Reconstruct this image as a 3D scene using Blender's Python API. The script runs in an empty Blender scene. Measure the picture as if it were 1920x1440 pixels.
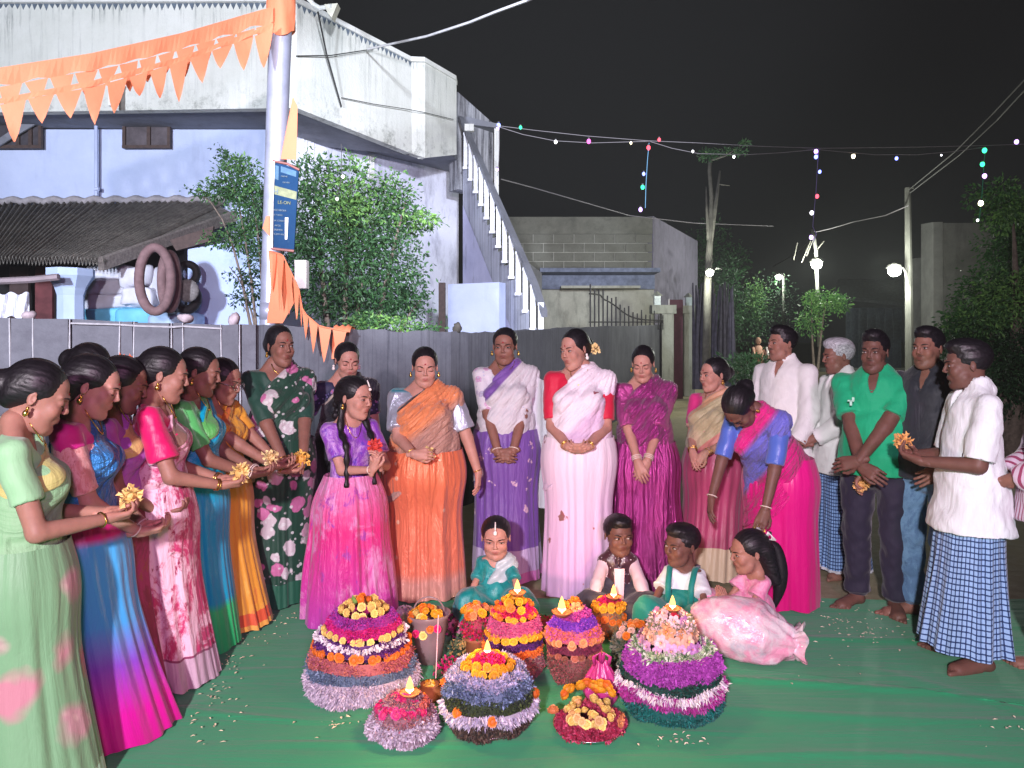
import bpy, math, random
import numpy as np
from mathutils import Vector, Matrix, Euler
R = math.radians
random.seed(7); RNG = np.random.default_rng(11)
S = bpy.context.scene
COL = S.collection

# ------------------------------------------------------------------ camera, sky, lamps, exposure
FPX, CZ = 1390.0, 1.55
def at(u, v, Y):
    """point at depth Y (metres from the lens) seen at photo pixel u, v"""
    return Vector(((u - 960) * Y / FPX, Y, CZ - (v - 640) * Y / FPX))
cam = bpy.data.cameras.new("camera"); co = bpy.data.objects.new("camera", cam); COL.objects.link(co)
co.location = (0, 0, CZ); co.rotation_euler = (R(90), 0, 0)
cam.sensor_width = 36; cam.lens = 36 * FPX / 1920; cam.shift_y = -80 / 1920
cam.clip_start = 0.05; cam.clip_end = 900
S.camera = co
W = bpy.data.worlds.new("World"); S.world = W; W.use_nodes = True
_bg = W.node_tree.nodes["Background"]; _bg.inputs[1].default_value = 1.0
_bg.inputs[0].default_value = (0.0068, 0.0072, 0.0076, 1)

def lamp(name, kind, loc, target, power, color, size=0.2, spot=None, blend=0.5):
    L = bpy.data.lights.new(name, kind); o = bpy.data.objects.new(name, L); COL.objects.link(o)
    o.location = loc; L.energy = power; L.color = color
    if kind in ("SPOT", "POINT"): L.shadow_soft_size = size
    if kind == "SPOT": L.spot_size = R(spot); L.spot_blend = blend
    if kind == "AREA": L.size = size
    d = Vector(target) - Vector(loc)
    o.rotation_euler = d.to_track_quat("-Z", "Y").to_euler()
    return o
# the video lamp held up beside the camera, the pink lamp next to it, and the street flood light on the house
lamp("video_lamp", "SPOT", (-1.0, -3.0, 2.75), (0.1, 5.0, 1.0), 2400, (1.0, 0.90, 0.98), 0.12, 100, 0.5)
lamp("pink_lamp", "SPOT", (0.9, -2.2, 2.6), (-0.3, 4.4, 0.9), 680, (1.0, 0.42, 0.82), 0.25, 66, 0.9)
lamp("street_flood", "SPOT", (-4.4, -1.5, 3.3), (-2.4, 12.0, 5.0), 6800, (0.80, 0.86, 1.0), 0.25, 58, 0.4)
lamp("stair_fill", "SPOT", (1.5, -2.5, 4.2), (-0.9, 12.5, 3.3), 11000, (0.84, 0.88, 1.0), 0.25, 32, 0.5)  # added fill lamp that brightens the side wall and stairs past the bush
S.view_settings.view_transform = "Standard"; S.view_settings.look = "None"
S.view_settings.exposure = 0.0; S.view_settings.gamma = 1.0
S.view_settings.use_curve_mapping = False
try:
    S.cycles.use_denoising = True; S.cycles.max_bounces = 5; S.cycles.transparent_max_bounces = 12
    S.cycles.sample_clamp_indirect = 4
except Exception: pass

# ------------------------------------------------------------------ objects
def link(o, parent=None):
    COL.objects.link(o)
    if parent is not None: o.parent = parent
    return o
def tag(o, label=None, cat=None, group=None, kind=None):
    if label: o["label"] = label
    if cat: o["category"] = cat
    if group: o["group"] = group
    if kind: o["kind"] = kind
    return o
def empty(name, loc=(0, 0, 0), rz=0.0, label=None, cat=None, group=None):
    o = bpy.data.objects.new(name, None); o.empty_display_size = 0.1
    link(o); o.location = loc; o.rotation_euler = (0, 0, rz)
    return tag(o, label, cat, group)
def copy_obj(o, parent=None, loc=None):
    c = o.copy(); COL.objects.link(c)
    if parent is not None: c.parent = parent
    if loc is not None: c.location = loc
    return c

# ------------------------------------------------------------------ mesh accumulator
class MB:
    def __init__(s): s.v = []; s.q = []; s.t = []; s.qm = []; s.tm = []; s.n = 0; s.c = []; s.uv = []
    def add(s, V, Q=None, T=None, m=0, col=None, uv=None):
        V = np.asarray(V, dtype=np.float32).reshape(-1, 3); b = s.n
        s.v.append(V); s.n += len(V)
        c = np.ones((len(V), 4), np.float32)
        if col is not None: c[:, :3] = np.asarray(col, np.float32)
        s.c.append(c)
        u = np.zeros((len(V), 2), np.float32)
        if uv is not None: u[:] = uv
        s.uv.append(u)
        if Q is not None and len(Q):
            Q = np.asarray(Q, np.int64).reshape(-1, 4) + b; s.q.append(Q); s.qm.append(np.full(len(Q), m))
        if T is not None and len(T):
            T = np.asarray(T, np.int64).reshape(-1, 3) + b; s.t.append(T); s.tm.append(np.full(len(T), m))
        return s
    def box(s, c, d, rot=None, m=0, col=None):
        x, y, z = d[0] / 2, d[1] / 2, d[2] / 2
        V = np.array([[-x,-y,-z],[x,-y,-z],[x,y,-z],[-x,y,-z],[-x,-y,z],[x,-y,z],[x,y,z],[-x,y,z]])
        if rot is not None: V = V @ np.array(rot.to_matrix() if hasattr(rot, "to_matrix") else rot).T
        return s.add(V + np.array(c), [[0,3,2,1],[4,5,6,7],[0,1,5,4],[1,2,6,5],[2,3,7,6],[3,0,4,7]], m=m, col=col)
    def hexa(s, P, m=0, col=None):
        return s.add(np.array([tuple(p) for p in P]), [[0,3,2,1],[4,5,6,7],[0,1,5,4],[1,2,6,5],[2,3,7,6],[3,0,4,7]], m=m, col=col)
    def tube(s, pts, rad, n=8, m=0, col=None, cap=True, flat=1.0, up=None):
        P = np.array([tuple(p) for p in pts], float); k = len(P)
        r = np.full(k, rad, float) if np.isscalar(rad) else np.array(rad, float)
        T = np.gradient(P, axis=0); T /= np.linalg.norm(T, axis=1)[:, None] + 1e-9
        u0 = np.array([0, 0, 1.0]) if up is None else np.array(up, float)
        if up is None and abs(T[0] @ u0) > .9: u0 = np.array([0, 1.0, 0])
        A = u0 - (u0 @ T[0]) * T[0]; A /= np.linalg.norm(A)
        V = []
        for i in range(k):
            A = A - (A @ T[i]) * T[i]; A /= np.linalg.norm(A) + 1e-9
            B = np.cross(T[i], A)
            a = np.arange(n) * 2 * np.pi / n
            V.append(P[i] + r[i] * (np.cos(a)[:, None] * A * flat + np.sin(a)[:, None] * B))
        V = np.concatenate(V); i, j = np.meshgrid(np.arange(k - 1), np.arange(n), indexing="ij"); j2 = (j + 1) % n
        Q = np.stack([i*n+j, i*n+j2, (i+1)*n+j2, (i+1)*n+j], -1).reshape(-1, 4)
        Tt = None
        if cap:
            V = np.concatenate([V, P[:1], P[-1:]]); e = (k - 1) * n; c0, c1 = k*n, k*n+1; jj = np.arange(n); j2 = (jj+1) % n
            Tt = np.concatenate([np.stack([np.full(n, c0), j2, jj], -1), np.stack([np.full(n, c1), e+jj, e+j2], -1)])
        return s.add(V, Q, Tt, m, col)
    def lathe(s, prof, n=24, c=(0, 0, 0), m=0, col=None, sx=1, sy=1):
        k = len(prof); a = np.arange(n) * 2 * np.pi / n; V = []
        for r, z in prof: V.append(np.stack([r*np.cos(a)*sx, r*np.sin(a)*sy, np.full(n, z)], -1))
        V = np.concatenate(V) + np.array(c); i, j = np.meshgrid(np.arange(k-1), np.arange(n), indexing="ij"); j2 = (j+1) % n
        Q = np.stack([i*n+j, i*n+j2, (i+1)*n+j2, (i+1)*n+j], -1).reshape(-1, 4)
        return s.add(V, Q, None, m, col)
    def ball(s, c, r, nu=12, nv=8, m=0, col=None, M=None):
        r = np.array([r, r, r] if np.isscalar(r) else r, float)
        a = np.arange(nu) * 2*np.pi/nu; b = np.linspace(0, np.pi, nv+1)[1:-1]
        V = [[0, 0, 1]] + [[math.sin(y)*math.cos(x), math.sin(y)*math.sin(x), math.cos(y)] for y in b for x in a] + [[0, 0, -1]]
        V = np.array(V) * r
        if M is not None: V = V @ np.array(M).T
        V = V + np.array(c); T = []; Q = []
        for j in range(nu):
            j2 = (j+1) % nu; T.append([0, 1+j, 1+j2]); e = 1+(nv-2)*nu; T.append([e+nu, e+j2, e+j])
            for i in range(nv-2): Q.append([1+i*nu+j, 1+(i+1)*nu+j, 1+(i+1)*nu+j2, 1+i*nu+j2])
        return s.add(V, Q, T, m, col)
    def surf(s, P, m=0, col=None, uv=None, wrap=False):
        """P: array (a,b,3)"""
        a, b = P.shape[:2]
        i, j = np.meshgrid(np.arange(a-1), np.arange(b if wrap else b-1), indexing="ij"); j2 = (j+1) % b
        Q = np.stack([i*b+j, i*b+j2, (i+1)*b+j2, (i+1)*b+j], -1).reshape(-1, 4)
        return s.add(P.reshape(-1, 3), Q, None, m, None if col is None else np.asarray(col).reshape(-1, 3) if np.ndim(col) > 1 else col,
                     None if uv is None else uv.reshape(-1, 2))
    def prism(s, poly, ext, m=0, col=None):
        """poly: coplanar 3D points, ext: extrusion vector"""
        P = np.array([tuple(p) for p in poly], float); n = len(P); E = np.array(tuple(ext), float)
        V = np.concatenate([P, P + E, [P.mean(0)], [P.mean(0) + E]])
        j = np.arange(n); j2 = (j+1) % n
        T = np.concatenate([np.stack([np.full(n, 2*n), j2, j], -1), np.stack([np.full(n, 2*n+1), n+j, n+j2], -1)])
        return s.add(V, np.stack([j, j2, n+j2, n+j], -1), T, m, col)
    def xf(s, M):
        M = np.array(M); s.v = [v @ M[:3, :3].T.astype(np.float32) + M[:3, 3].astype(np.float32) for v in s.v]; return s
    def merge(s, o, M=None, m=None):
        for v, c, u in zip(o.v, o.c, o.uv):
            if M is not None:
                A = np.array(M, np.float32); v = v @ A[:3, :3].T + A[:3, 3]
            s.v.append(v); s.c.append(c); s.uv.append(u)
        for q, k in zip(o.q, o.qm): s.q.append(q + s.n); s.qm.append(k if m is None else np.full(len(q), m))
        for q, k in zip(o.t, o.tm): s.t.append(q + s.n); s.tm.append(k if m is None else np.full(len(q), m))
        s.n += o.n; return s
    def mesh(s, name, mats, smooth=False, cols=False, uvs=False):
        me = bpy.data.meshes.new(name)
        V = np.concatenate(s.v).astype(np.float32)
        Q = np.concatenate(s.q) if s.q else np.zeros((0, 4), np.int64); T = np.concatenate(s.t) if s.t else np.zeros((0, 3), np.int64)
        mi = np.concatenate([*(s.qm or []), *(s.tm or [])]).astype(np.int32)
        loops = np.concatenate([Q.ravel(), T.ravel()]).astype(np.int32)
        nq, nt = len(Q), len(T)
        starts = np.concatenate([np.arange(nq)*4, nq*4 + np.arange(nt)*3]).astype(np.int32)
        me.vertices.add(len(V)); me.vertices.foreach_set("co", V.ravel())
        me.loops.add(len(loops)); me.loops.foreach_set("vertex_index", loops)
        me.polygons.add(nq+nt); me.polygons.foreach_set("loop_start", starts)
        try: me.polygons.foreach_set("loop_total", np.concatenate([np.full(nq, 4), np.full(nt, 3)]).astype(np.int32))
        except Exception: pass
        for m in (mats if isinstance(mats, (list, tuple)) else [mats]): me.materials.append(m)
        me.polygons.foreach_set("material_index", mi)
        me.update(calc_edges=True)
        if smooth: me.polygons.foreach_set("use_smooth", np.ones(nq+nt, bool))
        else: me.polygons.foreach_set("use_smooth", np.zeros(nq+nt, bool))
        if cols:
            a = me.color_attributes.new("Col", "FLOAT_COLOR", "POINT"); a.data.foreach_set("color", np.concatenate(s.c).ravel())
        if uvs:
            U = np.concatenate(s.uv)[loops]; l = me.uv_layers.new(name="UVMap"); l.data.foreach_set("uv", U.ravel().astype(np.float32))
        me.validate()
        return me
    def build(s, name, mats, parent=None, smooth=False, cols=False, uvs=False, loc=None):
        o = bpy.data.objects.new(name, s.mesh(name, mats, smooth, cols, uvs)); link(o, parent)
        if loc is not None: o.location = loc
        return o

# ------------------------------------------------------------------ implicit surfaces (numpy surface nets)
class SDF:
    def __init__(s, lo, hi, h):
        s.ax = [np.arange(lo[i], hi[i] + h, h).astype(np.float32) for i in range(3)]
        s.f = np.full([len(a) for a in s.ax], 0.5, np.float32); s.h = h
    def _blk(s, lo, hi):
        sl = []; cs = []
        for i in range(3):
            a = s.ax[i]; i0 = max(0, int(np.searchsorted(a, lo[i])) - 1); i1 = min(len(a), int(np.searchsorted(a, hi[i])) + 1)
            if i1 <= i0: return None, None
            sl.append(slice(i0, i1)); cs.append(a[i0:i1])
        return tuple(sl), (cs[0][:, None, None], cs[1][None, :, None], cs[2][None, None, :])
    @staticmethod
    def smin(a, b, k):
        if k <= 0: return np.minimum(a, b)
        h = np.clip(0.5 + 0.5 * (b - a) / k, 0, 1); return b + (a - b) * h - k * h * (1 - h)
    def _op(s, sl, d, k, sub):
        if sub: s.f[sl] = -SDF.smin(-s.f[sl], d, k)
        else: s.f[sl] = SDF.smin(s.f[sl], d, k)
    def rc(s, a, b, ra, rb, k=.02, fl=None, n=(0, 1, 0), clip=None, sub=False, off=0.0):
        a = np.array(tuple(a), np.float32); b = np.array(tuple(b), np.float32); fl = fl or 1.0
        ra += off; rb += off
        m = max(ra, rb) * max(1, 1 / fl) + k + .03
        sl, c = s._blk(np.minimum(a, b) - m, np.maximum(a, b) + m)
        if sl is None: return s
        px, py, pz = c[0] - a[0], c[1] - a[1], c[2] - a[2]; ba = b - a
        if fl != 1.0:
            n = np.array(tuple(n), np.float32); n = n / np.linalg.norm(n)
            g = (px*n[0] + py*n[1] + pz*n[2]) * (fl - 1); px = px + g*n[0]; py = py + g*n[1]; pz = pz + g*n[2]
            ba = ba + (ba @ n) * (fl - 1) * n
        L = float(ba @ ba) + 1e-9
        t = np.clip((px*ba[0] + py*ba[1] + pz*ba[2]) / L, 0, 1)
        d = np.sqrt((px - t*ba[0])**2 + (py - t*ba[1])**2 + (pz - t*ba[2])**2) - (ra + (rb - ra) * t)
        if fl > 1: d = d / (0.5 + 0.5 * fl)
        if clip is not None:
            for q, nn in clip:
                d = np.maximum(d, (c[0]-q[0])*nn[0] + (c[1]-q[1])*nn[1] + (c[2]-q[2])*nn[2])
        s._op(sl, d.astype(np.float32), k, sub); return s
    def el(s, c0, r, k=.02, sub=False, off=0.0, Rm=None):
        r = np.array(r, np.float32) + off; m = r.max() + k + .03; c0 = np.array(tuple(c0), np.float32)
        sl, c = s._blk(c0 - m, c0 + m)
        if sl is None: return s
        x, y, z = c[0]-c0[0], c[1]-c0[1], c[2]-c0[2]
        if Rm is not None:
            A = np.array(Rm).T; x, y, z = (A[i, 0]*x + A[i, 1]*y + A[i, 2]*z for i in range(3))
        q = np.sqrt((x/r[0])**2 + (y/r[1])**2 + (z/r[2])**2)
        q2 = np.sqrt((x/r[0]**2)**2 + (y/r[1]**2)**2 + (z/r[2]**2)**2) + 1e-6
        s._op(sl, (q * (q - 1) / q2).astype(np.float32), k, sub); return s
    def cut(s, p, n, k=0):
        """keep the side where (x-p).n < 0"""
        X, Y, Z = s.ax[0][:, None, None], s.ax[1][None, :, None], s.ax[2][None, None, :]
        s.f = np.maximum(s.f, (X-p[0])*n[0] + (Y-p[1])*n[1] + (Z-p[2])*n[2]).astype(np.float32); return s
    def grid(s): return s.ax[0][:, None, None], s.ax[1][None, :, None], s.ax[2][None, None, :]
    def net(s):
        f = s.f; nx, ny, nz = f.shape; sg = f < 0
        c = [sg[i:nx-1+i, j:ny-1+j, k:nz-1+k] for i in (0, 1) for j in (0, 1) for k in (0, 1)]
        cnt = sum(x.astype(np.int8) for x in c); act = (cnt > 0) & (cnt < 8)
        I = np.argwhere(act); idx = np.full(act.shape, -1, np.int64); idx[act] = np.arange(len(I))
        acc = np.zeros((len(I), 3), np.float32); n = np.zeros(len(I), np.float32)
        cor = [(i, j, k) for i in (0, 1) for j in (0, 1) for k in (0, 1)]
        val = {q: f[I[:, 0]+q[0], I[:, 1]+q[1], I[:, 2]+q[2]] for q in cor}
        for a in cor:
            for d in range(3):
                if a[d]: continue
                b = list(a); b[d] = 1; b = tuple(b); va, vb = val[a], val[b]; m = (va < 0) != (vb < 0)
                t = np.where(m, va / np.where(m, va - vb, 1), 0); p = np.tile(np.array(a, np.float32), (len(I), 1)); p[:, d] += t
                acc[m] += p[m]; n[m] += 1
        V = I + acc / n[:, None]
        V = np.stack([s.ax[i][0] + V[:, i] * s.h for i in range(3)], -1)
        Q = []
        for d in range(3):
            e = [slice(None)]*3; e2 = [slice(None)]*3; e[d] = slice(0, -1); e2[d] = slice(1, None)
            A, B = sg[tuple(e)], sg[tuple(e2)]; E = np.argwhere(A != B)
            o1, o2 = [(1, 2), (2, 0), (0, 1)][d]
            ok = (E[:, o1] > 0) & (E[:, o2] > 0) & (E[:, o1] < f.shape[o1]-1) & (E[:, o2] < f.shape[o2]-1); E = E[ok]
            s0 = A[tuple(E.T)]
            def cell(da, db):
                G = E.copy(); G[:, o1] -= da; G[:, o2] -= db; return idx[tuple(G.T)]
            q = np.stack([cell(1, 1), cell(0, 1), cell(0, 0), cell(1, 0)], -1)
            q[~s0] = q[~s0][:, ::-1]; Q.append(q)
        Q = np.concatenate(Q); Q = Q[(Q >= 0).all(1)]
        return V.astype(np.float32), Q

def relax(V, Q, it=1, lam=.5):
    n = len(V)
    for _ in range(it):
        a = np.zeros((n, 3)); c = np.zeros(n)
        for i in range(4):
            for j in (1, 3):
                np.add.at(a, Q[:, i], V[Q[:, (i+j) % 4]]); np.add.at(c, Q[:, i], 1)
        V = V + lam * (a / np.maximum(c, 1)[:, None] - V)
    return V.astype(np.float32)
def normals(V, Q):
    n = np.cross(V[Q[:, 2]] - V[Q[:, 0]], V[Q[:, 3]] - V[Q[:, 1]]); N = np.zeros_like(V)
    for i in range(4):
        for d in range(3): N[:, d] += np.bincount(Q[:, i], n[:, d], len(V))
    return N / (np.linalg.norm(N, axis=1)[:, None] + 1e-9)

# ------------------------------------------------------------------ materials
def rgb(h):
    """sRGB 0-255 triple -> linear"""
    return tuple((x/255/12.92 if x <= 10 else ((x/255+.055)/1.055)**2.4) for x in h)
class NT:
    def __init__(s, name):
        s.m = bpy.data.materials.new(name); s.m.use_nodes = True; s.t = s.m.node_tree; s.t.nodes.clear()
        s.out = s.n("ShaderNodeOutputMaterial"); s.b = s.n("ShaderNodeBsdfPrincipled"); s.l(s.b.outputs[0], s.out.inputs[0])
    def n(s, k, **kw):
        x = s.t.nodes.new(k)
        for a, b in kw.items(): setattr(x, a, b)
        return x
    def l(s, a, b): s.t.links.new(a, b)
    def set(s, **kw):
        for k, v in kw.items(): s.b.inputs[k.replace("_", " ")].default_value = v
        return s
    def coord(s, which="Object"): return s.n("ShaderNodeTexCoord").outputs[which]
    def mapping(s, vec, scale=(1, 1, 1), rot=(0, 0, 0), loc=(0, 0, 0)):
        m = s.n("ShaderNodeMapping"); m.inputs["Scale"].default_value = scale; m.inputs["Rotation"].default_value = rot; m.inputs["Location"].default_value = loc
        s.l(vec, m.inputs[0]); return m.outputs[0]
    def noise(s, vec, sc=5, det=4, rough=.6, dist=0):
        x = s.n("ShaderNodeTexNoise"); x.inputs["Scale"].default_value = sc; x.inputs["Detail"].default_value = det
        x.inputs["Roughness"].default_value = rough; x.inputs["Distortion"].default_value = dist; s.l(vec, x.inputs["Vector"]); return x.outputs[0]
    def vor(s, vec, sc=5, feat="F1", out="Distance", rnd=1.0):
        x = s.n("ShaderNodeTexVoronoi", feature=feat); x.inputs["Scale"].default_value = sc; x.inputs["Randomness"].default_value = rnd
        s.l(vec, x.inputs["Vector"]); return x.outputs[out]
    def ramp(s, fac, stops, interp="LINEAR"):
        x = s.n("ShaderNodeValToRGB"); x.color_ramp.interpolation = interp; e = x.color_ramp.elements
        while len(e) < len(stops): e.new(.5)
        for q, (p, c) in zip(e, stops):
            q.position = p; q.color = (*c, 1) if len(c) == 3 else c
        s.l(fac, x.inputs[0]); return x.outputs[0]
    def mix(s, fac, a, b, mode="MIX"):
        x = s.n("ShaderNodeMix", data_type="RGBA", blend_type=mode)
        for sock, v in ((x.inputs[0], fac), (x.inputs[6], a), (x.inputs[7], b)):
            if hasattr(v, "links"): s.l(v, sock)
            elif isinstance(v, (int, float)): sock.default_value = v
            else: sock.default_value = (*v, 1)
        return x.outputs[2]
    def math(s, op, a, b=0.0, c=None, clamp=False):
        x = s.n("ShaderNodeMath", operation=op, use_clamp=clamp)
        for i, v in enumerate((a, b) if c is None else (a, b, c)):
            if hasattr(v, "links"): s.l(v, x.inputs[i])
            else: x.inputs[i].default_value = v
        return x.outputs[0]
    def sep(s, vec):
        x = s.n("ShaderNodeSeparateXYZ"); s.l(vec, x.inputs[0]); return x.outputs
    def comb(s, x, y, z=0.0):
        c = s.n("ShaderNodeCombineXYZ")
        for i, v in enumerate((x, y, z)):
            if hasattr(v, "links"): s.l(v, c.inputs[i])
            else: c.inputs[i].default_value = v
        return c.outputs[0]
    def color(s, v):
        if hasattr(v, "links"): s.l(v, s.b.inputs["Base Color"])
        else: s.b.inputs["Base Color"].default_value = (*v, 1)
        return s
    def bump(s, h, strength=.3, dist=.01):
        x = s.n("ShaderNodeBump"); x.inputs["Strength"].default_value = strength; x.inputs["Distance"].default_value = dist
        s.l(h, x.inputs["Height"]); s.l(x.outputs[0], s.b.inputs["Normal"]); return s

def m_plain(name, c, rough=.6, spec=.4, var=.15, nsc=8, bump=.0, bsc=60, metal=0, vec="Object"):
    k = NT(name); v = k.coord(vec); n = k.noise(v, nsc, 5)
    a = tuple(x*(1-var) for x in c); b = tuple(min(1, x*(1+var)) for x in c)
    k.color(k.ramp(n, [(.3, a), (.7, b)])); k.set(Roughness=rough, Metallic=metal); k.b.inputs["Specular IOR Level"].default_value = spec
    if bump: k.bump(k.noise(v, bsc, 4), bump, .004)
    return k.m
def m_emit(name, c, st):
    k = NT(name); e = k.n("ShaderNodeEmission"); e.inputs[0].default_value = (*c, 1); e.inputs[1].default_value = st; k.l(e.outputs[0], k.out.inputs[0]); return k.m
# ------------------------------------------------------------------ people: materials
def m_skin(name, c, rough=.52):
    k = NT(name); v = k.coord("Object"); n = k.noise(v, 22, 4)
    base = k.ramp(n, [(.3, tuple(x*.86 for x in c)), (.7, tuple(min(1, x*1.1) for x in c))])
    at_ = k.n("ShaderNodeAttribute"); at_.attribute_name = "Col"
    k.color(k.mix(1.0, base, at_.outputs["Color"], "MULTIPLY")); k.set(Roughness=rough); k.b.inputs['Specular IOR Level'].default_value = .3
    k.b.inputs["Subsurface Weight"].default_value = .12; k.b.inputs["Subsurface Radius"].default_value = (.012, .004, .002); k.b.inputs["Subsurface Scale"].default_value = .5
    k.bump(k.noise(v, 160, 3), .12, .002); return k.m
def m_hair(name, c=(.007, .006, .008), rough=.46):
    k = NT(name); v = k.coord("Object"); w = k.noise(k.mapping(v, (260, 30, 60)), 1, 3)
    k.color(k.ramp(w, [(.35, tuple(x*.6 for x in c)), (.7, tuple(x*1.9 for x in c))])); k.set(Roughness=rough); k.b.inputs["Specular IOR Level"].default_value = .38
    k.bump(w, .4, .004); return k.m
SKIN = {n: m_skin("skin_"+n, c) for n, c in dict(fair=(.47, .245, .190), mid=(.34, .170, .125), brown=(.24, .115, .084), deep=(.15, .072, .054)).items()}
HAIR = m_hair("black_hair"); GREYHAIR = m_hair("grey_hair", (.34, .35, .37), .5)
EYEW = m_plain("eye_white", (.34, .30, .28), .3, var=.03); IRIS = m_plain("iris", (.015, .008, .006), .1, var=.02)
LIP = m_plain("lip", (.22, .062, .058), .4, var=.1); BROW = m_plain("brow_hair", (.010, .007, .007), .7, var=.1)
GOLD = m_plain("gold", (.75, .48, .12), .28, var=.05, metal=1.0); PEARL = m_plain("pearl", (.85, .8, .76), .25, var=.03)
GLASSY = m_plain("bangle_glass", (.72, .60, .52), .2, var=.1)

def cloth(name, c1, pat="plain", c2=None, c3=None, sc=10, thr=.5, rough=.6, borders=(), metal=0.0, sheen=.2, fold=.25, zg=None, dots=None):
    """cloth. UV.y is height (m) above the hem; borders: (z0, z1, colour) bands; zg: height gradient [(z, colour)]"""
    k = NT(name); uv = k.coord("UV"); ob = k.coord("Object"); y = k.sep(uv)[1]
    c2 = c2 or tuple(x*.7 for x in c1); c3 = c3 or c2
    if zg:
        z0, z1 = zg[0][0], zg[-1][0]; f = k.math("DIVIDE", k.math("SUBTRACT", y, z0), z1 - z0, clamp=True)
        col = k.ramp(f, [((z - z0)/(z1 - z0), c) for z, c in zg])
    else: col = k.mix(k.noise(ob, 6, 3), tuple(x*.88 for x in c1), tuple(min(1, x*1.1) for x in c1))
    if pat == "tiedye":
        n = k.noise(k.mapping(ob, (1, 1, .55)), sc, 9, .78, .8)
        col = k.mix(k.ramp(n, [(thr-.05, (0, 0, 0)), (thr+.04, (1, 1, 1))]), col, c2)
        n2 = k.noise(k.mapping(ob, (1.3, 1.3, .6), loc=(3, 1, 2)), sc*2.2, 8, .7, .4)
        col = k.mix(k.ramp(n2, [(.58, (0, 0, 0)), (.64, (1, 1, 1))]), col, c3)
    elif pat == "floral":
        ds = k.n("ShaderNodeVectorMath", operation="ADD"); k.l(ob, ds.inputs[0])
        nn = k.n("ShaderNodeTexNoise"); nn.inputs["Scale"].default_value = sc*1.6; k.l(ob, nn.inputs["Vector"])
        m2 = k.n("ShaderNodeVectorMath", operation="SCALE"); k.l(nn.outputs["Color"], m2.inputs[0]); m2.inputs[3].default_value = .55/sc; k.l(m2.outputs[0], ds.inputs[1])
        v = ds.outputs[0]
        a = k.vor(v, sc); rnd = k.sep(k.vor(v, sc, out="Color"))[0]
        big = k.ramp(a, [(thr-(.05 if sc > 6 else .18), (1, 1, 1)), (thr, (0, 0, 0))])
        petals = k.ramp(k.vor(v, sc*3.4), [(.28, (1, 1, 1)), (.40, (.45, .45, .45))])
        cc = k.mix(k.ramp(rnd, [(.45, (0, 0, 0)), (.52, (1, 1, 1))]), c2, c3)
        cc = k.mix(petals, k.mix(.5, cc, (.3, .05, .15)), cc)
        col = k.mix(big, col, cc)
        leaf = k.vor(k.mapping(ob, loc=(5, 3, 1)), sc*2.3); col = col if sc < 6 else k.mix(k.ramp(leaf, [(.2, (.8, .8, .8)), (.26, (0, 0, 0))]), col, c2)
    elif pat == "sparse":
        nn = k.n("ShaderNodeTexNoise"); nn.inputs["Scale"].default_value = sc*4; k.l(ob, nn.inputs["Vector"]); m2 = k.n("ShaderNodeVectorMath", operation="SCALE"); k.l(nn.outputs["Color"], m2.inputs[0]); m2.inputs[3].default_value = .8/sc
        ds = k.n("ShaderNodeVectorMath", operation="ADD"); k.l(ob, ds.inputs[0]); k.l(m2.outputs[0], ds.inputs[1]); dv = ds.outputs[0]
        a = k.vor(dv, sc); rnd = k.sep(k.vor(dv, sc, out="Color"))[0]
        f = k.math("MULTIPLY", k.ramp(a, [(thr*.8, (1, 1, 1)), (thr, (0, 0, 0))]), k.math("GREATER_THAN", rnd, .45))
        col = k.mix(f, col, k.mix(k.noise(ob, sc*5, 4), c2, c3))
    elif pat == "check":
        u = k.sep(uv)[0]
        def stripe(x, per, w): return k.math("LESS_THAN", k.math("ABSOLUTE", k.math("SUBTRACT", k.math("FRACT", k.math("DIVIDE", x, per)), .5)), w)
        wob = k.math("MULTIPLY", k.noise(ob, 30, 3), .006)
        a = stripe(k.math("ADD", u, wob), sc, thr); b = stripe(k.math("ADD", y, wob), sc, thr)
        col = k.mix(k.math("MAXIMUM", a, b), col, c2)
        col = k.mix(k.math("MULTIPLY", a, b), col, c3)
    elif pat == "stripe":
        u = k.sep(uv)[0]; s_ = k.math("LESS_THAN", k.math("FRACT", k.math("DIVIDE", u, sc)), thr); col = k.mix(s_, col, c2)
    if dots:
        dc, dsz, dth = dots; d = k.vor(ob, dsz, rnd=.35); col = k.mix(k.ramp(d, [(dth*.8, (1, 1, 1)), (dth, (0, 0, 0))]), col, dc)
    for z0, z1, c in borders:
        f = k.math("MULTIPLY", k.math("GREATER_THAN", y, z0), k.math("LESS_THAN", y, z1)); col = k.mix(f, col, c)
    k.color(col); k.set(Roughness=rough, Metallic=metal)
    k.b.inputs["Sheen Weight"].default_value = sheen; k.b.inputs["Specular IOR Level"].default_value = .35
    pl = (5, 40, 1) if 'pallu' in name else (15, 1.1, 1) if any(q_ in name for q_ in ('saree', 'lehenga', 'dhoti', 'lungi')) else (3, 3, 1)
    fold = fold*(.55 if 'pallu' not in name and 'satin' not in name else 1)
    big = k.math('ADD', k.noise(k.mapping(ob, (14, 14, 4)), 1, 4, .6, .6), k.math('MULTIPLY', k.noise(k.mapping(uv, pl), 1, 3, .5, .8), 1.1)); fine = k.noise(ob, 420, 2)
    k.bump(k.math("ADD", k.math("MULTIPLY", big, 1.0), k.math("MULTIPLY", fine, .06)), min(1, fold*1.7), .035)
    return k.m

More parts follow.
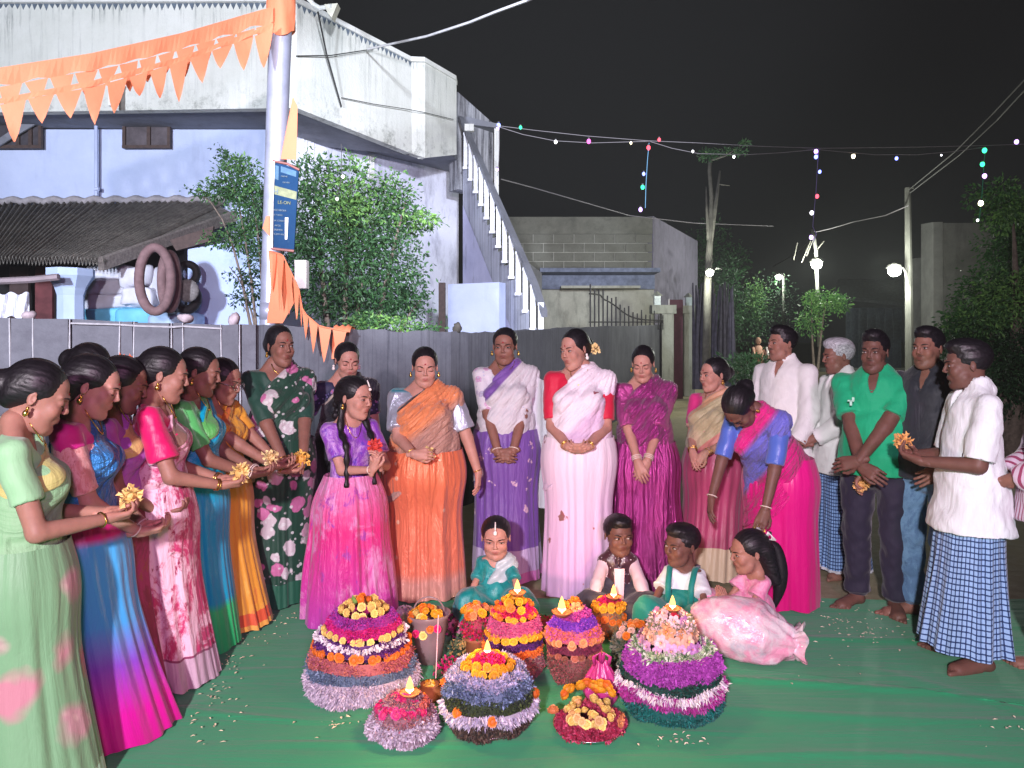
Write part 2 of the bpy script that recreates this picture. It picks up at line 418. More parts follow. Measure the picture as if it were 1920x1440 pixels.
# ------------------------------------------------------------------ head, hands and feet templates (metres, adult)
def head_template(male):
    s = SDF((-.10, -.13, -.165), (.10, .13, .14), .0042)
    s.el((0, .018, .036), (.0705, .092, .079), 0)
    s.el((0, -.024, -.024), (.0555, .062, .083), .03)
    w_ = .026 if male else .019
    s.rc((-w_, -.036, -.073), (w_, -.036, -.073), .029, .029, .03)
    s.el((0, -.066, -.092), (.024 if male else .018, .021, .021), .026)
    for x in (-1, 1):
        s.el((x*.036, -.062, -.024), (.022, .021, .025), .02)                     # cheeks
        s.rc((x*.012, -.088, .026), (x*.044, -.070, .026), .008, .007, .014)      # brow ridge
        s.el((x*.031, -.096, .006), (.018, .013, .0105), .012, sub=True)          # sockets
        s.el((x*.031, -.073, .006), (.0150, .0140, .0125), .003)                  # lids over the eyeballs
        s.el((x*.0092, -.0955, -.0235), (.0058, .0075, .0055), .005)                # nostril wings
        s.rc((x*(.045 if male else .040), -.024, -.056), (x*.024, -.055, -.088), .016, .014, .02)      # jaw line
        A = Matrix.Rotation(R(18*x), 3, "Z")
        s.el((x*.0720, .010, -.002), (.0062, .0155, .0255), .005, Rm=A)
        s.el((x*.0785, .006, .000), (.005, .0085, .015), .003, sub=True)
    s.el((0, -.036, .046), (.050, .043, .044), .02)
    s.rc((0, -.086, .020), (0, -.1005, -.015), .0055, .0080, .009)                 # nose
    s.el((0, -.1025, -.0185), (.0080, .0075, .0066), .005)
    s.el((0, -.078, -.052), (.024, .0115, .016), .012)                             # muzzle
    s.el((0, -.0885, -.0475), (.0185, .0055, .0046), .004); s.el((0, -.0875, -.0575), (.0155, .0055, .0056), .004)
    s.rc((-.016, -.0960, -.0525), (.016, -.0960, -.0525), .0016, .0016, .003, sub=True)
    s.el((0, -.089, -.072), (.016, .008, .006), .008, sub=True)
    s.rc((0, .022, -.03), (0, .030, -.16), .047 if male else .040, .051 if male else .044, .02)
    V, Q = s.net(); V = relax(V, Q, 1, .3)
    c = np.ones((len(V), 3), np.float32)
    def tint(p, r, col, a=1):
        d = np.sqrt((((V - np.array(p)) / np.array(r))**2).sum(1)); w = np.clip(1.4 - d, 0, 1)[:, None] * a; c[:] = c*(1-w) + np.array(col)*w
    tint((0, -.098, -.0475), (.021, .014, .0050), (.70, .38, .44)); tint((0, -.098, -.0580), (.018, .014, .0062), (.74, .40, .46))
    tint((0, -.1, -.0525), (.022, .02, .0018), (.35, .25, .25), .8)
    for x in (-1, 1):
        tint((x*.031, -.09, .008), (.023, .02, .013), (.78, .68, .70), .6); tint((x*.042, -.08, -.025), (.020, .03, .018), (1.12, .94, .94), .5)
        tint((x*.0075, -.108, -.030), (.004, .01, .003), (.3, .2, .2), .8)
    if male:
        tint((0, -.10, -.036), (.026, .02, .007), (.10, .08, .09), .97)
        tint((0, -.07, -.080), (.05, .05, .030), (.62, .60, .64), .5)
    m = MB(); m.add(V, Q, m=0, col=c)
    return m
def eyes_mb(openness, look=0.0):
    """eyeballs, lashes and brows; materials 1 white, 2 iris, 3 brow"""
    m = MB()
    for x in (-1, 1):
        if openness > .25:
            h = .0052*openness + .001
            m.ball((x*.031, -.0835, .0055), (.0118, .0050, h), 12, 6, m=1)
            m.ball((x*.031 + look*.005, -.0862, .0055), (.0056, .0034, min(.0056, h*1.1)), 10, 6, m=2)
            zz = .0055 + h*.8
        else: zz = .001
        sgn = 1 if openness > .25 else -1
        P = [(x*(.031 + .0155*t), -.0868 + .0062*t*t, zz + sgn*.0030*(1 - t*t) - .001) for t in np.linspace(-1, 1, 7)]
        m.tube(P, [.0006, .0012, .0016, .0017, .0017, .0015, .0008], 5, m=3)
        P = [(x*(.014 + .034*t), -.0955 + .017*t*t, .0235 + .0065*math.sin(t*2.3) - .003*t) for t in np.linspace(0, 1, 7)]
        m.tube(P, [.0020, .0028, .0031, .0029, .0024, .0018, .0007], 6, m=3)
    return m
HEADT = {0: head_template(False), 1: head_template(True)}

def hair_template(kind):
    s = SDF((-.13, -.13, -.34 if kind == "braid" else -.19), (.13, .24, .16), .0055)
    if kind in ("bun", "braid", "loose", "side"):
        s.el((0, .022, .040), (.0785, .0985, .086), 0)
        s.el((0, .075, .000), (.062, .05, .062), .03)
        s.el((0, -.096, -.030), (.064, .072, .093), .006, sub=True)
        s.el((0, -.03, -.12), (.11, .115, .095), .01, sub=True)
        s.rc((0, -.06, .134), (0, .05, .139), .006, .004, .006, sub=True)         # parting
        for x in (-1, 1):
            s.el((x*.084, .0, -.016), (.018, .020, .028), .006, sub=True)
        if kind == "bun":
            s.el((0, .122, .010), (.050, .038, .048), .012)
            s.el((.01, .150, .012), (.030, .016, .026), .008)
        if kind == "braid":
            for i in range(9):
                s.el((.010*(-1)**i, .112 + .004*math.sin(i), -.02 - i*.033), (.024 - i*.001, .020, .024), .006)
        if kind == "loose":
            for x in (-1, 0, 1):
                s.rc((x*.035, .075, .0), (x*.042, .098, -.17), .046, .036, .03)
    else:                                                                          # short men's hair
        s.el((0, .022, .042), (.0775, .0975, .0865), 0)
        s.el((0, -.02, .095), (.062, .070, .040), .02)
        s.el((0, -.098, -.034), (.075, .076, .093), .006, sub=True)
        s.el((0, -.03, -.115), (.11, .125, .088), .01, sub=True)
        for x in (-1, 1): s.el((x*.086, .006, -.022), (.022, .026, .030), .006, sub=True)
    X, Y, Z = s.grid()
    an = np.arctan2(X, Z - .0)
    if kind == "short": s.f = s.f + .0011*np.sin(X*210 + 3*np.sin(Y*60))*np.sin(Y*190 + 2*np.sin(Z*90)) + .0009*np.sin(Z*230 + X*120)
    else: s.f = s.f + .0009*np.sin(an*34 + 1.5*np.sin(Y*25)) + .0006*np.sin(an*61 + 2*np.sin(Y*18 + 1))
    s.f = s.f.astype(np.float32)
    V, Q = s.net(); m = MB(); m.add(V, Q); me = m.mesh("hair_"+kind, [HAIR], smooth=True); return me
HAIRM = {}
def hair_mesh(kind, mat):
    key = (kind, mat.name)
    if key not in HAIRM:
        if kind not in HAIRM: HAIRM[kind] = hair_template(kind)
        me = HAIRM[kind] if mat is HAIR else HAIRM[kind].copy(); me.materials[0] = mat; HAIRM[key] = me
    return HAIRM[key]

def hand_template(curl, spread=.18, thumb=.5):
    """wrist at the origin, fingers along +X, back of the hand +Z, thumb at +Y"""
    s = SDF((-.05, -.07, -.085), (.21, .095, .04), .0033)
    s.rc((-.035, 0, 0), (.01, 0, 0), .0185, .021, .01, fl=1.25, n=(0, 0, 1))
    s.rc((.008, .010, 0), (.078, .026, 0), .022, .0145, .014, fl=1.35, n=(0, 0, 1))
    s.rc((.008, -.006, 0), (.076, -.024, -.002), .022, .0135, .014, fl=1.35, n=(0, 0, 1))
    s.rc((.02, 0, -.002), (.076, .001, .001), .019, .0145, .014)
    for i, (y, L, r) in enumerate(((.027, .072, .0084), (.009, .080, .0086), (-.010, .074, .0082), (-.027, .058, .0074))):
        a = (1.5 - i) * spread * .22; c = curl * (1 + .12*i); p = Vector((.076 - .004*abs(i-1.2), y, 0)); d = 0.0
        for seg, (f, cc) in enumerate(((.43, .55), (.32, .95), (.25, .7))):
            d += c*cc; q = p + Vector((math.cos(d)*math.cos(a), math.cos(d)*math.sin(a), -math.sin(d))) * L*f
            s.rc(p, q, r*(1 - .08*seg), r*(.92 - .08*seg), .004); p = q
    t0 = Vector((.018, .020, -.004)); t1 = t0 + Vector((.030, .024*(1.2-thumb*.5), -.012 - .012*thumb)); t2 = t1 + Vector((.027, .006, -.010*thumb-.004)); t3 = t2 + Vector((.020, -.004 - .006*thumb, -.006*thumb))
    s.rc(t0, t1, .0150, .0115, .010); s.rc(t1, t2, .0105, .0092, .005); s.rc(t2, t3, .0090, .0072, .004)
    V, Q = s.net(); V = relax(V, Q, 1, .3)
    c = np.ones((len(V), 3), np.float32); pal = np.clip(-normals(V, Q)[:, 2]*1.6, 0, 1)[:, None]; c = c*(1-pal) + np.array((1.45, 1.35, 1.35))*pal
    m = MB(); m.add(V, Q, m=0, col=c); return m
HANDT = {"relax": hand_template(.32), "cup": hand_template(.62, thumb=.8), "flat": hand_template(.06, .05, .2), "fist": hand_template(.95, thumb=1.0)}
def foot_template():
    """heel at the origin, toes along -Y, sole at z=0"""
    s = SDF((-.07, -.22, -.01), (.07, .07, .13), .0045)
    s.rc((0, 0, .035), (0, 0, .12), .033, .031, .02, fl=.95); s.el((0, .018, .026), (.030, .034, .028), .015)
    s.rc((0, -.01, .045), (.004, -.135, .020), .036, .034, .02, fl=1.25, n=(0, 0, 1)); s.rc((.012, -.04, .022), (.020, -.135, .018), .024, .024, .015)
    for i, (x, L, r) in enumerate(((.031, .052, .0125), (.013, .050, .0095), (-.003, .044, .0088), (-.018, .036, .0082), (-.031, .026, .0078))):
        y0 = -.145 + .008*i; s.rc((x, y0, .016), (x*1.05, y0 - L*.85, .011), r, r*.9, .005)
    s.cut((0, 0, .002), (0, 0, -1))
    V, Q = s.net(); c = np.ones((len(V), 3), np.float32)
    lo = np.clip(1 - V[:, 2]/.012, 0, 1)[:, None]*.5; c = c*(1-lo) + np.array((1.5, 1.35, 1.3))*lo
    m = MB(); m.add(V, Q, m=0, col=c); return m
FOOTT = foot_template()

# ------------------------------------------------------------------ skeleton
def ik(a, t, l1, l2, pole):
    a, t, pole = Vector(a), Vector(t), Vector(pole); d = t - a; L = min(d.length, (l1 + l2)*.999)
    n = d.normalized(); t = a + n*L; x = (l1*l1 - l2*l2 + L*L) / (2*L); h = math.sqrt(max(l1*l1 - x*x, 1e-6))
    p = pole - pole.dot(n)*n; p.normalize(); return a + n*x + p*h, t
class Sk: pass
def skeleton(H, w=1.0, male=False, lean=0.0, yaw=0.0, pitch=0.0, roll=0.0, hands=None, seat=None, sway=0.0, elbow=None, headscale=None):
    k = Sk(); k.H, k.w, k.male = H, w, male; k.s = H/1.6
    k.hs = headscale or ((.98 if male else 1.01)*(H/1.6)**.5)
    pz = .53*H if seat is None else seat
    k.pel = Vector((0, 0, pz)); up = Matrix.Rotation(lean, 3, "X") @ Matrix.Rotation(sway, 3, "Y")
    P = lambda x, y, z: k.pel + up @ Vector((x, y, z*H))
    k.up = up; k.fwd = up @ Vector((0, -1, 0)); k.P = P
    sh = (.103 if male else .093)*H*(.5+.5*w)
    k.waist = P(0, -.005, .075); k.rib = P(0, 0, .165); k.chest = P(0, .005, .235); k.neck = P(0, .02, .305)
    k.sh = {1: P(sh, .012, .264), -1: P(-sh, .012, .264)}
    M = up @ Matrix.Rotation(yaw, 3, "Z") @ Matrix.Rotation(pitch, 3, "X") @ Matrix.Rotation(roll, 3, "Y"); k.hM = M
    fr = random.Random(int(H*977 + w*131 + yaw*57 + pitch*91)); k.hd_ = Matrix.Diagonal((fr.uniform(.92, 1.05), fr.uniform(.96, 1.03), fr.uniform(.96, 1.08))); k.hd_ = Matrix.Diagonal((1.06, .96, .93)) if seat is not None else k.hd_; k.hD = M @ k.hd_
    k.head = k.neck + up @ Vector((0, -.012*k.s, .012*H)) + M @ Vector((0, -.018, .105*k.hs*1.0))
    l1, l2 = .178*H, .148*H; k.el, k.wr, k.hd = {}, {}, {}
    hands = hands or {}
    for sd in (1, -1):
        t = hands.get(sd) or dict(p=(sd*.20*H/1.6*(.5+.5*w), -.03, pz - .075*H))
        pole = t.get("pole", (sd*.55, .8, -.25))
        k.el[sd], k.wr[sd] = ik(k.sh[sd], t["p"], l1, l2, pole)
        fd = (k.wr[sd] - k.el[sd]).normalized()
        k.hd[sd] = (Vector(t.get("dir", fd)).normalized(), Vector(t.get("back", (sd*.9, -.3, .2))).normalized(), t.get("pose", "relax"))
    return k

def hand_matrix(wr, d, back, sd, sc):
    X = d; Z = (back - back.dot(X)*X).normalized(); Yv = Z.cross(X)
    th = Yv * 1.0
    # right hand template: thumb at +Y; with fingers +X and back +Z this is a LEFT hand seen from above; mirror for the other
    m = Matrix(((X.x, Yv.x, Z.x), (X.y, Yv.y, Z.y), (X.z, Yv.z, Z.z)))
    if sd > 0: m = m @ Matrix.Diagonal((1, -1, 1))
    A = (m * sc).to_4x4(); A.translation = wr; return A
def xf_mb(dst, src, A, mirror=False, m=None):
    A = np.array(A, np.float32)
    flip = np.linalg.det(A[:3, :3]) < 0
    for v, c, u in zip(src.v, src.c, src.uv): dst.v.append(v @ A[:3, :3].T + A[:3, 3]); dst.c.append(c); dst.uv.append(u)
    for q, k in zip(src.q, src.qm): dst.q.append((q[:, ::-1] if flip else q) + dst.n); dst.qm.append(k)
    for t, k in zip(src.t, src.tm): dst.t.append((t[:, ::-1] if flip else t) + dst.n); dst.tm.append(k)
    dst.n += src.n

def torso_prims(s, k, off=0.0, arms=False, hips=True, kk=.035, loose=0.0):
    H, w, g = k.H, k.w, k.s; up = k.up; n = up @ Vector((0, 1, 0))
    o = off; P = k.P
    s.rc(P(0, .0, .135), P(0, .008, .222), .120*g*w + loose, (.134 if k.male else .114)*g*w + loose*.5, kk, fl=1.38, n=n, off=o)
    s.rc(P(0, 0, .0), P(0, -.004, .12), (.142 if k.male else .150)*g*w + loose, .120*g*w + loose, kk, fl=1.28, n=n, off=o)
    s.rc(k.sh[-1], k.sh[1], .037*g, .037*g, kk, off=o)
    for sd in (1, -1): s.rc(P(sd*.10*g, .012, .275), P(sd*.03*g, .02, .325), .027*g, .035*g, kk, off=o)
    if not k.male and H > 1.25:
        for sd in (1, -1): s.el(P(sd*.062*g*w, -.076*g*w, .186), (.050*g*w,)*3, .045, off=o)
    if w > 1.12: s.el(P(0, -.05*g, .085), (.135*g*w, .10*g*w, .11*g*w), .05, off=o)
    if hips: s.rc(P(-.05*g, .02, -.01), P(.05*g, .02, -.01), .105*g*w, .105*g*w, kk, off=o)
def leg_pts(k, seat):
    H = k.H; out = {}
    for sd in (1, -1):
        if seat is None: out[sd] = [Vector((sd*.058*H, 0, .50*H)), Vector((sd*.060*H, -.012, .275*H)), Vector((sd*.062*H, .012, .055*H))]
        else: out[sd] = [k.pel + Vector((sd*.05*H, 0, 0)), k.pel + Vector((sd*.17*H, -.20*H, .05*H)), Vector((-sd*.03*H, -.24*H, .05))]
    return out

def person_body(k, skin, root, male, openness=.6, look=0., feet=False, seat=None, legs=None, footyaw=(0, 0)):
    H, g, w = k.H, k.s, k.w
    pts = [k.pel, k.head, *k.sh.values(), *k.el.values(), *k.wr.values()]
    L = legs or leg_pts(k, seat)
    for q in L.values(): pts += q
    lo = np.min([tuple(p) for p in pts], 0) - .17*max(w, 1); hi = np.max([tuple(p) for p in pts], 0) + .17*max(w, 1)
    hi[2] = k.neck.z + .12
    s = SDF(lo, hi, .0105)
    torso_prims(s, k)
    nb = k.head + k.hM @ Vector((0, .026, -.10)) * k.hs
    s.rc(k.neck - Vector((0, 0, .02)), nb, .050*g, (.050 if male else .043)*k.hs, .03)
    a = 1.16 if male else 1.0; a *= (.6 + .4*w)*g
    for sd in (1, -1):
        s.rc(k.sh[sd], k.el[sd], .042*a, .034*a, .025); s.rc(k.el[sd], k.wr[sd], .035*a, .0225*a, .012)
        q = L[sd]; s.rc(q[0], q[1], .078*g*w, .052*g, .03); s.rc(q[1], q[2], .054*g, .034*g, .02)
    V, Q = s.net(); m = MB(); m.add(V, Q, m=0, col=(1, 1, 1))
    A = (k.hD * k.hs).to_4x4(); A.translation = k.head
    xf_mb(m, HEADT[int(male)], A); xf_mb(m, eyes_mb(openness, look), A)
    hsz = (1.06 if male else .95) * (H/1.6)**.8
    for sd in (1, -1):
        d, b, pose = k.hd[sd]; xf_mb(m, HANDT[pose], hand_matrix(k.wr[sd], d, b, -sd, hsz))
    if feet:
        for i, sd in enumerate((1, -1)):
            F = Matrix.Rotation(footyaw[i], 4, "Z") @ Matrix.Diagonal((sd*1.05, 1.05, 1.05, 1)); F = Matrix.Translation((L[sd][2].x, L[sd][2].y, 0)) @ F; xf_mb(m, FOOTT, F)
    return m.build("body", [skin, EYEW, IRIS, BROW], root, smooth=True, cols=True)

def wob(V, seed, f, a):
    r = np.random.default_rng(seed); o = np.zeros(len(V))
    for i in range(5):
        d = r.normal(size=3); d /= np.linalg.norm(d); ff = f*(1 + .7*i); o += np.sin(V @ d * ff + r.uniform(0, 6) + 1.2*np.sin(V @ r.normal(size=3) * ff*.5)) / (1 + .8*i)
    return o * a
def uv_cyl(V, z0=0.0): 
    return np.stack([np.arctan2(V[:, 0], -V[:, 1])*.15, V[:, 2] - z0], -1)
def finish(s, seed=0, fold=(0, 0), uvf=None):
    V, Q = s.net()
    if fold[1]: V = V + (normals(V, Q) * wob(V, seed, fold[0], fold[1])[:, None]).astype(np.float32)
    m = MB(); m.add(V, Q, uv=(uvf or uv_cyl)(V)); return m

def g_top(k, name, mat, root, off=.010, loose=0.0, sleeve=.55, hem=None, neck="round", arml=.012, seed=1, fold=(30, .0025), long=0.0, h=.0085, hemflare=0.0, vneck=.065):
    """blouse, shirt or vest over the torso; sleeve: fraction of the arm it covers (1 = elbow, 2 = wrist)"""
    H, g, w = k.H, k.s, k.w
    pts = [k.P(0, 0, -long/H - .03), k.neck, *k.sh.values(), *k.el.values()] + (list(k.wr.values()) if sleeve > 1 else [])
    lo = np.min([tuple(p) for p in pts], 0) - .19*max(w, 1); hi = np.max([tuple(p) for p in pts], 0) + .16*max(w, 1); hi[2] = k.neck.z + .09
    s = SDF(lo, hi, h); torso_prims(s, k, off, hips=hem is None or long > 0, loose=loose)
    n = k.up @ Vector((0, 1, 0))
    if long > 0: s.rc(k.P(0, .0, .02), k.P(0, -.005, -long/H), (.150 if k.male else .15)*g*w + loose, .150*g*w + loose + hemflare, .03, fl=1.22, n=n, off=off)
    uvec = k.up @ Vector((0, 0, 1)); ph = k.P(0, 0, -long/H if hem is None else hem)
    s.cut(ph, -uvec)
    a = (1.16 if k.male else 1.0)*(.6 + .4*w)*g
    sc = SDF(lo, hi, h)
    for sd in (1, -1):
        if sleeve <= 0: continue
        if sleeve <= 1:
            d = (k.el[sd] - k.sh[sd]); e = k.sh[sd] + d*min(1, sleeve + .12); c = k.sh[sd] + d*sleeve; dn = d.normalized()
            ra = .042*a; rb = .042*a + (.034 - .042)*a*sleeve
            sc.rc(k.sh[sd], e, ra + min(arml, off), rb + arml*1.25 + loose*.35, .0, clip=[(c, dn)])
        else:
            dn = (k.wr[sd]-k.el[sd]).normalized(); c = k.el[sd] + (k.wr[sd]-k.el[sd])*(sleeve-1)
            sc.rc(k.sh[sd], k.el[sd], .042*a + off, .037*a + arml*1.1, 0); sc.rc(k.el[sd], k.el[sd] + (k.wr[sd]-k.el[sd])*(sleeve-1+.1), .040*a + arml*1.1, .028*a + arml*1.1, .01, clip=[(c, dn)])
    s.f = SDF.smin(s.f, sc.f, .018)
    if neck in ('round', 'deep'): s.cut(k.P(0, .03, .300), k.up @ Vector((0, -.25, 1)))
    if neck == "round": s.el(k.P(0, -.03*g, .318), (.082*g, .095*g, .058*g + .012), .008, sub=True, Rm=k.up)
    elif neck == "deep": s.el(k.P(0, -.055*g, .300), (.090*g, .11*g, .085*g), .008, sub=True, Rm=k.up); s.el(k.P(0, .07, .31), (.075*g, .07, .05), .008, sub=True, Rm=k.up)
    elif neck == "collar":
        s.rc(k.neck + k.up @ Vector((0, .012, -.005)), k.neck + k.up @ Vector((0, .004, .022*g)), .072*g, .063*g, .006)
        s.rc(k.neck + k.up @ Vector((0, .004, -.03)), k.neck + k.up @ Vector((0, -.006, .09)), .054*g, .056*g, .004, sub=True)
        for t in range(7):
            y = t/6; s.rc(k.P(-.001, -.165*g, .300 - y*vneck), k.P(.001, -.03, .300 - y*vneck), .034*(1-y)*g + .002, .022*(1-y)*g, .004, sub=True)
    m = finish(s, seed, fold); return m.build(name, [mat], root, smooth=True, uvs=True)

def g_pallu(k, mat, root, off=.022, seed=3, top=(.060, .325), arm=(-.150, .215), side=.155, back=True, h=.0068, name="pallu", drop=None, wrap=True, wrapf=.03):
    """the saree's end: wraps the torso from the right waist and goes up over the left shoulder"""
    H, g, w = k.H, k.s, k.w
    pts = [k.P(0, 0, -.06), k.neck, *k.sh.values()] + ([k.pel - Vector((0, .0, .10*H))] if wrap else [])
    lo = np.min([tuple(p) for p in pts], 0) - .20*max(w, 1); hi = np.max([tuple(p) for p in pts], 0) + .20*max(w, 1); hi[2] = k.neck.z + .07
    s = SDF(lo, hi, h); torso_prims(s, k, off - .003); s.el(k.P(0, -.088*g*w, .180), (.085*g*w, .045*g, .055*g), .05)
    s.rc(k.sh[1], k.sh[1] + (k.el[1]-k.sh[1])*.20, .040*g + off*.9, .042*g + off*.9, .03)
    if wrap: s.rc(k.P(0, .0, .06), Vector((k.pel.x, k.pel.y - .01 - wrapf, k.pel.z - .20*H)), .150*g*w + .012, .168*g*w + .02, .03, fl=1.25)
    inv = k.up.transposed()
    X, Y, Z = s.grid(); px, py, pz = X - k.pel.x, Y - k.pel.y, Z - k.pel.z
    lx = inv[0][0]*px + inv[0][1]*py + inv[0][2]*pz; ly = inv[1][0]*px + inv[1][1]*py + inv[1][2]*pz; lz = (inv[2][0]*px + inv[2][1]*py + inv[2][2]*pz)
    a = np.array([top[0]*g, top[1]*H]); b = np.array([arm[0]*g*w, arm[1]*H*.9]); d = (b - a)/np.linalg.norm(b - a); nrm = np.array([d[1], -d[0]]); 
    if nrm[1] < 0: nrm = -nrm
    dist = (lx - a[0])*nrm[0] + (lz - a[1])*nrm[1]            # >0 above the line: bare
    # behind the body the drape falls straight
    s.cut(k.P(0, 0, .318), k.up @ Vector((-.25, -.1, 1)))
    s.f = np.maximum(s.f, np.where(ly < .06*g, dist, lx*-1 - .02).astype(np.float32))
    s.f = np.maximum(s.f, ((-.055 - .075*np.clip(-lx/.2, -1.2, 1.2) - .012*np.sin(lx*22))*H - lz).astype(np.float32) if wrap else (-.02*H - lz).astype(np.float32))
    # ridged pleats that follow the upper edge
    pv = np.array([a[0] + .22, a[1] + .10]); fan = np.arctan2(lz - pv[1], -(lx - pv[0]))
    cr = np.abs(np.sin(fan*21 + .9*np.sin(fan*6 + k.H*40) + 2*lx))**.7
    s.f = s.f + (.013*(1 - cr)*np.where(ly < .02, 1, .4) - .005).astype(np.float32)
    def uvf(V):
        p = (V - np.array(k.pel)) @ np.array(k.up); dd = (p[:, 0]-a[0])*nrm[0] + (p[:, 2]-a[1])*nrm[1]
        return np.stack([p[:, 0]*d[0] + p[:, 2]*d[1], -dd], -1)
    m = finish(s, seed, (26, .002), uvf); return m.build(name, [mat], root, smooth=True, uvs=True)

def g_skirt(k, mat, root, top=.0, hem=.02, hemr=(.27, .21), waist=None, pleats=26, amp=.016, fwd=.0, seed=5, name="saree_skirt", front=True, bulge=.0, ns=40, n=220, hipb=.034, pw=1.15, side=0.0, hemtilt=0.0, twist=.0):
    """pleated cloth from the hips to the hem; UV.y = height above the hem"""
    H, g, w = k.H, k.s, k.w; r = np.random.default_rng(seed)
    z1 = k.pel.z + (.055 + top)*H; wa, wb = waist or (.142*g*w + .02, .112*g*w + .02)
    th = np.linspace(0, 2*np.pi, n, endpoint=False); ph = r.uniform(0, 6.28, 6); FQ = [(int(q_), r.uniform(0, 6), r.normal()*1.6, w_) for q_, w_ in zip(r.permutation([5, 7, 11, 14, 18, 23])[:5], (.8, .7, .6, .5, .4))]; P = np.zeros((ns, n, 3)); U = np.zeros((ns, n, 2))
    for i in range(ns):
        t = i/(ns-1); z = z1 + (hem - z1)*t
        e = t**pw
        hip = math.exp(-((z - k.pel.z + .03*H)/(.11*H))**2)*hipb*w
        a = wa*(1-e) + hemr[0]*e + hip + bulge*math.sin(t*3.14); b = wb*(1-e) + hemr[1]*e + hip + bulge*math.sin(t*3.14)
        A = amp*(.15 + .85*t**.7)
        f = np.zeros(n)
        for (fq, p0, p1, wt) in FQ: f += wt*np.sin(th*fq + p0 + p1*t + .8*np.sin(th*2 + p0))
        f = f*(.55 + .45*np.sin(th*3 + ph[1] + 1.5*t))
        if front: f = f + .75*np.exp(-((th - np.pi - .12)/.30)**2)*np.sin(th*31 + ph[4] + .6*t)
        q = 1 + A/.2*f*.6
        c = np.array([side*t, -fwd*t**1.3])
        zz = z + hemtilt*t*np.cos(th) + .006*t*np.sin(th*7 + ph[5])
        tw = th + twist*(1-t)
        P[i, :, 0] = c[0] + a*q*np.sin(tw); P[i, :, 1] = c[1] + b*q*np.cos(tw); P[i, :, 2] = zz
        U[i, :, 0] = th*.24; U[i, :, 1] = z - hem
    if k.up != Matrix.Identity(3): pass
    m = MB(); m.surf(P[:, ::-1], uv=U[:, ::-1], wrap=True)
    # turned-in hem so that the cloth has a thickness
    Q2 = np.stack([P[-1], P[-1]*np.array([.965, .965, 1]) + np.array([0, 0, .002])]); m.surf(Q2[:, ::-1], uv=U[-2:, ::-1], wrap=True)
    return m.build(name, [mat], root, smooth=True, uvs=True)

def g_legs(k, mat, root, L, off=.018, to=.93, name="trousers", seed=9, top=.05):
    H, g, w = k.H, k.s, k.w
    pts = [k.P(0, 0, .08), *L[1], *L[-1]]; lo = np.min([tuple(p) for p in pts], 0) - .2; hi = np.max([tuple(p) for p in pts], 0) + .2; hi[2] = k.pel.z + .14*H
    s = SDF(lo, hi, .0095)
    s.rc(k.P(0, 0, .0), k.P(0, 0, .10), .150*g*w, .128*g*w, .03, fl=1.28, off=off*.6); s.rc(k.P(-.05*g, .02, -.01), k.P(.05*g, .02, -.01), .108*g*w, .108*g*w, .03, off=off*.5)
    for sd in (1, -1):
        q = L[sd]; e = q[1] + (q[2]-q[1])*to
        s.rc(q[0], q[1], .084*g*w, .058*g + off, .012); s.rc(q[1], e, .058*g + off, .044*g + off*1.2, .02)
        s.rc(e, e - Vector((0, 0, .03)), .046*g + off*1.3, .048*g + off*1.3, .01, clip=[(Vector((0, 0, q[2].z*1.0 - .005)), (0, 0, -1))])
    s.cut(k.P(0, 0, top), k.up @ Vector((0, 0, 1)))
    m = finish(s, seed, (34, .004)); return m.build(name, [mat], root, smooth=True, uvs=True)

def head_child(k, me, name, root, loc=(0, 0, 0), sc=1.0):
    o = bpy.data.objects.new(name, me); link(o, root)
    A = (k.hD * k.hs).to_4x4(); A.translation = k.head; o.matrix_local = A @ Matrix.Translation(loc) @ Matrix.Diagonal((sc, sc, sc, 1)); return o
_t = MB(); a_ = np.linspace(0, 2*np.pi, 25); _t.tube([(math.cos(x)*.031, math.sin(x)*.026, 0) for x in a_], .0032, 6, cap=False); BANGLE = _t.mesh("bangle", [GLASSY], True)
_t = MB(); _t.tube([(math.cos(x)*.031, math.sin(x)*.026, 0) for x in a_], .0032, 6, cap=False); BANGLEG = _t.mesh("gold_bangle", [GOLD], True)
_t = MB(); _t.ball((0, 0, 0), (.0052, .0022, .0052), 10, 6); BINDI = _t.mesh('bindi', [m_plain('bindi_red', (.30, .008, .02), .5, var=.05)], True)
_t = MB(); _t.ball((0, 0, 0), (.006, .006, .006), 8, 6); _t.ball((0, 0, -.016), (.0095, .0095, .012), 10, 6); EARR = _t.mesh("earring", [GOLD], True)
_t = MB(); _t.ball((0, 0, 0), (.008, .008, .008), 8, 6); _t.ball((0, 0, -.018), (.011, .011, .012), 10, 6); EARP = _t.mesh("pearl_earring", [PEARL], True)
def curve_pts(P, n=24):
    P = [Vector(p) for p in P]; P = [P[0]*2 - P[1]] + P + [P[-1]*2 - P[-2]]; out = []
    for q in np.linspace(0, len(P) - 3 - 1e-6, n):
        i = int(q); t = q - i; a, b, c, d = P[i:i+4]; out.append(.5*((2*b) + (c - a)*t + (2*a - 5*b + 4*c - d)*t*t + (3*b - a - 3*c + d)*t**3))
    return out
def bangles(k, root, sd, n=2, mat=0):
    d = (k.wr[sd] - k.el[sd]).normalized(); q = d.to_track_quat("Z", "Y").to_matrix().to_4x4()
    for i in range(n):
        o = bpy.data.objects.new("bangle", BANGLEG if mat else BANGLE); link(o, root); A = q.copy() @ Matrix.Diagonal((k.s*1.02, k.s*1.02, 1, 1)); A.translation = k.wr[sd] - d*(.015 + .011*i); o.matrix_local = A
